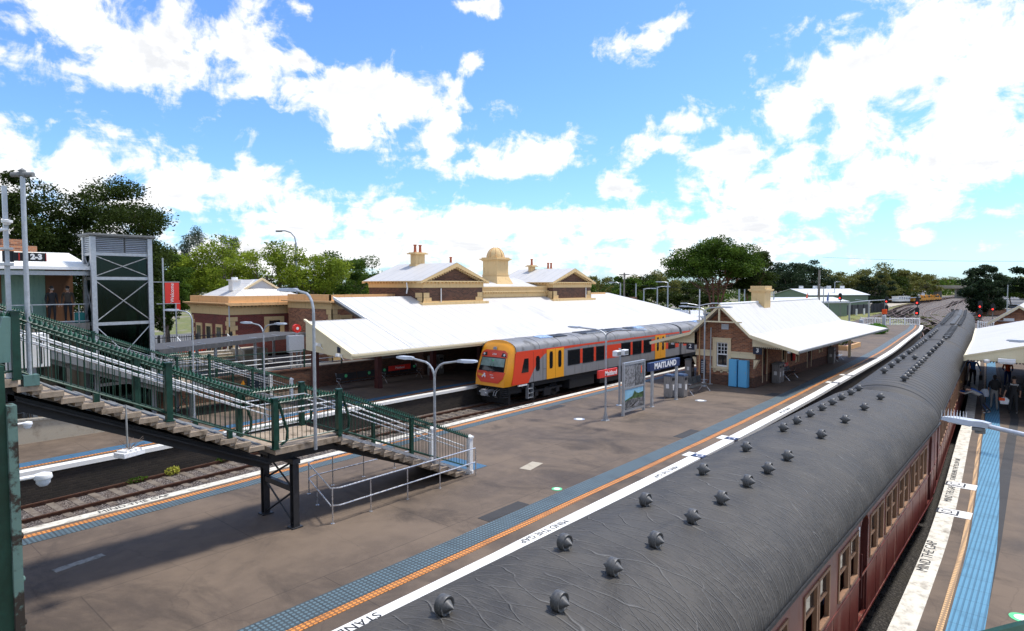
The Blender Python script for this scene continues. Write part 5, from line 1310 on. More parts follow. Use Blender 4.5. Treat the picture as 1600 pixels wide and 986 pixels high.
# street steps, fence, flag
t = thing('street_steps','short flight of pale steps with handrails leading up to the street','steps',(16.8,38.5,1.15))
m = MB()
for q in range(6): m.box(15.2,18.2,37.4+q*.32,39.6,1.15+q*.16,1.15+(q+1)*.16)
m.build('steps','concrete_light',t)
m = MB()
for q in range(6): m.box(15.2,18.2,37.38+q*.32,37.45+q*.32,1.31+q*.16,1.325+q*.16)
m.build('step_nosing','white',t)
for x in (15.2,18.2):
    m = MB(); m.tube([(x,37.3,1.2),(x,37.3,2.1),(x,39.4,3.1),(x,39.4,2.1)],.025,6); m.build('hand_rail','white',t)
m = MB(); m.box(18.4,19.9,37.6,39.4,1.15,2.2); tag(m.build('plinth','concrete_light'),'square pale concrete plinth right of the street steps','plinth')
t = thing('picket_fence','black steel picket fence beyond the street steps','fence',(16,40.8,1.2))
m = MB(); m.box(12.5,19.2,40.78,40.82,2.95,3.0); m.box(12.5,19.2,40.78,40.82,1.5,1.55)
for x in np.arange(12.5,19.2,.14): m.box(x,x+.022,40.79,40.81,1.3,3.08)
m.build('pickets','black',t)
for x in (12.5,14.7,16.9,19.1): m = MB(); m.box(x-.05,x+.05,40.75,40.85,1.15,3.15); m.build('fence_post','black',t)
def bnr(x,y,lab,ztop):
    t = thing('banner',lab,'banner',(x,y,0))
    m = MB(); m.cyl((x,y,0),(x,y,ztop),.05,8); m.build('pole','galv',t)
    return t
t = bnr(16.75,45.5,'red welcome banner on a grey pole left of the parcels building',8.0)
m = MB(); m.box(16.85,17.75,45.49,45.51,4.95,6.35); b_ = m.build('banner_cloth','sign_red',t); m = MB(); m.cyl((16.1,45.5,6.38),(17.8,45.5,6.38),.02,6); m.cyl((16.3,45.5,4.92),(17.8,45.5,4.92),.02,6); m.build('banner_arm','galv',t)
text('Welcome',.33,(17.3,45.48,5.65),(0,0,1),(-1,0,0),'white_clean',b_)
t = bnr(18.1,47.0,'thin grey flag pole just right of the red banner',5.2); m = MB(); m.box(18.13,18.40,46.99,47.01,4.4,5.1); m.build('banner_cloth','sign_red',t)
leafmass('flower_bed','c_orange',[(17.2,42.5,1.95,1.1,.3,.16,500)],.06,'bed of red flowers below the red banner','flowers',seed=9)

# awning over platform one
t = thing('platform_awning','large white skillion awning over platform one with cream fascia and dark red posts','awning',(38,30,0))
def cz(y): return 2.72+(y-26.7)*.365
m = MB(); m.slab([(18.6,26.7,cz(26.7)),(22.5,26.7,cz(26.7)),(22.5,30.8,cz(30.8)),(18.6,30.8,cz(30.8))],.07)
m.slab([(22.5,26.7,cz(26.7)),(60,26.7,cz(26.7)),(58.2,30.8,cz(30.8)),(54.2,34.06,cz(34.06)),(22.5,34.06,cz(34.06))],.07); rf = m.build('roof','roof',t)
m = MB(); m.slab([(60.1,26.75,2.72),(66,29.5,2.6),(66,36,3.6),(56.6,36,4.9),(54.2,34.06,cz(34.06)),(58.2,30.8,cz(30.8))],.07); m.build('hip_roof','roof_y',t)
m = MB(); m.box(18.6,60,26.62,26.70,2.47,2.66); m.box(18.56,60.05,26.52,26.62,2.60,2.70); m.build('fascia','cream_trim',t)
m = MB(); m.prism([(26.60,2.44),(30.8,2.66),(30.8,4.20),(26.60,2.66)],'x',18.50,18.58); m.prism([(26.5,2.62),(30.9,4.23),(30.9,4.34),(26.5,2.73)],'x',18.44,18.58); m.build('end_fascia','cream_trim',t)
m = MB(); m.prism([(30.8,4.10),(34.1,5.30),(34.1,5.46),(30.8,4.26)],'x',22.40,22.48); m.build('bargeboard','white',t)
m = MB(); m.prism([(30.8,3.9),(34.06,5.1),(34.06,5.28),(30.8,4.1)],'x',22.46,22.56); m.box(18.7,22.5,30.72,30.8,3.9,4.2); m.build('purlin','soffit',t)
for x in (18.95,23.2,27.6,32,36.4,40.8,45.2,49.6,54):
    m = MB(); m.box(x-.15,x+.15,30.5,30.8,0,cz(30.5)-.12); m.box(x-.17,x+.17,30.48,30.82,0,.5); m.build('column','timber_red',t)
m = MB()
for x in (18.95,23.2,27.6,32,36.4,40.8,45.2,49.6,54): m.prism([(26.9,cz(26.9)-.30),(30.5,cz(30.5)-.55),(30.5,cz(30.5)-.08),(26.9,cz(26.9)-.08)],'x',x-.06,x+.06)
m.build('rafters','timber_red',t)
for y, z in ((29.3,3.05),(27.4,2.62)):
    m = MB(); m.obox((18.30,y,z),(.34,.16,.16),.2,('Y',.25)); m.cyl((18.5,y-.15,z-.25),(18.35,y,z),.02,6); m.build('security_camera','white_clean',t,bevel=.02)
m = MB(); m.box(18.46,18.50,27.55,27.80,2.72,3.02); m.build('number_sign','navy_dark',t)
for yy in (.55,): 
    m = MB(); m.prism([(26.7,cz(26.7)+.002),(34.0,cz(34.0)+.002),(34.0,cz(34.0)+.03),(26.7,cz(26.7)+.03)],'x',22.47,22.53); m.build('roof_flashing','white',t)

# main station building
t = thing('station_building','grand station building with ochre pediments, domed ventilator and white roofs','building',(39,38,0))
def gable(x0,x1,yf,z0,ze_,za,par):
    xm = (x0+x1)/2
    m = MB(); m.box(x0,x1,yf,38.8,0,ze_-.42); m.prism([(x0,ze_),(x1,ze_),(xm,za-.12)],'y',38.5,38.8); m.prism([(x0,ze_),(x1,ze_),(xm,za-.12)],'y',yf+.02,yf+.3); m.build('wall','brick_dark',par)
    m = MB(); m.box(x0-.06,x1+.06,yf-.06,38.8,ze_-.42,ze_-.02)
    for y in np.arange(yf,38.8,.34): m.box(x0-.22,x0-.04,y,y+.16,ze_-.12,ze_-.02)
    m.box(x0-.38,x1+.38,yf,38.9,ze_-.02,ze_+.04)
    m.box(x0-.3,x1+.3,yf-.28,yf+.4,ze_-.02,ze_+.06); m.box(x0-.04,x1+.04,yf-.05,yf+.1,4.5,ze_-1.35)
    m.box(x0-.35,x1+.35,yf-.35,yf+.2,4.5,4.98)
    m.build('frieze','render_cream',par)
    m = MB()
    for sg in (-1,1):
        a = (xm, za+.14); b = ((x0-.42) if sg < 0 else (x1+.42), ze_+.02); c = ((x0-.42) if sg < 0 else (x1+.42), ze_-.12); d = (xm, za-.14)
        m.prism([a,b,c,d],'y',yf-.32,yf+.12); rp = MB(); rp.prism([a,b,c,d],'y',38.8,39.1); rp.build('rear_bargeboard','render_cream',par)
    for q in range(13):
        for sg in (-1,1):
            u = (q+.5)/14; x = xm+sg*(x1-xm+.2)*u; z = za-.14+(ze_-.12-za+.14)*u
            m.box(x-.06,x+.06,yf-.22,yf,z-.10,z-.0)
    for x in np.arange(x0,x1,.34): m.box(x,x+.16,yf-.2,yf-.05,ze_-.12,ze_-.02)
    m.build('pediment','render_cream',par)
    m = MB(); quoins(m,x0,yf,4.98,ze_-.44,1,1,.04,.75,.55,.34); m.build('quoins','render_cream',par); m = MB(); quoins(m,x1,yf,4.98,ze_-.44,-1,1,.04,.75,.55,.34); m.build('quoins','render_cream',par)
    m = MB(); m.add([(x0-.40,yf-.30,ze_+.05),(xm,yf-.30,za+.17),(xm,39.0,za+.17),(x0-.40,39.0,ze_+.05)],[(0,1,2,3)]); m.add([(x1+.40,yf-.30,ze_+.05),(xm,yf-.30,za+.17),(xm,39.0,za+.17),(x1+.40,39.0,ze_+.05)],[(0,1,2,3)]); m.build('gable_roof','roof_y',par)
gable(28.6,34.5,32.75,5,6.42,7.62,t); gable(43.3,49.1,32.75,5,6.38,7.50,t)
# pavilions behind the gables with hipped roofs
def hip(x0,x1,y0,y1,ze_,zr,ra,rb,par):
    m = MB(); ym = (y0+y1)/2
    m.add([(x0-.35,y0-.35,ze_),(x1+.35,y0-.35,ze_),(x1+.35,y1+.35,ze_),(x0-.35,y1+.35,ze_),(ra,ym,zr),(rb,ym,zr)],[(0,1,5,4),(1,2,5),(2,3,4,5),(3,0,4),(0,3,2,1)]); m.build('roof','roof',par)
    m = MB(); m.box(x0,x1,y0,y1,0,ze_-.45); m.build('wall','brick_dark',par)
    m = MB(); m.box(x0-.06,x1+.06,y0-.06,y1+.06,ze_-.45,ze_-.10); m.box(x0-.35,x1+.35,y0-.35,y1+.35,ze_-.10,ze_-.01)
    for x in np.arange(x0,x1,.34): m.box(x,x+.16,y0-.24,y0-.06,ze_-.20,ze_-.10)
    for y in np.arange(y0,y1,.34): m.box(x0-.24,x0-.06,y,y+.16,ze_-.20,ze_-.10)
    m.build('frieze','render_cream',par)
    m = MB(); m.tube([(x0-.33,y0-.34,ze_+.02),(ra,ym,zr+.02)],.06,5); m.build('hip_capping','cream',par)
hip(34.6,43.2,37.4,43.0,6.30,7.25,37.0,41.0,t)
# recessed centre with parapet and low roof
m = MB(); m.box(34.5,43.3,33.5,40,0,5.2); m.build('wall','brick_dark',t)
m = MB(); m.box(34.5,43.3,33.45,33.75,4.9,5.25); m.box(34.5,43.3,33.40,33.8,5.25,5.62); m.box(34.5,43.3,33.22,33.8,5.62,5.72); m.box(34.5,43.3,33.36,33.8,5.72,5.98); m.box(34.5,43.3,33.26,33.84,5.98,6.06); m.box(34.5,43.3,33.1,33.6,4.55,4.9)
for x in np.arange(34.6,43.2,.3): m.box(x,x+.15,33.28,33.42,5.52,5.62)
m.build('centre_parapet','render_cream',t)
m = MB(); m.add([(34.5,33.8,6.0),(43.3,33.8,6.0),(43.3,37.2,6.85),(34.5,37.2,6.85),(43.3,40.6,6.0),(34.5,40.6,6.0)],[(0,1,2,3),(3,2,4,5)]); m.build('centre_roof','roof',t)
# cupola
cu = MB(); a,b,c,d = 38.78,40.22,35.15,36.75
cu.add([(a-.35,c-.35,6.15),(b+.35,c-.35,6.15),(b+.35,d+.35,6.15),(a-.35,d+.35,6.15),(a,c,6.98),(b,c,6.98),(b,d,6.98),(a,d,6.98)],[(0,1,5,4),(1,2,6,5),(2,3,7,6),(3,0,4,7)])
cu.box(a,b,c,d,6.98,8.28); cu.box(a-.05,b+.05,c-.05,d+.05,6.96,7.05); cu.box(a-.06,b+.06,c-.06,d+.06,8.2,8.30); cu.box(a-.22,b+.22,c-.22,d+.22,8.32,8.40); cu.box(a-.14,b+.14,c-.14,d+.14,8.26,8.34); cu.box(a-.08,b+.08,c-.08,d+.08,8.40,8.50)
ro_ = cu.build('ventilator_tower','render_cream',t)
m = MB(); cxx, cyy = (a+b)/2,(c+d)/2
m.lathe([(.74*math.cos(q*math.pi/16),8.48+.86*math.sin(q*math.pi/16)) for q in range(9)]+[(0.0,9.34)],(cxx,cyy,0),n=16)
m.build('dome','render_cream',ro_,smooth=True)
m = MB()
for q in range(8): 
    an = q*math.pi/4; m.tube([(cxx+.755*math.cos(k*math.pi/16)*math.cos(an),cyy+.755*math.cos(k*math.pi/16)*math.sin(an),8.48+.87*math.sin(k*math.pi/16)) for k in range(8)],.025,4)
m.build('dome_ribs','orange_trim',ro_)
def chimney(x0,x1,y0,y1,z0,z1,pots,par):
    m = MB(); m.box(x0,x1,y0,y1,z0,z1-.12); m.box(x0-.06,x1+.06,y0-.06,y1+.06,z0,z0+.45); m.box(x0-.20,x1+.20,y0-.20,y1+.20,z1-.12,z1-.04); m.box(x0-.1,x1+.1,y0-.1,y1+.1,z1-.04,z1+.02); ch = m.build('chimney','render_cream',par)
    for q in range(pots):
        x = (x0+x1)/2+(q-(pots-1)/2)*.5; m = MB(); m.lathe([(.15,z1+.02),(.11,z1+.1),(.09,z1+.5),(.13,z1+.54),(.13,z1+.6),(.08,z1+.61)],(x,(y0+y1)/2,0),n=10); m.build('chimney_pot','redpot',ch)
    return ch
chimney(31.1,32.0,36.4,37.0,7.3,8.62,2,t); chimney(36.8,37.2,38.6,39.0,6.4,7.95,1,t); chimney(45.5,46.05,36.9,37.3,6.6,8.0,1,t); chimney(50.6,51.4,38.8,39.2,6.4,7.82,2,t)
# side annexes with parapets
for (a,b,zz) in ((23.3,28.4,5.55),(49.3,53.2,5.45)):
    m = MB(); m.box(a,b,35.6 if a < 30 else 33.8,41,0,zz-.55); m.build('wall','brick',t)
    y_ = 35.6 if a < 30 else 33.8
    m = MB(); m.box(a-.05,b+.05,y_-.05,41,zz-.95,zz-.50); m.build('frieze','render_cream',t)
    m = MB(); m.box(a-.4,b+.3,y_-.4,41.3,zz-.50,zz-.40); m.box(a-.05,b+.05,y_-.05,y_+.25,zz-.40,zz); m.box(a-.05,a+.25,y_,41,zz-.40,zz); m.build('parapet','orange_trim',t)
m = MB(); quoins(m,23.3,35.6,1.2,4.6,1,1,.04,.6,.4,.34); m.build('quoins','render_cream',t)
for x in (24.3,25.9):
    m = MB(); m.box(x-.5,x+.5,35.52,35.6,2.6,4.2); wf = m.build('window','render_cream',t); m = MB(); m.box(x-.32,x+.32,35.50,35.53,2.7,3.95); m.build('pane','glass',wf)
m = MB(); m.tube([(28.3,34.1,6.35),(28.2,33.9,5.95),(28.2,34.0,5.6)],.05,6); m.tube([(30.2,32.66,5.95),(30.2,32.66,4.98)],.04,6); m.tube([(48.2,32.66,5.95),(48.2,32.66,4.98)],.04,6); m.build('downpipe','white',t)
m = MB(); m.box(28.4,60,34.05,34.2,0,4.9); m.build('platform_wall','brick_dark',t)
for x in (30,33.2,37,40.5,44,47.5,51):
    m = MB(); m.box(x,x+1.1,33.98,34.05,.02,2.5); df = m.build('door','timber_red',t); m = MB(); m.box(x+.2,x+.9,33.96,33.99,1.3,2.3); m.build('pane','glass',df)
# ================================================================== ISLAND BUILDING
t = thing('island_building','small red brick island platform building with white bell-cast roof and ochre trim','building',(47.5,15.35,0))
bx0,bx1,by0,by1 = 37.95,57.3,13.55,17.2; bm_ = 15.38
wtop = 3.2
def wall_holes(m, axis, at_, thick, a0, a1, z0, z1, holes):
    # a wall with rectangular openings; axis 'x': the wall runs along x at y=at_
    holes = sorted(holes); cur = a0
    def bx(p, q, za, zb):
        if q-p < 1e-4 or zb-za < 1e-4: return
        if axis == 'x': m.box(p,q,at_,at_+thick,za,zb)
        else: m.box(at_,at_+thick,p,q,za,zb)
    for (p, q, za, zb) in holes:
        bx(cur,p,z0,z1); bx(p,q,z0,za); bx(p,q,zb,z1); cur = q
    bx(cur,a1,z0,z1)
m = MB()
wall_holes(m,'y',bx0,.24,by0,by1,0,wtop,[(15.19,15.89,1.12,2.64)])
m.prism([(by0,wtop),(by1,wtop),(bm_,4.9)],'x',bx0,bx0+.24); m.prism([(by0,wtop),(by1,wtop),(bm_,4.9)],'x',bx1-.24,bx1); m.box(bx1-.24,bx1,by0,by1,0,wtop)
sideh = [(39.35,40.05,.02,2.25),(43.0,43.75,1.0,2.2),(45.9,46.5,.8,2.2),(48.6,49.5,.02,2.3),(51.6,52.3,1.0,2.2),(54.3,55.2,.02,2.3)]
wall_holes(m,'x',by0,.24,bx0+.24,bx1-.24,0,wtop,sideh); wall_holes(m,'x',by1-.24,.24,bx0+.24,bx1-.24,0,wtop,sideh)
m.build('wall','brick',t)
m = MB(); m.box(bx0-.04,bx1,by0-.04,by1+.04,0,.16); m.box(bx0-.02,bx1,by0-.02,by1+.02,.16,.62); m.build('plinth','brick_dark',t)
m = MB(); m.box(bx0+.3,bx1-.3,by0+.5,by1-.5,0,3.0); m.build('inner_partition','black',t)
# moulded band on the gable wall
m = MB()
for a, b in ((by0-.06,15.02),(16.12,by1+.06)): m.box(bx0-.05,bx0,a,b,1.80,2.04); m.box(bx0-.10,bx0,a,b,2.04,2.12); m.box(bx0-.07,bx0,a,b,1.74,1.80)
m.build('string_course','cream',t)
# sash window with surround and shaped apron
m = MB(); m.box(bx0-.06,bx0+.02,14.98,15.19,1.12,2.80); m.box(bx0-.06,bx0+.02,15.89,16.14,1.12,2.80); m.box(bx0-.08,bx0+.02,14.98,16.14,2.64,2.86); m.box(bx0-.12,bx0+.02,14.95,16.17,2.86,2.92)
m.box(bx0-.13,bx0+.02,14.92,16.18,1.0,1.12); m.box(bx0-.08,bx0,15.0,16.1,.86,1.0)
for y in (15.1,15.55,15.98): m.cyl((bx0-.08,y,.84),(bx0,y,.84),.09,10)
wf = m.build('window_surround','cream',t)
m = MB(); m.box(bx0+.02,bx0+.08,15.19,15.25,1.12,2.64); m.box(bx0+.02,bx0+.08,15.83,15.89,1.12,2.64); m.box(bx0+.02,bx0+.08,15.25,15.83,1.12,1.22); m.box(bx0+.02,bx0+.08,15.25,15.83,2.57,2.64); m.box(bx0,bx0+.08,15.25,15.83,1.86,1.93)
for y in (15.42,15.61): m.box(bx0+.03,bx0+.07,y,y+.03,1.93,2.57)
for z in (2.12,2.34): m.box(bx0+.03,bx0+.07,15.25,15.83,z,z+.03)
m.build('sash','white_clean',wf)
m = MB(); m.box(bx0+.08,bx0+.10,15.2,15.88,1.14,2.62); m.build('pane','glass',wf)
# bell-cast roof: steep over the building, flatter over the platforms
pr = [(10.78,2.50),(13.50,3.27),(bm_,5.02),(17.26,3.27),(20.0,2.50)]
def roofprof(dz): return [(y,z+dz) for y,z in pr]
m = MB()
for (a, b), (c, d) in zip(pr[:-1], pr[1:]):
    xe = {10.78:61.6,20.0:61.6}.get(a,57.8); xe2 = {20.0:61.6,10.78:61.6}.get(c,57.8)
    m.slab([(37.05,a,b),(xe,a,b),(xe2,c,d),(37.05,c,d)],.06)
rf = m.build('roof','roof',t)
m = MB(); m.cyl((37.05,bm_,5.04),(57.8,bm_,5.04),.07,8); m.build('ridge_capping','white',rf)
m = MB(); m.prism(roofprof(-.01)+roofprof(-.20)[::-1],'x',36.97,37.06); m.build('bargeboard','cream_trim',t)
m = MB(); m.box(37.0,37.06,14.0,16.8,3.92,4.0); m.box(36.98,37.06,bm_-.05,bm_+.05,3.98,4.85); m.build('gable_truss','cream_trim',t)
m = MB(); m.box(37.90,37.95,15.15,15.60,3.45,3.78); m.build('wall_vent','lamp_grey',t)
for s_, y0_, y1_, ym_ in ((0,10.85,13.55,13.5),(1,17.2,19.95,17.26)):
    m = MB()
    if s_ == 0: m.prism([(10.95,2.50),(13.55,3.22),(13.55,2.52),(10.95,2.40)],'x',37.55,37.60)
    else: m.prism([(17.2,3.22),(19.85,2.50),(19.85,2.40),(17.2,2.52)],'x',37.55,37.60)
    m.build('valance','cream_trim',t)
    m = MB()
    for q in range(22): 
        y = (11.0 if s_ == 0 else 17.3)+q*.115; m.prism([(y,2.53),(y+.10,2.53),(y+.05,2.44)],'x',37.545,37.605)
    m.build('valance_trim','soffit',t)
    m = MB(); m.box(37.0,61.6,(10.70 if s_ == 0 else 20.0),(10.78 if s_ == 0 else 20.08),2.36,2.48); m.build('gutter','galv_dark',t)
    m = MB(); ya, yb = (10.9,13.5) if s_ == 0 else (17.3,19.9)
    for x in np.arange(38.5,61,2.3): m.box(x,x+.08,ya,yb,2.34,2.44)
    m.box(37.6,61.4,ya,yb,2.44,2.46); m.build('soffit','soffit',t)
for y in (13.2,17.6): m = MB(); m.box(59.4,59.6,y-.1,y+.1,0,2.9); m.build('awning_post','cream_trim',t)
# chimney through the ridge
m = MB(); m.box(43.55,44.75,14.95,15.85,4.2,5.72); m.box(43.45,44.85,14.85,15.95,5.72,5.80); m.box(43.38,44.92,14.78,16.02,5.80,5.90); m.box(43.5,44.8,14.9,15.9,5.90,6.12); m.build('chimney','render_cream',t)
# doors and windows along the sides
for (a,b,za,zb) in sideh:
    for y, sg in ((by0,-1),(by1,1)):
        m = MB(); yy = y+.10 if sg < 0 else y-.10; m.box(a,b,yy-.03,yy+.03,za,zb)
        f_ = m.build('door' if za < .1 else 'window', 'timber_red' if za < .1 else 'cream', t)
        m = MB(); m.box(a+.10,b-.10,(yy-.04 if sg < 0 else yy+.03),(yy-.03 if sg < 0 else yy+.04),max(za+.1,1.2),zb-.12); m.build('pane','glass',f_)
        m = MB(); yo = y-.03 if sg < 0 else y+.03; m.box(a-.08,a,min(yo,y),max(yo,y),za,zb+.08); m.box(b,b+.08,min(yo,y),max(yo,y),za,zb+.08); m.box(a,b,min(yo,y),max(yo,y),zb,zb+.08); m.build('door_trim','cream',f_)
m = MB(); m.box(40.5,47.0,13.40,13.50,2.16,2.20); m.box(44.5,46.8,13.5-.4,13.5-.3,2.14,2.24); m.build('conduit','galv_dark',t)
# pipes and brackets on the gable wall
m = MB(); m.cyl((37.85,16.98,.15),(37.85,16.98,3.5),.035,8); m.build('downpipe','orange_trim',t)
m = MB(); m.cyl((37.70,16.18,.03),(37.70,16.18,3.55),.035,8); m.lathe([(.16,0),(.16,.02),(.05,.04)],(37.70,16.18,0)); m.box(37.66,37.74,16.14,16.22,1.0,1.3); m.build('conduit_pipe','galv',t)
m = MB(); m.prism([(13.55,1.15),(13.55,1.70),(13.28,1.70)],'x',37.80,38.15); m.build('corbel','cream',t)
m = MB(); m.prism([(17.2,1.05),(17.2,1.60),(17.45,1.60)],'x',37.85,38.15); m.build('corbel','cream',t)
m = MB(); m.box(37.86,37.92,16.58,16.88,.60,1.48); sb = m.build('train_list_sign','navy_dark',t)
for q in range(7): m = MB(); m.box(37.85,37.86,16.62,16.84,.66+q*.11,.70+q*.11); m.build('print_line','lamp_grey',sb)
m = MB(); m.cyl((37.4,11.4,2.30),(37.4,11.4,2.42),.10,12); m.build('awning_light','glassy',t); m = MB(); m.cyl((37.4,18.6,2.36),(37.4,18.6,2.48),.10,12); m.build('awning_light','glassy',t)
def numsign(ch, y, lab):
    t = thing('number_sign',lab,'sign',(37.7,y,2.3))
    m = MB(); m.box(37.62,37.68,y-.26,y+.26,2.08,2.54); p = m.build('plate','navy_dark',t)
    text(ch,.36,(37.615,y,2.31),(0,-1,0),(0,0,1),'white_clean',p,bold=.01)
    m = MB(); m.cyl((37.65,y,2.54),(37.65,y,2.7),.015,5); m.build('hanger','galv_dark',t)
numsign('3',13.27,'navy number 3 sign hanging at the near corner of the island awning')
numsign('2',17.50,'navy number 2 sign hanging at the far corner of the island awning')
for (y0_,y1_,lab,zt) in ((14.43,14.92,'left of the two sky blue metal cabinets against the brick gable',1.68),(13.80,14.34,'right of the two sky blue metal cabinets against the brick gable',1.66)):
    t = thing('blue_cabinet',lab,'cabinet',(37.7,(y0_+y1_)/2,0),0,'sky blue cabinets by the gable wall')
    m = MB(); m.box(37.45,37.86,y0_,y1_,.03,zt); m.build('cabinet_body','blue_cab',t,bevel=.012)
    m = MB(); m.box(37.435,37.45,y0_+.03,y1_-.03,.07,zt-.04); dd = m.build('door','blue_cab',t,bevel=.004)
    m = MB(); m.box(37.42,37.436,y0_+.07,y0_+.09,.85,.98); m.build('handle','galv',dd)

# ------------------------------------------------------------------ furniture on the island platform
t = thing('name_sign','large navy enamel station name sign on two grey posts','sign',(29.9,15.35,0))
for x in (28.65,31.35): 
    m = MB(); m.box(x-.08,x+.08,15.30,15.40,0,2.0); m.box(x-.12,x+.12,15.26,15.44,0,.02); m.build('post','galv',t)
m = MB(); m.box(28.25,31.58,15.27,15.43,1.84,2.27); pn = m.build('panel','navy',t,bevel=.015)
text('MAITLAND',.40,(29.92,15.262,2.055),(1,0,0),(0,0,1),'white_clean',pn,bold=.014,sx=1.22,extrude=.006)
text('MAITLAND',.40,(29.92,15.438,2.055),(-1,0,0),(0,0,1),'white_clean',pn,bold=.014,sx=1.22,extrude=.006)
t = thing('small_name_sign','small red enamel station name sign fixed to the slim lamp post','sign',(24.3,15.3,2.2))
m = MB(); m.box(23.52,25.12,15.24,15.32,2.03,2.38); pn = m.build('panel','sign_red',t,bevel=.01)
text('Maitland',.30,(24.55,15.235,2.19),(1,0,0),(0,0,1),'white_clean',pn,bold=.004,extrude=.004)
t = thing('poster_case','grey framed double poster case on the island platform','poster board',(26.7,15.28,0))
m = MB()
for x in (25.72,27.66): m.box(x-.05,x+.05,15.22,15.34,0,2.52)
m.box(25.77,27.61,15.23,15.33,2.40,2.52); m.box(25.77,27.61,15.23,15.33,1.24,1.32); m.box(25.77,27.61,15.23,15.33,.16,.26); m.box(25.77,27.61,15.26,15.30,.26,2.40); fr_ = m.build('frame','galv',t)
m = MB(); m.box(25.82,26.75,15.245,15.26,1.34,2.38); m.build('poster','poster_grey',fr_)
m = MB(); m.box(26.77,27.56,15.245,15.26,1.34,2.38); m.build('poster','poster_dark',fr_)
m = MB()
for q in range(6): m.box(26.84+q*.11,26.90+q*.11,15.238,15.245,1.45,2.28)
m.build('poster_print','poster_grey',fr_)
m = MB(); m.box(27.30,27.38,15.235,15.245,1.9,2.25); m.build('poster_figure','c_orange',fr_)
m = MB(); m.box(25.82,27.56,15.245,15.26,.28,1.22); po = m.build('poster','poster_sky',fr_)
m = MB(); m.prism([(25.82,.72),(26.2,.80),(26.5,.86),(26.72,1.12),(26.86,1.0),(27.1,.94),(27.56,.98),(27.56,.60),(25.82,.60)],'y',15.240,15.245); m.build('poster_trees','poster_green',fr_)
m = MB(); m.prism([(25.82,.28),(25.82,.66),(26.4,.74),(27.56,.70),(27.56,.28)],'y',15.236,15.240); m.build('poster_yard','poster_dark',fr_)
m = MB(); m.prism([(26.1,.38),(26.9,.34),(27.3,.60),(27.1,.62)],'y',15.232,15.236); m.prism([(26.0,.30),(26.3,.30),(27.1,.60),(27.0,.60)],'y',15.232,15.236); m.build('poster_train','poster_grey',fr_)
t = thing('display_post','grey post with two small screens behind the poster case','display',(27.9,16.8,0))
m = MB(); m.cyl((27.9,16.8,0),(27.9,16.8,2.95),.06,10); m.lathe([(.18,0),(.18,.02),(.06,.05)],(27.9,16.8,0)); m.build('post','galv',t)
for dx in (-.36,.36):
    m = MB(); m.obox((27.9+dx,16.75,2.72),(.50,.26,.28),.1); h = m.build('screen_housing','white_clean',t,bevel=.02); m = MB(); m.obox((27.9+dx,16.61,2.72),(.40,.02,.18),.1); m.build('screen','galv_dark',h)
def bin_unit(x, y, lab, rot=0.0, blue=False, h=1.18, group='steel litter bins'):
    t = thing('litter_bin',lab,'bin',(x,y,0),0,group)
    m = MB(); m.box(x-.23,x+.23,y-.23,y+.23,.05,h); m.box(x-.2,x+.2,y-.2,y+.2,0,.05); m.build('bin_body','bin',t,bevel=.012)
    m = MB(); m.box(x-.25,x+.25,y-.25,y+.25,h,h+.06); m.box(x-.2,x+.2,y-.2,y+.2,h+.06,h+.10); m.build('lid','lid_blue' if blue else 'galv_dark',t)
    m = MB(); m.box(x-.15,x+.15,y-.245,y-.23,h-.22,h-.08); m.build('opening','black',t)
    m = MB(); m.box(x-.245,x-.235,y-.09,y+.09,.52,.76); m.box(x-.08,x+.08,y-.245,y-.235,.42,.72); m.build('label_plate','white_clean',t)
    return t
bin_unit(31.75,15.95,'litter bin behind the right post of the big name sign',blue=True)
bin_unit(32.35,15.50,'litter bin with a blue lid beside the row of black seats',blue=True)
bin_unit(39.4,18.35,'litter bin on the platform two side of the island building')
bin_unit(40.85,13.20-.02,'left litter bin under the island awning beside the red backed bench',group='dark bins under the island awning'); bin_unit(41.5,13.22,'right litter bin under the island awning beside the red backed bench',group='dark bins under the island awning')
bin_unit(54.0,13.25,'litter bin at the far end of the island awning')
def bench(x0, y, lab, n=3, w=.62, back='black', facing=-1, sign=None, group='platform benches', rotz=0.0, seatmat='black'):
    t = thing('bench',lab,'bench',(x0+n*w/2,y,0),0,group)
    L = n*w; f = facing
    m = MB(); m.cyl((x0,y,.40),(x0+L,y,.40),.03,8); m.build('beam','steel',t)
    for q in range(n):
        a = x0+q*w+.03; b = a+w-.06
        m = MB(); m.add([(a,y+f*.28,.45),(b,y+f*.28,.45),(b,y-f*.18,.42),(a,y-f*.18,.42),(a,y+f*.28,.43),(b,y+f*.28,.43),(b,y-f*.18,.40),(a,y-f*.18,.40)],[(0,1,2,3),(4,7,6,5),(0,4,5,1),(1,5,6,2),(2,6,7,3),(3,7,4,0)]); m.build('seat',seatmat,t)
        m = MB(); m.add([(a,y-f*.20,.50),(b,y-f*.20,.50),(b,y-f*.30,.88),(a,y-f*.30,.88),(a,y-f*.22,.50),(b,y-f*.22,.50),(b,y-f*.32,.88),(a,y-f*.32,.88)],[(0,1,2,3),(4,7,6,5),(0,4,5,1),(1,5,6,2),(2,6,7,3),(3,7,4,0)]); m.build('backrest',back,t)
    for x in (x0+.05,x0+L-.05):
        m = MB(); m.tube([(x,y+f*.34,.0),(x,y,.40),(x,y-f*.34,0)],.02,6); m.tube([(x,y,.40),(x,y-f*.22,.46),(x,y-f*.32,.92)],.018,6); m.tube([(x,y-f*.24,.62),(x,y+f*.2,.64),(x,y+f*.05,.42)],.014,6); m.build('leg','steel',t)
    return t
bench(32.95,15.45,'row of four black seats beside the bins in front of the brick gable',4,.58)
t = bench(42.2,13.15,'bench with a red name panel under the island awning',3,.62); m = MB(); m.box(42.3,43.9,13.42,13.46,.78,1.02); pn = m.build('name_panel','sign_red',t); text('Maitland',.16,(43.1,13.415,.9),(1,0,0),(0,0,1),'white_clean',pn)
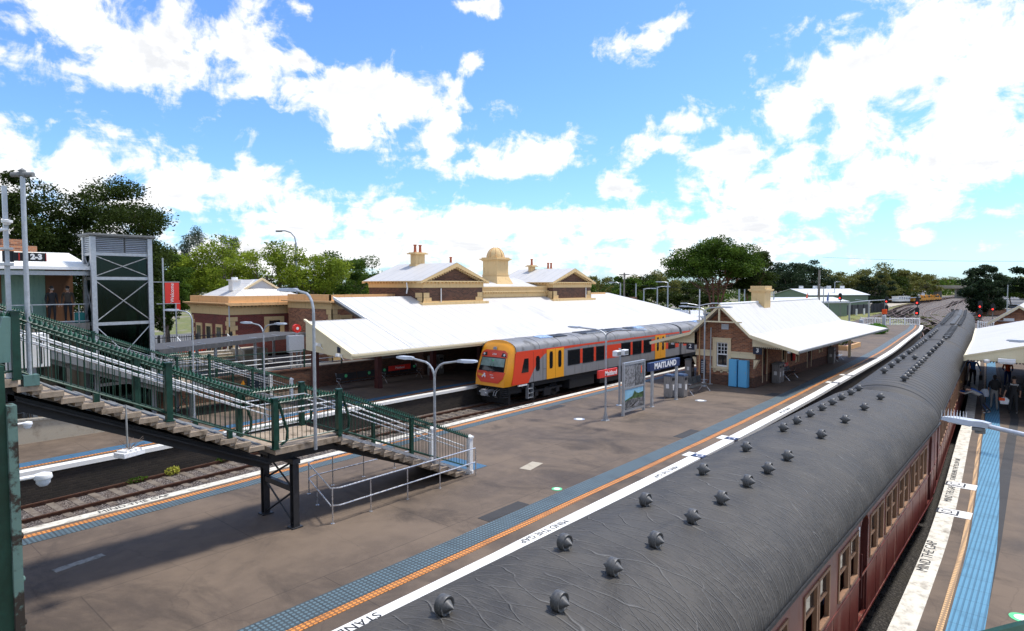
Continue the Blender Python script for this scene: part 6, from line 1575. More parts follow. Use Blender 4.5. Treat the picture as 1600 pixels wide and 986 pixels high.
bench(55.2,13.4,'steel bench at the far end of the island awning',3,.6,seatmat='steel')
bench(73.5,17.5,'distant steel bench on the open end of the island platform',3,.6,seatmat='steel')
t = bench(21.3,32.0,'black bench with green stickers under the platform one awning',4,.75)
for x in (22.0,23.7): m = MB(); m.cyl((x,32.22,.72),(x,32.24,.72),.10,14); m.build('sticker','st_green',t)
t = bench(24.6,32.0,'bench with a red name panel under the platform one awning',4,.75)
m = MB(); m.box(25.2,27.0,32.20,32.24,.66,.98); pn = m.build('name_panel','sign_red',t); text('Maitland',.22,(26.1,32.195,.82),(1,0,0),(0,0,1),'white_clean',pn)
for x in (24.85,27.3): m = MB(); m.cyl((x,32.18,.78),(x,32.20,.78),.10,14); m.build('sticker','st_green',t)
bin_unit(28.9,32.2,'left of the two bins in the shade of platform one',h=1.25,group='bins on platform one'); bin_unit(29.6,32.25,'right of the two bins in the shade of platform one',h=1.25,group='bins on platform one')
# hose reel and door sign at the island building
t = thing('fire_extinguisher','small red fire extinguisher box on the side wall of the island building','fire extinguisher',(44.9,13.4,1.3)); m = MB(); m.lathe([(.09,1.05),(.11,1.08),(.11,1.5),(.06,1.58),(.03,1.62)],(44.9,13.38,0)); m.build('bottle','sign_red',t); m = MB(); m.box(44.78,45.02,13.44,13.54,1.0,1.65); m.build('bracket','charcoal',t)
# planter box with plants
t = thing('planter_box','ochre rendered planter box on the open island platform','planter',(68,16,0))
m = MB(); x0,x1,y0,y1 = 65.4,70.8,14.7,17.2
m.box(x0,x1,y0,y0+.18,0,.42); m.box(x0,x1,y1-.18,y1,0,.42); m.box(x0,x0+.18,y0+.18,y1-.18,0,.42); m.box(x1-.18,x1,y0+.18,y1-.18,0,.42); m.build('box_wall','orange_trim',t)
m = MB(); m.box(x0+.18,x1-.18,y0+.18,y1-.18,0,.34); m.build('soil','timber_red',t)
leafmass('planting','leaf_dark',[(x,16,.42,.4,.9,.1,80) for x in (66.1,67.2,68.4,69.6,70.2)],.09,'low dark red and green planting inside the ochre planter box','plants',seed=12)
for (x,y,z,rx,ry,rz,n,lab) in ((91,17.2,.55,1.9,1.3,.75,1500,'bright green bush spreading over the open island platform'),(75.5,21.9,.5,4.0,.8,1.2,2600,'bright green creeper covering the fence behind the island building roof')):
    leafmass('bush','leaf_bush',[(x,y,z,rx,ry,rz,n),(x+rx*.4,y,z*.8,rx*.7,ry,rz*.8,n//3)],.13,lab,'bush',seed=int(x))
for x, y, lab in ((84.8,17.6,'left grey equipment cabinet post on the open island platform'),(98.6,17.7,'right grey equipment cabinet post near the platform end fence'),(70.0,18.3,'short grey cabinet just beyond the island building')):
    t = thing('equipment_post',lab,'cabinet',(x,y,0)); h = 2.0 if x > 80 else 1.0
    m = MB(); m.box(x-.3,x+.3,y-.2,y+.2,0,h); m.build('housing','lamp_grey',t,bevel=.02); m = MB(); m.box(x-.31,x-.30,y-.15,y+.15,.2,h-.15); m.build('door','galv',t)
def pale_fence(A, B, lab, n, mat='white_clean', h=1.15):
    t = thing('picket_fence',lab,'fence',((A[0]+B[0])/2,(A[1]+B[1])/2,0))
    m = MB(); A = Vector((*A,0)); B = Vector((*B,0)); Z = Vector((0,0,1))
    m.cyl(A+Z*h*.92,B+Z*h*.92,.045,4); m.cyl(A+Z*h*.15,B+Z*h*.15,.045,4)
    N = int((B-A).length/.24)
    for q in range(N+1): p = A+(B-A)*q/N; m.box(p.x-.03,p.x+.03,p.y-.035,p.y+.035,.02,h)
    m.build('pickets',mat,t)
    for q in range(n+1): p = A+(B-A)*q/n; m = MB(); m.box(p.x-.07,p.x+.07,p.y-.07,p.y+.07,-.2,h+.1); m.build('fence_post',mat,t)
pale_fence((108.5,22.6),(113.2,15.6),'white picket fence closing off the far end of the island platform',4)
pale_fence((108,8.0),(108,-1.5),'white picket fence at the far end of platform four',4)
# ================================================================== PLATFORM FOUR
t = thing('platform_awning','white awning with cream fascia over platform four at the right edge','awning',(48,1,0))
def a4(Yoff, z): return None
L4 = [(36.9,3.16),(48,3.75),(60.9,4.6)]
def aw(m, dy0, z0, dy1, z1, th):
    for (a, b), (c, d) in zip(L4[:-1], L4[1:]):
        m.slab([(a,b+dy0,z0),(c,d+dy0,z0),(c,d+dy1,z1),(a,b+dy1,z1)],th)
m = MB(); aw(m,0,2.78,-6.4,4.45,.06); aw(m,-6.4,4.45,-12.8,2.78,.06); m.build('roof','roof',t)
m = MB(); m.prism([(3.16,2.60),(3.16,2.80),(-3.2,4.47),(-9.6,2.80),(-9.6,2.60),(-3.2,2.62)],'x',36.80,36.88); m.prism([(3.24,2.76),(3.24,2.84),(-3.2,4.53),(-3.2,4.42)],'x',36.76,36.80); m.build('end_fascia','cream_trim',t)
m = MB()
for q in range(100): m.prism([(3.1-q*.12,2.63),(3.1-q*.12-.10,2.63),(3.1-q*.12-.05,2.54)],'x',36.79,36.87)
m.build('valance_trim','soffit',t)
m = MB(); m.ribbon(L4,-.02,.08,2.56,2.80); m.build('gutter','cream_trim',t)
for x in (40,46,52,58): m = MB(); m.box(x-.09,x+.09,.55,.73,0,3.2); m.build('awning_post','timber_red',t)
for x, y in ((36.62,1.60),):
    m = MB(); m.box(x-.1,x+.14,y-.32,y+.32,2.62,2.80); m.box(x-.05,x+.1,y-.26,y+.26,2.56,2.62); m.build('awning_light','white_clean',t,bevel=.02)
m = MB(); m.lathe([(0,-.11),(.09,-.09),(.13,-.03),(.14,.05),(.0,.09)],(36.66,2.33,2.64)); m.build('security_camera','white_clean',t,smooth=True)
t = thing('platform_building','dark brick building in the shade of the platform four awning','building',(49,-3,0))
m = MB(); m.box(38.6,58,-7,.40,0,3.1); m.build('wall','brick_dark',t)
for x in (40,43.5,47.5,52):
    m = MB(); m.box(x,x+1.0,.40,.46,.05,2.3); d_f = m.build('door','timber',t); m = MB(); m.box(x+.2,x+.8,.46,.48,1.3,2.1); m.build('pane','glass',d_f)
t = thing('gabled_building','red brick gable with white roof and bargeboards beyond the platform four awning','building',(71,2.2,0))
m = MB(); m.box(66,76,.55,3.80,0,3.05); m.prism([(.55,3.05),(3.80,3.05),(2.2,4.30)],'x',66,66.25); m.build('wall','brick',t)
m = MB()
m.slab([(65.6,4.25,3.05),(76.4,4.25,3.05),(76.4,2.2,4.55),(65.6,2.2,4.55)],.07); m.slab([(65.6,.10,3.05),(76.4,.10,3.05),(76.4,2.2,4.55),(65.6,2.2,4.55)],.07); m.build('roof','roof',t)
m = MB(); m.prism([(4.25,3.0),(2.2,4.50),(.10,3.0),(.10,2.82),(2.2,4.32),(4.25,2.82)],'x',65.52,65.60); m.build('bargeboard','cream_trim',t)
m = MB(); m.box(65.9,66,2.5,3.2,3.22,3.44); m.build('wall_light','white_clean',t); m = MB(); m.box(65.7,65.8,.9,3.6,3.20,3.24); m.build('tie_bar','lamp_grey',t)
# the big street lantern reaching in from the right, with bird spikes
t = thing('street_lantern','close pale street lantern with bird spikes reaching over platform four from the right','lamp post',(11.35,-1.2,0))
m = MB(); m.cyl((11.3,-1.3,0),(11.3,-1.3,3.6),.07,12); m.tube([(11.3,-1.3,3.55),(11.32,-1.2,3.8),(11.45,-.7,3.93),(11.72,-.0,3.98),(12.04,.75,4.03)],.036,12); m.build('pole','lamp_grey',t,smooth=True)
hd = led_head(t,(12.02,.70,4.03),(.39,.92),.02,L=.66,W=.24)
m = MB(); d_ = Vector((.39,.92,0)).normalized(); s_ = Vector((-d_.y,d_.x,0))
for q in range(7):
    p = Vector((12.02,.70,4.07))+d_*(.66-.045*q-.01)
    m.cyl(p-s_*.09,p-s_*.09+Vector((0,0,.11)),.005,4,.002); m.cyl(p+s_*.09,p+s_*.09+Vector((0,0,.11)),.005,4,.002)
m.build('bird_spikes','white_clean',hd)
m = MB(); p = Vector((12.07,.82,3.96)); m.cyl(p,p+Vector((0,0,-.06)),.07,12); m.box(p.x-.1,p.x+.1,p.y-.06,p.y+.1,3.95,3.99); m.build('sensor','galv_dark',hd)
t = thing('street_lantern','smaller pale street lantern in front of the white awning on platform four','lamp post',(29.6,-1.2,0))
m = MB(); m.cyl((29.5,-1.3,0),(29.5,-1.3,3.9),.07,12); m.tube([(29.5,-1.3,3.85),(29.6,-1.0,3.98),(29.95,.0,4.03),(30.3,.75,4.07)],.036,10); m.build('pole','lamp_grey',t,smooth=True)
hd = led_head(t,(30.28,.70,4.07),(.42,.9),.02,L=.7,W=.26)
m = MB(); m.cyl((30.3,.75,4.02),(30.3,.75,3.95),.07,10); m.build('sensor','galv_dark',hd)

# ================================================================== THE YARD AND BEYOND
def signal(x, y, zs, zb, lab, lit=True):
    t = thing('railway_signal',lab,'railway signal',(x,y,zb),0,'red railway signals beyond the platforms')
    m = MB(); m.cyl((x,y,zb),(x,y,max(zs)+.5),.07,8); m.box(x-.25,x+.25,y-.25,y+.25,zb,zb+.15); m.build('post','galv_dark',t)
    for z in zs:
        m = MB(); m.box(x-.28,x-.08,y-.30,y+.30,z-.48,z+.58); m.cyl((x-.12,y,z+.58),(x-.24,y,z+.58),.30,14); m.cyl((x-.60,y,z+.05),(x-.28,y,z+.05),.19,10); h = m.build('signal_head','black',t)
        m = MB(); m.cyl((x-.62,y,z-.10),(x-.60,y,z-.10),.12,14); m.build('lens','lamp_red',h)
signal(123.8,17.4,[3.3,1.6],-1.1,'two headed red signal just beyond the island platform fence')
signal(147.7,26.1,[2.9,1.2],-1.1,'two headed red signal left of the fence signal, farther down the line')
signal(129.7,9.4,[2.7,1.2],-1.1,'two headed red signal right of the end of the maroon train')
signal(139.7,8.3,[2.0],-1.1,'single red signal at the right in front of the brick relay hut')
signal(136.3,32.1,[3.7],-1.1,'single signal on the gantry above the dark mesh fence')
t = thing('ground_signal','small orange ground signal box beside the left two headed signal','railway signal',(137.8,24.7,-1)); m = MB(); m.box(137.6,138.0,24.3,25.1,.6,1.5); m.build('box_body','c_orange',t); m = MB(); m.cyl((137.8,24.7,-1.1),(137.8,24.7,.6),.08,6); m.build('post','galv',t)
def pole(x, y, zb, zt, lab, r=.12, mat='galv', head=None, group='poles behind the station', cat='lamp post', name='lamp_post', arms=True):
    t = thing(name,lab,cat,(x,y,zb),0,group)
    m = MB(); m.cyl((x,y,zb),(x,y,zt),r,8,r*.7); m.build('pole',mat,t)
    if head:
        m = MB()
        for s_ in head: m.tube([(x,y,zt-.1),(x+rt.x*s_*.5,y+rt.y*s_*.5,zt+.02),(x+rt.x*s_*1.0,y+rt.y*s_*1.0,zt+.02)],.05,6)
        for s_ in head: m.obox((x+rt.x*s_*1.35,y+rt.y*s_*1.35,zt+.04),(.8,.32,.14),math.atan2(rt.y,rt.x))
        m.build('lamp_head','lamp_grey',t)
    return t
pole(81.4,49.0,0,6.5,'first short lamp pole from the left behind the station roof',head=(-1,))
t = pole(86,51.1,0,8.1,'tall timber power pole among the lamp poles behind the station',.16,'wood_pole',cat='power pole',name='power_pole'); m = MB(); m.obox((86,51.1,7.8),(1.6,.12,.14),math.atan2(rt.y,rt.x)); m.build('crossarm','wood_pole',t)
pole(76.5,43.6,0,6.38,'plain topped grey pole right of the tall power pole',.11)
pole(80.5,44.6,0,5.65,'short lamp pole with its head pointing right behind the station roof',head=(1,)); pole(79.6,42,0,5.93,'lamp pole with its head pointing right, third from the fig tree',head=(1,)); pole(84.7,43,0,6.6,'lamp pole with its head pointing left beside the big fig tree',head=(-1,))
pole(88.7,34,0,5.6,'left of two plain poles under the big fig tree',.16); pole(88.9,33.3,0,5.6,'right of two plain poles under the big fig tree',.1); pole(90.2,29.7,0,5.3,'plain pole right of the island building chimney',.1)
t = pole(54.7,24.6,-1,5.8,'tall slim pole with crossed lamp arms in front of the fig tree trunks',.07); m = MB()
for s_ in (-1,1): m.tube([(54.7,24.6,4.3),(54.7+rt.x*s_*.6,24.6+rt.y*s_*.6,4.42),(54.7+rt.x*s_*1.2,24.6+rt.y*s_*1.2,4.5)],.03,6); m.obox((54.7+rt.x*s_*1.4,24.6+rt.y*s_*1.4,4.52),(.6,.22,.08),math.atan2(rt.y,rt.x))
m.build('lamp_head','lamp_grey',t)
t = thing('street_light','tall curved street light rising behind the parcels building','street light',(35.3,60.4,0)); m = MB(); m.cyl((35.3,60.4,0),(35.3,60.4,10.6),.14,10,.1)
u_ = Vector((-rt.x,-rt.y,0)); p_ = Vector((35.3,60.4,10.6)); m.tube([p_,p_+u_*.12+Vector((0,0,.6)),p_+u_*.5+Vector((0,0,1.05)),p_+u_*1.1+Vector((0,0,1.25)),p_+u_*1.5+Vector((0,0,1.25))],.07,8); m.build('pole','galv',t)
m = MB(); q_ = p_+u_*1.75+Vector((0,0,1.2)); m.obox(tuple(q_),(.6,.3,.16),math.atan2(rt.y,rt.x)); m.build('lamp_head','galv_dark',t)
pole(40.0,63.4,0,9.1,'slim street light with a short double head behind the parcels building',.10,head=(-.5,.5),cat='street light',name='street_light')
t = pole(96.7,25.6,-1.1,8.3,'tall weathered timber power pole beyond the island building roof',.20,'wood_pole',cat='power pole',name='power_pole'); m = MB(); m.obox((96.7,25.6,6.2),(.5,.12,.12),.7); m.build('insulator','lamp_grey',t)
pole(106.5,27.5,-1.1,5.8,'lamp post with a wide white head right beside the timber power pole',.09,head=(-.6,.4)); pole(189,46,-1,7.0,'distant slim lamp post behind the green shed',.12,head=(.8,))
pole(149.8,6.8,-1,6.2,'curved grey mast at the right beyond the dark tree',.10)
for (x,y,zt,c,lab) in ((104.6,29.3,5.0,'c_orange','flag pole with an orange and yellow flag left of the signal gantry'),(108.6,27.3,5.0,'c_blue','flag pole with a small blue flag left of the signal gantry')):
    t = thing('flag_pole',lab,'flag pole',(x,y,-1)); m = MB(); m.cyl((x,y,-1),(x,y,zt),.05,6); m.build('pole','galv',t)
    m = MB(); m.prism([(x,4.9),(x-.5,4.6),(x-1.0,4.1),(x-.9,3.4),(x-.4,3.7),(x,3.9)],'y',y-.01,y+.01); m.build('flag',c,t)
# cable tray gantry
t = thing('cable_gantry','long grey cable tray on posts crossing above the dark mesh fence','gantry',(146,30,-1))
m = MB(); m.tube([(112,33.0,3.1),(136.6,30.5,2.7),(147.1,29.2,2.9),(157.5,28.1,2.9),(200,27.5,2.9)],.09,6); m.tube([(150,29,2.9),(165,34,2.5),(185,40,2.3)],.07,6); m.build('tray','galv',t)
for x, y in ((136.6,30.5),(147.1,29.2),(157.5,28.1)): m = MB(); m.box(x-.14,x+.14,y-.14,y+.14,-1.1,2.8); m.build('post','galv',t)
def cable(A, B, sag, n=14, r=.018): 
    m = MB(); A = Vector(A); B = Vector(B); m.tube([A+(B-A)*k/n-Vector((0,0,sag*4*(k/n)*(1-k/n))) for k in range(n+1)],r,4); return m
tag(cable((96.7,25.6,6.2),(70,44,6.6),.8).build('power_cable','charcoal'),'dark power cable hanging from the timber pole towards the fig tree','cable')
tag(cable((86,51,7.8),(151,97,7.8),1.0,r=.03).build('power_cable','charcoal'),'thin power cable crossing the sky above the station roof','cable')
tag(cable((86,51,7.9),(118,62,9.5),.6,r=.025).build('power_cable','charcoal'),'thin power cable from the tall pole towards the fig tree crown','cable')
tag(cable((230,60,15.5),(230,-60,14),2.0,r=.05).build('power_cable','charcoal'),'upper thin cable crossing the sky at the far right','cable')
# long green shed, lower building, mesh fence, huts
def house(name, lab, cat, A, B, depth, zb, ze_, zr, wallm, roofm, vents_=0, over=.4):
    # ridge parallel to A-B (front wall), depth to the left of A->B
    A = Vector((*A,0)); B = Vector((*B,0)); u = (B-A).normalized(); n = Vector((-u.y,u.x,0)); L = (B-A).length
    c = A+u*L/2+n*depth/2; t = thing(name,lab,cat,(c.x,c.y,zb),math.atan2(u.y,u.x))
    m = MB(); h, d = L/2, depth/2
    m.box(-h,h,-d,d,zb-zb,ze_-zb); m.prism([(-d,ze_-zb),(d,ze_-zb),(0,zr-zb)],'x',-h,h); m.build('wall',wallm,t)
    m = MB(); e = over
    m.slab([(-h-e,-d-e,ze_-zb),(h+e,-d-e,ze_-zb),(h+e,0,zr-zb+.12),(-h-e,0,zr-zb+.12)],.1); m.slab([(-h-e,d+e,ze_-zb),(h+e,d+e,ze_-zb),(h+e,0,zr-zb+.12),(-h-e,0,zr-zb+.12)],.1); r_ = m.build('roof',roofm,t)
    for q in range(vents_): m = MB(); m.box(-h+L*(q+.7)/(vents_+.2)-.4,-h+L*(q+.7)/(vents_+.2)+.4,-.4,.4,zr-zb,zr-zb+.9); m.build('roof_ventilator','white',r_)
    return t
house('shed','long sage green shed with a white roof behind the mesh fence','shed',(178.2,49.5),(196.1,39.2),13,-1.1,3.45,5.0,'shed_green','roof_grey',4)
house('low_building','low green building with a white roof in front of the long shed','building',(143.5,46.5),(161.1,36.5),9,-1.1,2.4,3.2,'shed_green','roof_grey')
house('carport','flat white roofed carport behind the dark mesh fence','carport',(128,44),(146,38.5),4,-1.1,1.8,2.0,'darkfence','roof_grey')
for (x0,y0,x1,y1,lab) in ((140,41.2,181.4,36.1,'long dark mesh fence in front of the low green building'),(183,36.0,195,34.8,'short dark panelled fence beyond the grass verge')):
    t = thing('mesh_fence',lab,'fence',((x0+x1)/2,(y0+y1)/2,-1.1)); m = MB(); m.ribbon([(x0,y0),(x1,y1)],-.05,.05,-1.1,1.25); m.build('mesh_panel','darkfence',t)
    for q in range(12): m = MB(); m.box(x0+(x1-x0)*q/11-.06,x0+(x1-x0)*q/11+.06,y0+(y1-y0)*q/11-.16,y0+(y1-y0)*q/11+.0,-1.1,1.35); m.build('fence_post','charcoal',t)
for x,y,lab in ((146,38.6,'leftmost of four white posts on the grass in front of the dark mesh fence'),(149,38.3,'second from the left of four white posts before the mesh fence'),(168,36.0,'third from the left of four white posts before the mesh fence'),(173,35.4,'rightmost of four white posts on the grass before the mesh fence')):
    m = MB(); m.cyl((x,y,-1.1),(x,y,.4),.22,8); tag(m.build('bollard','white_clean'),lab,'bollard','white posts on the grass verge')
house('relay_hut','small orange brick hut with a flat pale roof right of the train','hut',(194.7,11.3),(189.5,14.6),3,-1.1,.45,.5,'brick','concrete',over=.9)
# machinery and wagons
def wagon(x, y, L, h, mat, roofm, lab, name='railway_wagon', cat='wagon'):
    t = thing(name,lab,cat,(x,y,-1.1),R(-20))
    m = MB(); m.box(-L/2,L/2,-1.3,1.3,.8,h); m.build('body',mat,t); m = MB(); m.box(-L/2-.1,L/2+.1,-1.4,1.4,h,h+.2); m.build('roof',roofm,t)
    for k in (-L/3,L/3): m = MB(); m.cyl((k,-1.2,.45),(k,1.2,.45),.45,12); m.cyl((k+1,-1.2,.45),(k+1,1.2,.45),.45,12); m.build('wheels','black',t)
    m = MB()
    for k in range(int(L/1.6)): m.box(-L/2+.5+k*1.6,-L/2+1.3+k*1.6,-1.33,-1.29,1.6,2.3)
    m.build('panels','charcoal',t); return t
wagon(296,51.0,9,3.0,'machine','roof_grey','orange work wagon with a pale roof in the yard, farthest left'); wagon(290,46.4,8,2.6,'white','white','white container with doors between the orange wagon and the excavator',name='container',cat='container')
for (x,y,lab) in ((300,43.4,'yellow excavator in the yard beside the white container'),(309,43.0,'yellow crane vehicle in the middle of the yard row'),(318,42.6,'orange truck in the yard right of the middle crane'),(328,42.0,'orange truck second from the right end of the yard row'),(340,41.0,'orange machine at the right end of the yard row')):
    t = thing('work_vehicle',lab,'work vehicle',(x,y,-1.1),R(-20),'yellow and orange machines parked in the yard')
    m = MB(); m.box(-2.6,2.6,-1.2,1.2,.7,1.6); m.box(-2.6,-.9,-1.1,1.1,1.6,2.7); m.build('body','machine',t)
    m = MB(); m.box(-2.5,-1.0,-1.13,1.13,1.9,2.5); m.build('cab_window','glass',t)
    m = MB(); m.tube([(.4,0,1.6),(1.6,0,3.0),(3.2,0,2.4),(3.4,0,1.5)],.18,6); m.build('boom','machine',t)
    m = MB(); 
    for k in (-1.7,0,1.7): m.cyl((k,-1.25,.45),(k,1.25,.45),.45,12)
    m.build('wheels','tyre',t)
# road overpass in the distance
t = thing('road_overpass','pale concrete road overpass crossing the line in the distance','bridge',(405,25,-1))
A_ = Vector((460,75,0)); B_ = Vector((330,-55,0)); m = MB(); P_ = [(A_.x,A_.y),(B_.x,B_.y)]
m.ribbon(P_,-5,5,4.0,5.0); m.ribbon(P_,-5.3,-5.0,4.4,5.9); m.ribbon(P_,5.0,5.3,4.4,5.9); m.build('deck','concrete_light',t)
for q in range(9):
    p = A_+(B_-A_)*(q+.5)/9; m = MB(); m.obox((p.x,p.y,1.5),(1.2,8,5.4),math.atan2(*( (B_-A_).normalized().yx ))); m.build('pier','concrete',t)
m = MB(); m.prism([(455,60),(520,120),(560,100),(480,55)],'z',-1.2,2.4); m.build('embankment','grass',t)
house('far_house','small distant house with a white roof left of the overpass','house',(380,56),(392,52),6,-1.1,2.6,4.6,'white','roof_grey')
house('far_house','distant cream house with a grey roof beyond the yard machines','house',(330,60),(342,56),7,-1.1,2.2,4.0,'cream','roof_grey')
# parked cars
def car(x, y, z, rot, mat, lab, name='parked_car', group='cars parked beyond the station', van=False):
    t = thing(name,lab,'van' if van else 'car',(x,y,z),rot,group)
    prof = [(-2.1,.35),(-2.15,.75),(-1.9,.92),(-1.2,1.0),(-.75,1.42),(.75,1.45),(1.5,1.02),(2.05,.88),(2.15,.4)] if not van else [(-2.3,.35),(-2.3,1.9),(-2.1,2.15),(1.3,2.15),(1.9,1.25),(2.4,1.05),(2.45,.4)]
    m = MB(); m.prism(prof,'y',-.86,.86); m.build('body',mat,t,bevel=.06)
    m = MB(); w = [(-1.1,1.02),(-.72,1.36),(.70,1.38),(1.35,1.03)] if not van else [(.2,1.3),(.2,1.95),(1.25,1.95),(1.65,1.3)]
    m.prism(w,'y',-.875,.875); m.build('windows','glass',t)
    for k in (-1.35,1.35):
        for s_ in (-1,1): m = MB(); m.cyl((k,s_*.70,.33),(k,s_*.90,.33),.33,16); m.build('wheel','tyre',t)
    return t
car(83.2,40.0,1.15,.5,'carsilver','silver parked car seen over the awning below the fig tree'); car(83.9,38.2,1.15,.5,'carwhite','white parked car seen over the awning below the fig tree'); car(87.5,43,1.15,.4,'cardark','dark parked car behind the silver one below the fig tree')
car(27.6,46.6,1.15,.2,'pink','pink van parked between the parcels and station buildings',name='parked_van',van=True,group=None)
car(215,6,-1.1,.3,'carwhite','white car in the car park far right'); car(228,4,-1.1,.3,'carsilver','silver car in the car park far right'); car(240,9,-1.1,1.2,'cardark','dark car in the car park far right')
m = MB(); m.prism([(63,36.2),(96,35.2),(112,40),(112,66),(63,66)],'z',GZ-.2,1.10); struct('street', m, 'road')

# ================================================================== TREES
def tree(name, label, base, h, crown, nclump, nleaf, leaf, lmat, bmat='bark', trunks=1, seed=1, group=None, z_lo=.35, gap=.55, wisp=False, cat='tree', spread=1.0, shell=.5):
    # crown: (rx, ry, rz) half sizes around the crown centre
    r = np.random.RandomState(seed); x, y, z0 = base; rx, ry, rz = [c*.88 for c in crown]; h *= .985; cz_ = z0+h-rz*1.05; nleaf = int(nleaf*1.7); leaf *= .74
    t = thing(name,label,cat,base,0,group)
    cl = []
    tries = 0
    while len(cl) < nclump and tries < nclump*40:
        tries += 1
        d = r.normal(size=3); d /= np.linalg.norm(d); q = d*(shell+(1-shell)*r.uniform()**.5)
        if q[2] < -z_lo*2: continue
        w = 1+.22*math.sin(3*math.atan2(d[1],d[0])+seed)+.12*math.sin(5*math.atan2(d[1],d[0])+2*seed)
        c = np.array([x+q[0]*rx*w, y+q[1]*ry*w, cz_+q[2]*rz*(1+.15*r.normal())])
        cl.append((c, r.uniform(.55,1.25)))
    m = MB()
    for k in range(trunks):
        a0 = 6.28*k/trunks+seed; bx, by = x+(.5*math.cos(a0) if trunks > 1 else 0), y+(.5*math.sin(a0) if trunks > 1 else 0)
        lean = .28*rx if trunks > 1 else .08*rx; top = Vector((bx+math.cos(a0)*lean, by+math.sin(a0)*lean, cz_-rz*.15))
        b0 = Vector((bx,by,z0)); rr = max(.10, h*.022)*(1.0 if trunks == 1 else .75)
        pts = [b0, b0+(top-b0)*.33+Vector((r.normal()*.15,r.normal()*.15,0)), b0+(top-b0)*.66+Vector((r.normal()*.2,r.normal()*.2,0)), top]
        m.tube(pts,[rr,rr*.8,rr*.62,rr*.4],7)
        mine = [c for i,c in enumerate(cl) if i % trunks == k][:14]
        for c, s in mine:
            s0 = pts[1]+(pts[3]-pts[1])*r.uniform(.1,.95); e = Vector(c)
            mid = (s0+e)/2+Vector((0,0,-.08*h)); m.tube([s0,mid,e],[rr*.38,rr*.24,rr*.08],5)
    m.build('trunk',bmat,t)
    cr = (rx*ry*rz)**(1/3)*(.34 if not wisp else .26)
    V = []; n_each = max(8, int(nleaf/nclump))
    for c, s in cl:
        n = int(n_each*s); d = r.normal(size=(n,3)); d /= np.linalg.norm(d,axis=1)[:,None]
        rad = cr*s*(r.uniform(.2,1.0,(n,1))**.55)*(1+.12*r.normal(size=(n,1)))
        p = c+d*rad*np.array([1.15,1.15,.62 if not wisp else 1.5])
        a = r.normal(size=(n,3))+d*.6; a[:,2] = a[:,2]*.7-(.9 if wisp else 0); a /= np.linalg.norm(a,axis=1)[:,None]
        b = r.normal(size=(n,3)); b -= a*(a*b).sum(1)[:,None]; b /= np.linalg.norm(b,axis=1)[:,None]
        ls = leaf*r.uniform(.55,1.35,(n,1))
        V.append(np.stack([p-a*ls, p+b*ls*(.5 if not wisp else .16), p+a*ls, p-b*ls*(.5 if not wisp else .16)],1).reshape(-1,3))
    V = np.concatenate(V)-np.array(base); nf = len(V)//4
    me = bpy.data.meshes.new('crown'); me.vertices.add(len(V)); me.vertices.foreach_set('co', V.astype(np.float32).ravel())
    me.loops.add(len(V)); me.loops.foreach_set('vertex_index', np.arange(len(V),dtype=np.int32))
    me.polygons.add(nf); me.polygons.foreach_set('loop_start', np.arange(0,len(V),4,dtype=np.int32)); me.polygons.foreach_set('loop_total', np.full(nf,4,dtype=np.int32))
    me.materials.append(M[lmat]); me.update(); me.validate()
    o = bpy.data.objects.new('crown', me); COL.objects.link(o); o.parent = t
    return t
# big dark trees behind the concourse
tree('dark_tree','big dark tree at the far left behind the tall lamp post',(10.6,61,0),14.8,(4.7,4.7,4.6),60,30000,.15,'leaf_dark',seed=3)
tree('dark_tree','big dark tree directly behind the lift tower',(16.9,57.4,0),15.1,(4.3,4.6,6.0),80,36000,.15,'leaf_dark',seed=4,z_lo=.6)
tree('green_tree','mid green tree showing between the lift tower and the light green street trees',(22.2,60,0),9.2,(2.6,2.8,3.8),26,11000,.15,'leaf_mid',seed=6,z_lo=.7)
tree('dark_tree','dark tree closing the gap behind the concourse roof',(11,65,0),12.5,(5.5,4,4.5),30,9000,.20,'leaf_dark',seed=15)
tree('casuarina','wispy grey green tree left of two above the light green trees',(36.1,87.9,0),14.2,(2.5,2.5,5.2),24,3600,.32,'leaf_blue',seed=5,wisp=True,cat='tree'); tree('casuarina','wispy grey green tree right of two above the light green trees',(40.4,86,0),13.3,(2.2,2.2,4.2),18,2600,.32,'leaf_blue',seed=8,wisp=True)
LG = 'light green street trees behind the parcels building'
for i,(x,y,h,rx,lab) in enumerate(((25.4,68,10.0,4.0,'light green street tree beside the lift tower, farthest left of its row'),(29.6,64,11.0,4.6,'light green street tree directly above the parcels building roof ventilator'),(33.4,62.5,11.0,4.3,'tallest light green street tree above the parcels building'),(38.0,61.5,10.1,4.0,'light green street tree behind the tall curved street light'),(42.6,62.5,10.6,4.4,'light green street tree left of the station roof'),(48.0,69,9.6,4.4,'last light green street tree, touching the station roof corner'))):
    tree('street_tree',lab,(x,y,0),h,(rx,rx,rx*.82),34,8500,.17,'leaf_light' if i != 4 else 'leaf_mid',seed=20+i,group=LG,z_lo=.55,shell=.35)
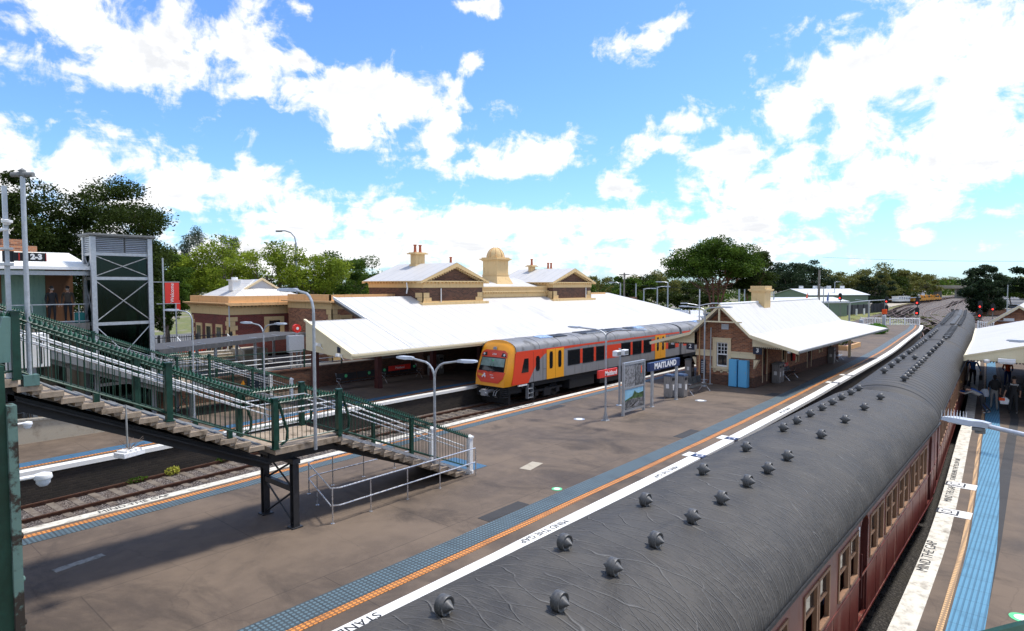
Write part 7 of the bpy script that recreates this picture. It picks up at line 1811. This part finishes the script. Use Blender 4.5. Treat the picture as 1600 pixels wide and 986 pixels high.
# behind the station
DK = 'trees behind the car park'
for i,(x,y,h,rx,rz,mt,nl,lab) in enumerate(((101.5,72,8.6,5.5,3.4,'leaf_mid',3200,'low green tree just right of the right hand pediment'),(112,72,8.3,6,3.3,'leaf_olive',3200,'olive tree between the pediment and the tall power pole'),(103.9,60.5,8.7,4.4,3.6,'leaf_mid',5200,'round bright green tree behind the lamp poles'),(112,62,8.2,5,3.5,'leaf_dark',3500,'dark tree right of the round bright tree'),(123,66,9.5,5.5,4.2,'leaf_olive',3600,'taller olive tree left of the big fig tree'),(118,55,7.5,5,3.2,'leaf_dark',3500,'low dark tree partly behind the fig tree'),(151,77,10.8,7,5,'leaf_olive',3200,'thin crowned gum tree left of the big fig tree'),(135,62,7.5,7,3.4,'leaf_dark',3000,'dark trees below the fig tree crown'),(128,50,5.6,6,2.8,'leaf_mid',2500,'low green shrubbery under the fig tree'))):
    tree('background_tree',lab,(x,y,-.5),h,(rx,rx,rz),22,nl,.34,mt,seed=40+i,group=DK,z_lo=.8)
tree('fig_tree','huge spreading fig tree with reddish trunks beyond the station roof',(103.5,43.6,.8),12.6,(6.6,7.2,4.1),74,30000,.24,'leaf_mid','bark_red',trunks=4,seed=77,z_lo=.25,shell=.55)
tree('fig_tree','darker right half of the fig tree group above the island building chimney',(108.5,39.2,.8),10.6,(4.2,4.2,3.8),34,11000,.25,'leaf_dark','bark_red',trunks=2,seed=78,z_lo=.5)
BW = 'trees beyond the railway yard'
for i,(x,y,h,rx,rz,mt,bk,lab) in enumerate(((212,68.5,14.4,8,6,'leaf_black','bark','blackish tree just right of the fig tree'),(206,62.5,14.6,7,6.3,'leaf_black','bark','tall blackish tree left of the timber power pole'),(218,60.5,15.6,7.5,6.6,'leaf_black','bark','highest blackish tree behind the timber power pole'),(225,64,13.5,8,6,'leaf_dark','bark','dark tree behind the left end of the green shed'),
    (243,60.5,13.2,8,5.6,'leaf_olive','bark_pale','olive gum with pale trunks behind the green shed, left'),(229,51,14.8,8,6.6,'leaf_olive','bark_pale','tall olive gum with pale trunks behind the middle of the green shed'),(236,45.6,13.2,8,6,'leaf_olive','bark_pale','gum with pale trunks behind the right end of the green shed'),(226,43.5,10.6,6.0,5.0,'leaf_black','bark','dark tree behind the green gable end'),(290,52.5,12.6,8,6.4,'leaf_dark','bark','rounded dark tree right of the green shed'),
    (300,49.5,10.6,8,6,'leaf_dark','bark','dark tree just left of the pale olive gums'),(335,52.5,15.2,9,7,'leaf_olive','bark_pale','pale olive gum behind the orange wagons, left'),(350,49.5,13.6,9,6.4,'leaf_olive','bark_pale','pale olive gum behind the orange wagons, right'),(420,60,12.6,10,5.6,'leaf_mid','bark','bright green tree left of the overpass'),(540,70,13,14,6,'leaf_mid','bark','rounded green tree above the overpass'),(560,62,12,15,5.5,'leaf_olive','bark','low olive tree above the overpass'),(580,50,12,16,5.5,'leaf_mid','bark','low green tree left of the big dark tree'),
    (300,12.5,11,9,5,'leaf_mid','bark','light green tree just right of the big dark tree'),(330,7,10.5,9,5,'leaf_olive','bark','olive tree at the far right edge'),(162,3.2,11,4.5,3.2,'leaf_black','bark','dark branch of a nearer tree at the far right edge'))):
    tree('background_tree',lab,(x,y,-1),h,(rx,rx,rz),26,4200 if x < 280 else 2600,.42 if x < 280 else .7,mt,bk,trunks=2 if bk == 'bark_pale' else 1,seed=60+i,group=BW,z_lo=.8 if mt in ('leaf_black','leaf_dark') else .5,wisp=False)
tree('dark_evergreen','big blackish evergreen tree beside the line at the right',(199.6,13.6,-1),12.8,(4.7,4.7,6.3),60,15000,.34,'leaf_black',seed=90,z_lo=1.0); tree('dark_evergreen','lower dark tree in front of the big evergreen',(187,12.2,-1),9.2,(3.6,3.6,4.8),34,8000,.32,'leaf_black',seed=91,z_lo=1.0)
leafmass('distant_wood','leaf_mid',[(560+rnd.uniform(-40,200),y,1+rnd.uniform(0,1.5),14,14,rnd.uniform(5,9),420) for y in np.arange(-260,420,13)],1.2,'distant low wood along the horizon','wood',kind='stuff',seed=33)
leafmass('distant_wood','leaf_dark',[(x,190+rnd.uniform(-10,40)-.1*x,1,14,14,rnd.uniform(7,11),300) for x in np.arange(-120,420,13)],1.0,'distant dark wood behind the town','wood',kind='stuff',seed=34)
leafmass('hedge','leaf_mid',[(x,62+rnd.uniform(-1,1),1.6,1.6,1.0,1.3,260) for x in np.arange(64,120,1.8)],.22,'low green hedge behind the parked cars','hedge',kind='stuff',seed=35)
# ================================================================== PEOPLE
def figure(label, loc, heading, J, shirt='c_black', trouser='c_black', forearm='skin', shoe='c_shoe', hair='hair_dark', h=1.72, hairlen=.0, child_hat=None, group=None, female=False, shoes=True, cut=None):
    """J overrides joint positions (forward, left, up) in metres for a 1.72 m person; one skinned continuous body."""
    P = dict(pel=(0,0,.94), waist=(0,0,1.08), chest=(.01,0,1.28), neck=(0,0,1.47), head0=(.02,0,1.55), head1=(.03,0,1.66),
             shL=(0,.175,1.41), elL=(-.03,.23,1.13), wrL=(.06,.24,.90), haL=(.09,.24,.82), shR=(0,-.175,1.41), elR=(-.03,-.23,1.13), wrR=(.06,-.24,.90), haR=(.09,-.24,.82),
             hiL=(0,.09,.90), knL=(.04,.10,.49), anL=(-.02,.11,.09), toL=(.15,.12,.03), hiR=(0,-.09,.90), knR=(.0,-.10,.49), anR=(-.1,-.11,.10), toR=(.07,-.12,.03))
    P.update(J); f = h/1.72
    rad = dict(pel=(.135,.105),waist=(.125,.095),chest=(.155,.11),neck=(.055,.055),head0=(.068,.075),head1=(.078,.092),shL=(.062,.062),elL=(.042,.042),wrL=(.028,.026),haL=(.030,.018),
               hiL=(.092,.095),knL=(.058,.06),anL=(.040,.042),toL=(.040,.026))
    for k in list(rad):
        if k.endswith('L'): rad[k[:-1]+'R'] = rad[k]
    names = list(P); ix = {n:i for i,n in enumerate(names)}
    E = [('pel','waist'),('waist','chest'),('chest','neck'),('neck','head0'),('head0','head1'),('chest','shL'),('shL','elL'),('elL','wrL'),('wrL','haL'),('chest','shR'),('shR','elR'),('elR','wrR'),('wrR','haR'),
         ('pel','hiL'),('hiL','knL'),('knL','anL'),('anL','toL'),('pel','hiR'),('hiR','knR'),('knR','anR'),('anR','toR')]
    me = bpy.data.meshes.new('b'); me.from_pydata([tuple(c*f for c in P[n]) for n in names], [(ix[a],ix[b]) for a,b in E], [])
    o = bpy.data.objects.new('b', me); COL.objects.link(o); sk = o.modifiers.new('s','SKIN'); sk.use_smooth_shade = True
    for i, n in enumerate(names):
        v = me.skin_vertices[0].data[i]; v.radius = (rad[n][0]*f, rad[n][1]*f); v.use_root = (n == 'pel')
    sb = o.modifiers.new('u','SUBSURF'); sb.levels = 1; sb.render_levels = 1
    bm = bpy.data.meshes.new_from_object(o.evaluated_get(bpy.context.evaluated_depsgraph_get())); bpy.data.objects.remove(o)
    seg = dict(torso=('pel','waist','chest'), )
    def lab(p):
        best = None
        for a, b in E:
            A, B = Vector(P[a])*f, Vector(P[b])*f; d = B-A; t = max(0, min(1, (p-A).dot(d)/max(d.length_squared,1e-9))); q = (p-(A+d*t)).length/ max(.02,rad[a][0])
            if best is None or q < best[0]: best = (q, a, b, t)
        _, a, b, t = best
        if b in ('waist','chest') or (a == 'chest') or b[:2] == 'sh' or b[:2] == 'el':
            if b == 'neck' and t > .7: return 3
            return 0
        if b[:2] in ('wr',): return 2
        if b[:2] in ('ha','he','ne') or a in ('neck','head0'): return 3
        if b[:2] in ('hi','kn','an'): return 1
        return 4
    for nme in (shirt, trouser, forearm, 'skin', shoe): bm.materials.append(M[nme])
    for p in bm.polygons: p.material_index = lab(p.center); p.use_smooth = True
    bm.name = 'person'
    r = bpy.data.objects.new('person', bm); COL.objects.link(r); r.location = loc; r.rotation_euler = (0,0,heading)
    tag(r, label, 'person', group); WL[r.name] = None
    hd = (Vector(P['head0'])*.35+Vector(P['head1'])*.65)*f; ax = (Vector(P['head1'])-Vector(P['head0'])).normalized()
    # hair cap, a little larger than the skull and set back
    m = MB(); n1, n2 = 9, 14; V = []
    for i in range(n1+1):
        th = math.pi*.62*i/n1
        for k in range(n2):
            ph = 2*math.pi*k/n2; s = .094*f; v = Vector((math.sin(th)*math.cos(ph)*s*1.05-.018, math.sin(th)*math.sin(ph)*s*.92, math.cos(th)*s*1.12+.012))
            if math.cos(ph) > .3 and th > 1.05: v *= .86
            V.append(v)
    q = Vector((0,0,1)).rotation_difference(ax)
    m.add([hd+q@v for v in V], [(i*n2+k, i*n2+(k+1)%n2, (i+1)*n2+(k+1)%n2, (i+1)*n2+k) for i in range(n1) for k in range(n2)]+[tuple(range(n2))])
    if hairlen: m.tube([hd+q@Vector((-.06,0,.03)), hd+q@Vector((-.11,0,-.08)), hd+q@Vector((-.10,0,-.08-hairlen))], [.06*f,.07*f,.03*f], 8)
    m.build('hair', hair, r, smooth=True)
    # ears, nose, eyes
    m = MB(); m.tube([hd+q@Vector((.075,0,.0)), hd+q@Vector((.105,0,-.022)), hd+q@Vector((.078,0,-.032))], [.010,.014,.010], 6)
    for s in (-1,1): m.obox(tuple(hd+q@Vector((-.005,s*.082,-.01))),(.035,.018,.05))
    m.build('nose_and_ears','skin',r,smooth=True)
    m = MB()
    for s in (-1,1): m.obox(tuple(hd+q@Vector((.080,s*.032,.012))),(.014,.022,.010))
    m.obox(tuple(hd+q@Vector((.082,0,-.058))),(.012,.040,.008)); m.build('eyes_and_mouth','hair_dark',r)
    # separate fingers on both hands
    m = MB()
    for s in 'LR':
        w = Vector(P['wr'+s])*f; a = Vector(P['ha'+s])*f; d = (a-w).normalized(); sd = d.cross(Vector((1,0,0))).normalized() if abs(d.x) < .9 else Vector((0,1,0)); cu = d.cross(sd)
        for k, (o_, ln) in enumerate(((-.024,.062),(-.008,.070),(.008,.066),(.023,.052))):
            b0 = a+sd*o_; m.tube([b0, b0+d*ln*.5+cu*.006, b0+d*ln*.9+cu*.022], [.0095,.0085,.006], 5)
        b0 = w+(a-w)*.5+sd*-.028; m.tube([b0, b0+d*.03+sd*-.022, b0+d*.055+sd*-.026+cu*.01], [.011,.010,.007], 5)
    m.build('fingers','skin',r,smooth=True)
    return r
def carried(name, label, cat, pts, mat, parts=None, extra=None):
    return None
walk = dict(knL=(.12,.10,.50), anL=(.10,.11,.12), toL=(.26,.12,.06), knR=(-.02,-.10,.49), anR=(-.22,-.11,.14), toR=(-.10,-.12,.03))
figure('man in a blue jumper and dark trousers walking away along platform four',(47.6,3.7,0),.05,dict(walk,elL=(-.08,.30,1.15),wrL=(-.10,.34,.90),haL=(-.10,.35,.82),elR=(-.04,-.30,1.14),wrR=(.02,-.36,.90),haR=(.03,-.37,.82)),shirt='c_mid',trouser='c_black',forearm='c_mid',h=1.80)
figure('person in an orange hi-vis vest and dark trousers under the platform four awning',(48.4,2.05,0),3.3,dict(elL=(-.02,.24,1.14),wrL=(.14,.20,1.0),haL=(.20,.17,1.0),elR=(-.02,-.24,1.14),wrR=(.14,-.20,1.0),haR=(.20,-.17,1.0)),shirt='c_orange',trouser='c_navy',forearm='c_navy',h=1.72)
# person leaning forward with both hands on the carriage
lean = dict(pel=(-.10,0,.86), waist=(.06,0,.95), chest=(.26,0,1.04), neck=(.44,0,1.14), head0=(.51,0,1.15), head1=(.62,0,1.17), shL=(.38,.17,1.08), elL=(.62,.20,.95), wrL=(.84,.20,1.02), haL=(.91,.20,1.06), shR=(.38,-.17,1.08), elR=(.62,-.18,.90), wrR=(.85,-.17,.95), haR=(.92,-.17,.98),
            hiL=(-.10,.09,.84), knL=(-.06,.10,.45), anL=(-.28,.11,.09), toL=(-.13,.12,.03), hiR=(-.10,-.09,.84), knR=(-.20,-.10,.46), anR=(-.48,-.11,.12), toR=(-.34,-.12,.03))
figure('person in a grey top and black trousers leaning against the train with both hands',(37.6,2.62,0),1.75,lean,shirt='c_grey',trouser='c_black',h=1.66,hairlen=.12)
figure('person in a bright blue jacket leaning behind the one in the grey top',(38.35,2.70,0),1.9,lean,shirt='c_blue',trouser='c_navy',forearm='c_blue',h=1.66)
p = figure('person with a black backpack and grey trousers walking away on the blue strip',(39.2,2.15,0),.1,dict(walk),shirt='c_black',trouser='c_grey',h=1.72,hairlen=.10)
p = figure('man in a black printed t-shirt and black trousers carrying bags in his left hand',(38.5,1.37,0),.15,dict(walk,elL=(-.02,.28,1.12),wrL=(.04,.33,.88),haL=(.05,.34,.80)),shirt='c_black',trouser='c_black',h=1.80)
text('Stussy',.13,(-.128,-.0,1.43),(0,-1,0),(0,0,1),'white_clean',p,extrude=.02)
# bags
t = thing('backpack','black backpack worn by the person walking on the blue tactile strip','backpack',(38.98,2.13,1.1),.1)
m = MB(); m.lathe([(.0,-.02),(.14,.0),(.18,.10),(.18,.32),(.13,.42),(.0,.45)],(-.02,0,-.02),n=12); m.v = [(v[0]*.75,v[1],v[2]) for v in m.v]; m.build('bag_body','c_black',t,smooth=True); m = MB(); m.tube([(.02,.10,.42),(.16,.11,.40),(.20,.12,.20),(.06,.12,.04)],.015,5); m.tube([(.02,-.10,.42),(.16,-.11,.40),(.20,-.12,.20),(.06,-.12,.04)],.015,5); m.build('strap','c_black',t)
t = thing('tote_bag','pale patterned bag hanging at the side of the backpack wearer','bag',(38.95,2.52,.62),.1)
m = MB(); m.lathe([(.0,0),(.16,.02),(.19,.12),(.17,.30),(.10,.40),(.0,.41)],(0,0,0),n=12); m.v = [(v[0]*.5,v[1],v[2]) for v in m.v]; m.build('bag_body','c_pale',t,smooth=True); m = MB(); m.tube([(0,-.09,.38),(0,-.04,.62),(0,.04,.62),(0,.09,.38)],.012,5); m.build('handle','c_black',t)
t = thing('carrier_bag','orange and white carrier bag held by the man in the printed t-shirt','bag',(38.55,1.72,.42),.1)
m = MB(); m.prism([(-.16,0),(.16,0),(.19,.22),(.10,.32),(-.10,.32),(-.19,.22)],'x',-.08,.08); m.v = [(v[0]*(1.0 if v[2] < .25 else .4),v[1],v[2]) for v in m.v]; m.build('bag_body','c_white',t,bevel=.02); m = MB(); m.box(-.09,.09,-.02,.22,.16,.30); m.build('orange_bag','c_orange',t,bevel=.02); m = MB(); m.tube([(0,-.05,.30),(0,0,.42),(0,.05,.30)],.008,5); m.build('handle','c_white',t)
t = thing('hand_bag','black bag carried by the man in the blue jumper','bag',(47.65,3.30,.38),.1)
m = MB(); m.box(-.20,.20,-.08,.08,0,.30); m.build('bag_body','c_black',t,bevel=.03); m = MB(); m.tube([(-.10,0,.28),(-.06,0,.46),(.06,0,.46),(.10,0,.28)],.012,5); m.build('handle','c_black',t)
# passengers
P = figure('fair haired passenger leaning out of a window of the second carriage',(38.9,3.98,-.22),-1.75,dict(chest=(.16,0,1.30),neck=(.34,0,1.40),head0=(.41,0,1.43),head1=(.49,0,1.50),shL=(.22,.17,1.34),shR=(.22,-.17,1.34),elL=(.34,.24,1.16),wrL=(.50,.16,1.14),haL=(.57,.14,1.13),elR=(.34,-.24,1.16),wrR=(.50,-.16,1.14),haR=(.57,-.14,1.13)),shirt='c_brown',trouser='c_black',hair='hair_blond',hairlen=.05)
figure('passenger in a striped pale blue shirt sitting at an open window of the nearest carriage',(11.95,3.02,-.30),1.2,dict(pel=(0,0,.80),hiL=(.05,.09,.76),knL=(.45,.10,.74),anL=(.45,.10,.36),toL=(.60,.10,.33),hiR=(.05,-.09,.76),knR=(.45,-.10,.74),anR=(.45,-.10,.36),toR=(.60,-.10,.33),waist=(0,0,.92),chest=(.02,0,1.12),neck=(.02,0,1.30),head0=(.05,0,1.37),head1=(.07,0,1.48),shL=(.0,.18,1.25),shR=(.0,-.18,1.25),elL=(-.02,.26,1.00),elR=(-.06,-.30,1.02),wrL=(.18,.22,.94),haL=(.26,.2,.93),wrR=(.10,-.36,1.14),haR=(.17,-.36,1.16)),shirt='c_shirt',trouser='c_navy',forearm='c_shirt')
figure('passenger in a dark floral top sitting beside the striped shirt passenger',(11.15,3.10,-.30),1.3,dict(pel=(0,0,.80),hiL=(.05,.09,.76),knL=(.45,.10,.74),anL=(.45,.10,.36),toL=(.60,.10,.33),hiR=(.05,-.09,.76),knR=(.45,-.10,.74),anR=(.45,-.10,.36),toR=(.60,-.10,.33),waist=(0,0,.92),chest=(.02,0,1.12),neck=(.02,0,1.30),head0=(.05,0,1.37),head1=(.07,0,1.48),shL=(.0,.18,1.25),shR=(.0,-.18,1.25),elL=(-.02,.26,1.00),elR=(-.06,-.28,1.00),wrL=(.18,.22,.94),haL=(.26,.2,.93),wrR=(.10,-.32,.94),haR=(.17,-.32,.95)),shirt='c_brown',trouser='c_black')
# two people at the concourse rail
for (x,y,hd_,c,lab) in ((7.75,33.6,-1.4,'c_black','left person in dark clothes and a pale mask at the concourse rail'),(8.38,33.7,-1.9,'c_brown','right person in dark clothes and a pale mask at the concourse rail')):
    p = figure(lab,(x,y,4.48),hd_,{},shirt=c,trouser='c_black',forearm=c,h=1.66,hairlen=.06)
    m = MB(); m.obox((.108,0,1.515),(.05,.11,.075)); m.build('mask','c_grey',p,bevel=.02)
t = thing('shopping_bag','teal bag standing at the concourse rail beside the right person','bag',(8.75,33.4,4.48)); m = MB(); m.box(8.55,8.92,33.3,33.52,4.48,4.95); m.build('bag_body','c_teal',t,bevel=.03); m = MB(); m.tube([(8.66,33.4,4.94),(8.7,33.4,5.1),(8.78,33.4,5.1),(8.82,33.4,4.94)],.01,5); m.build('handle','c_teal',t)
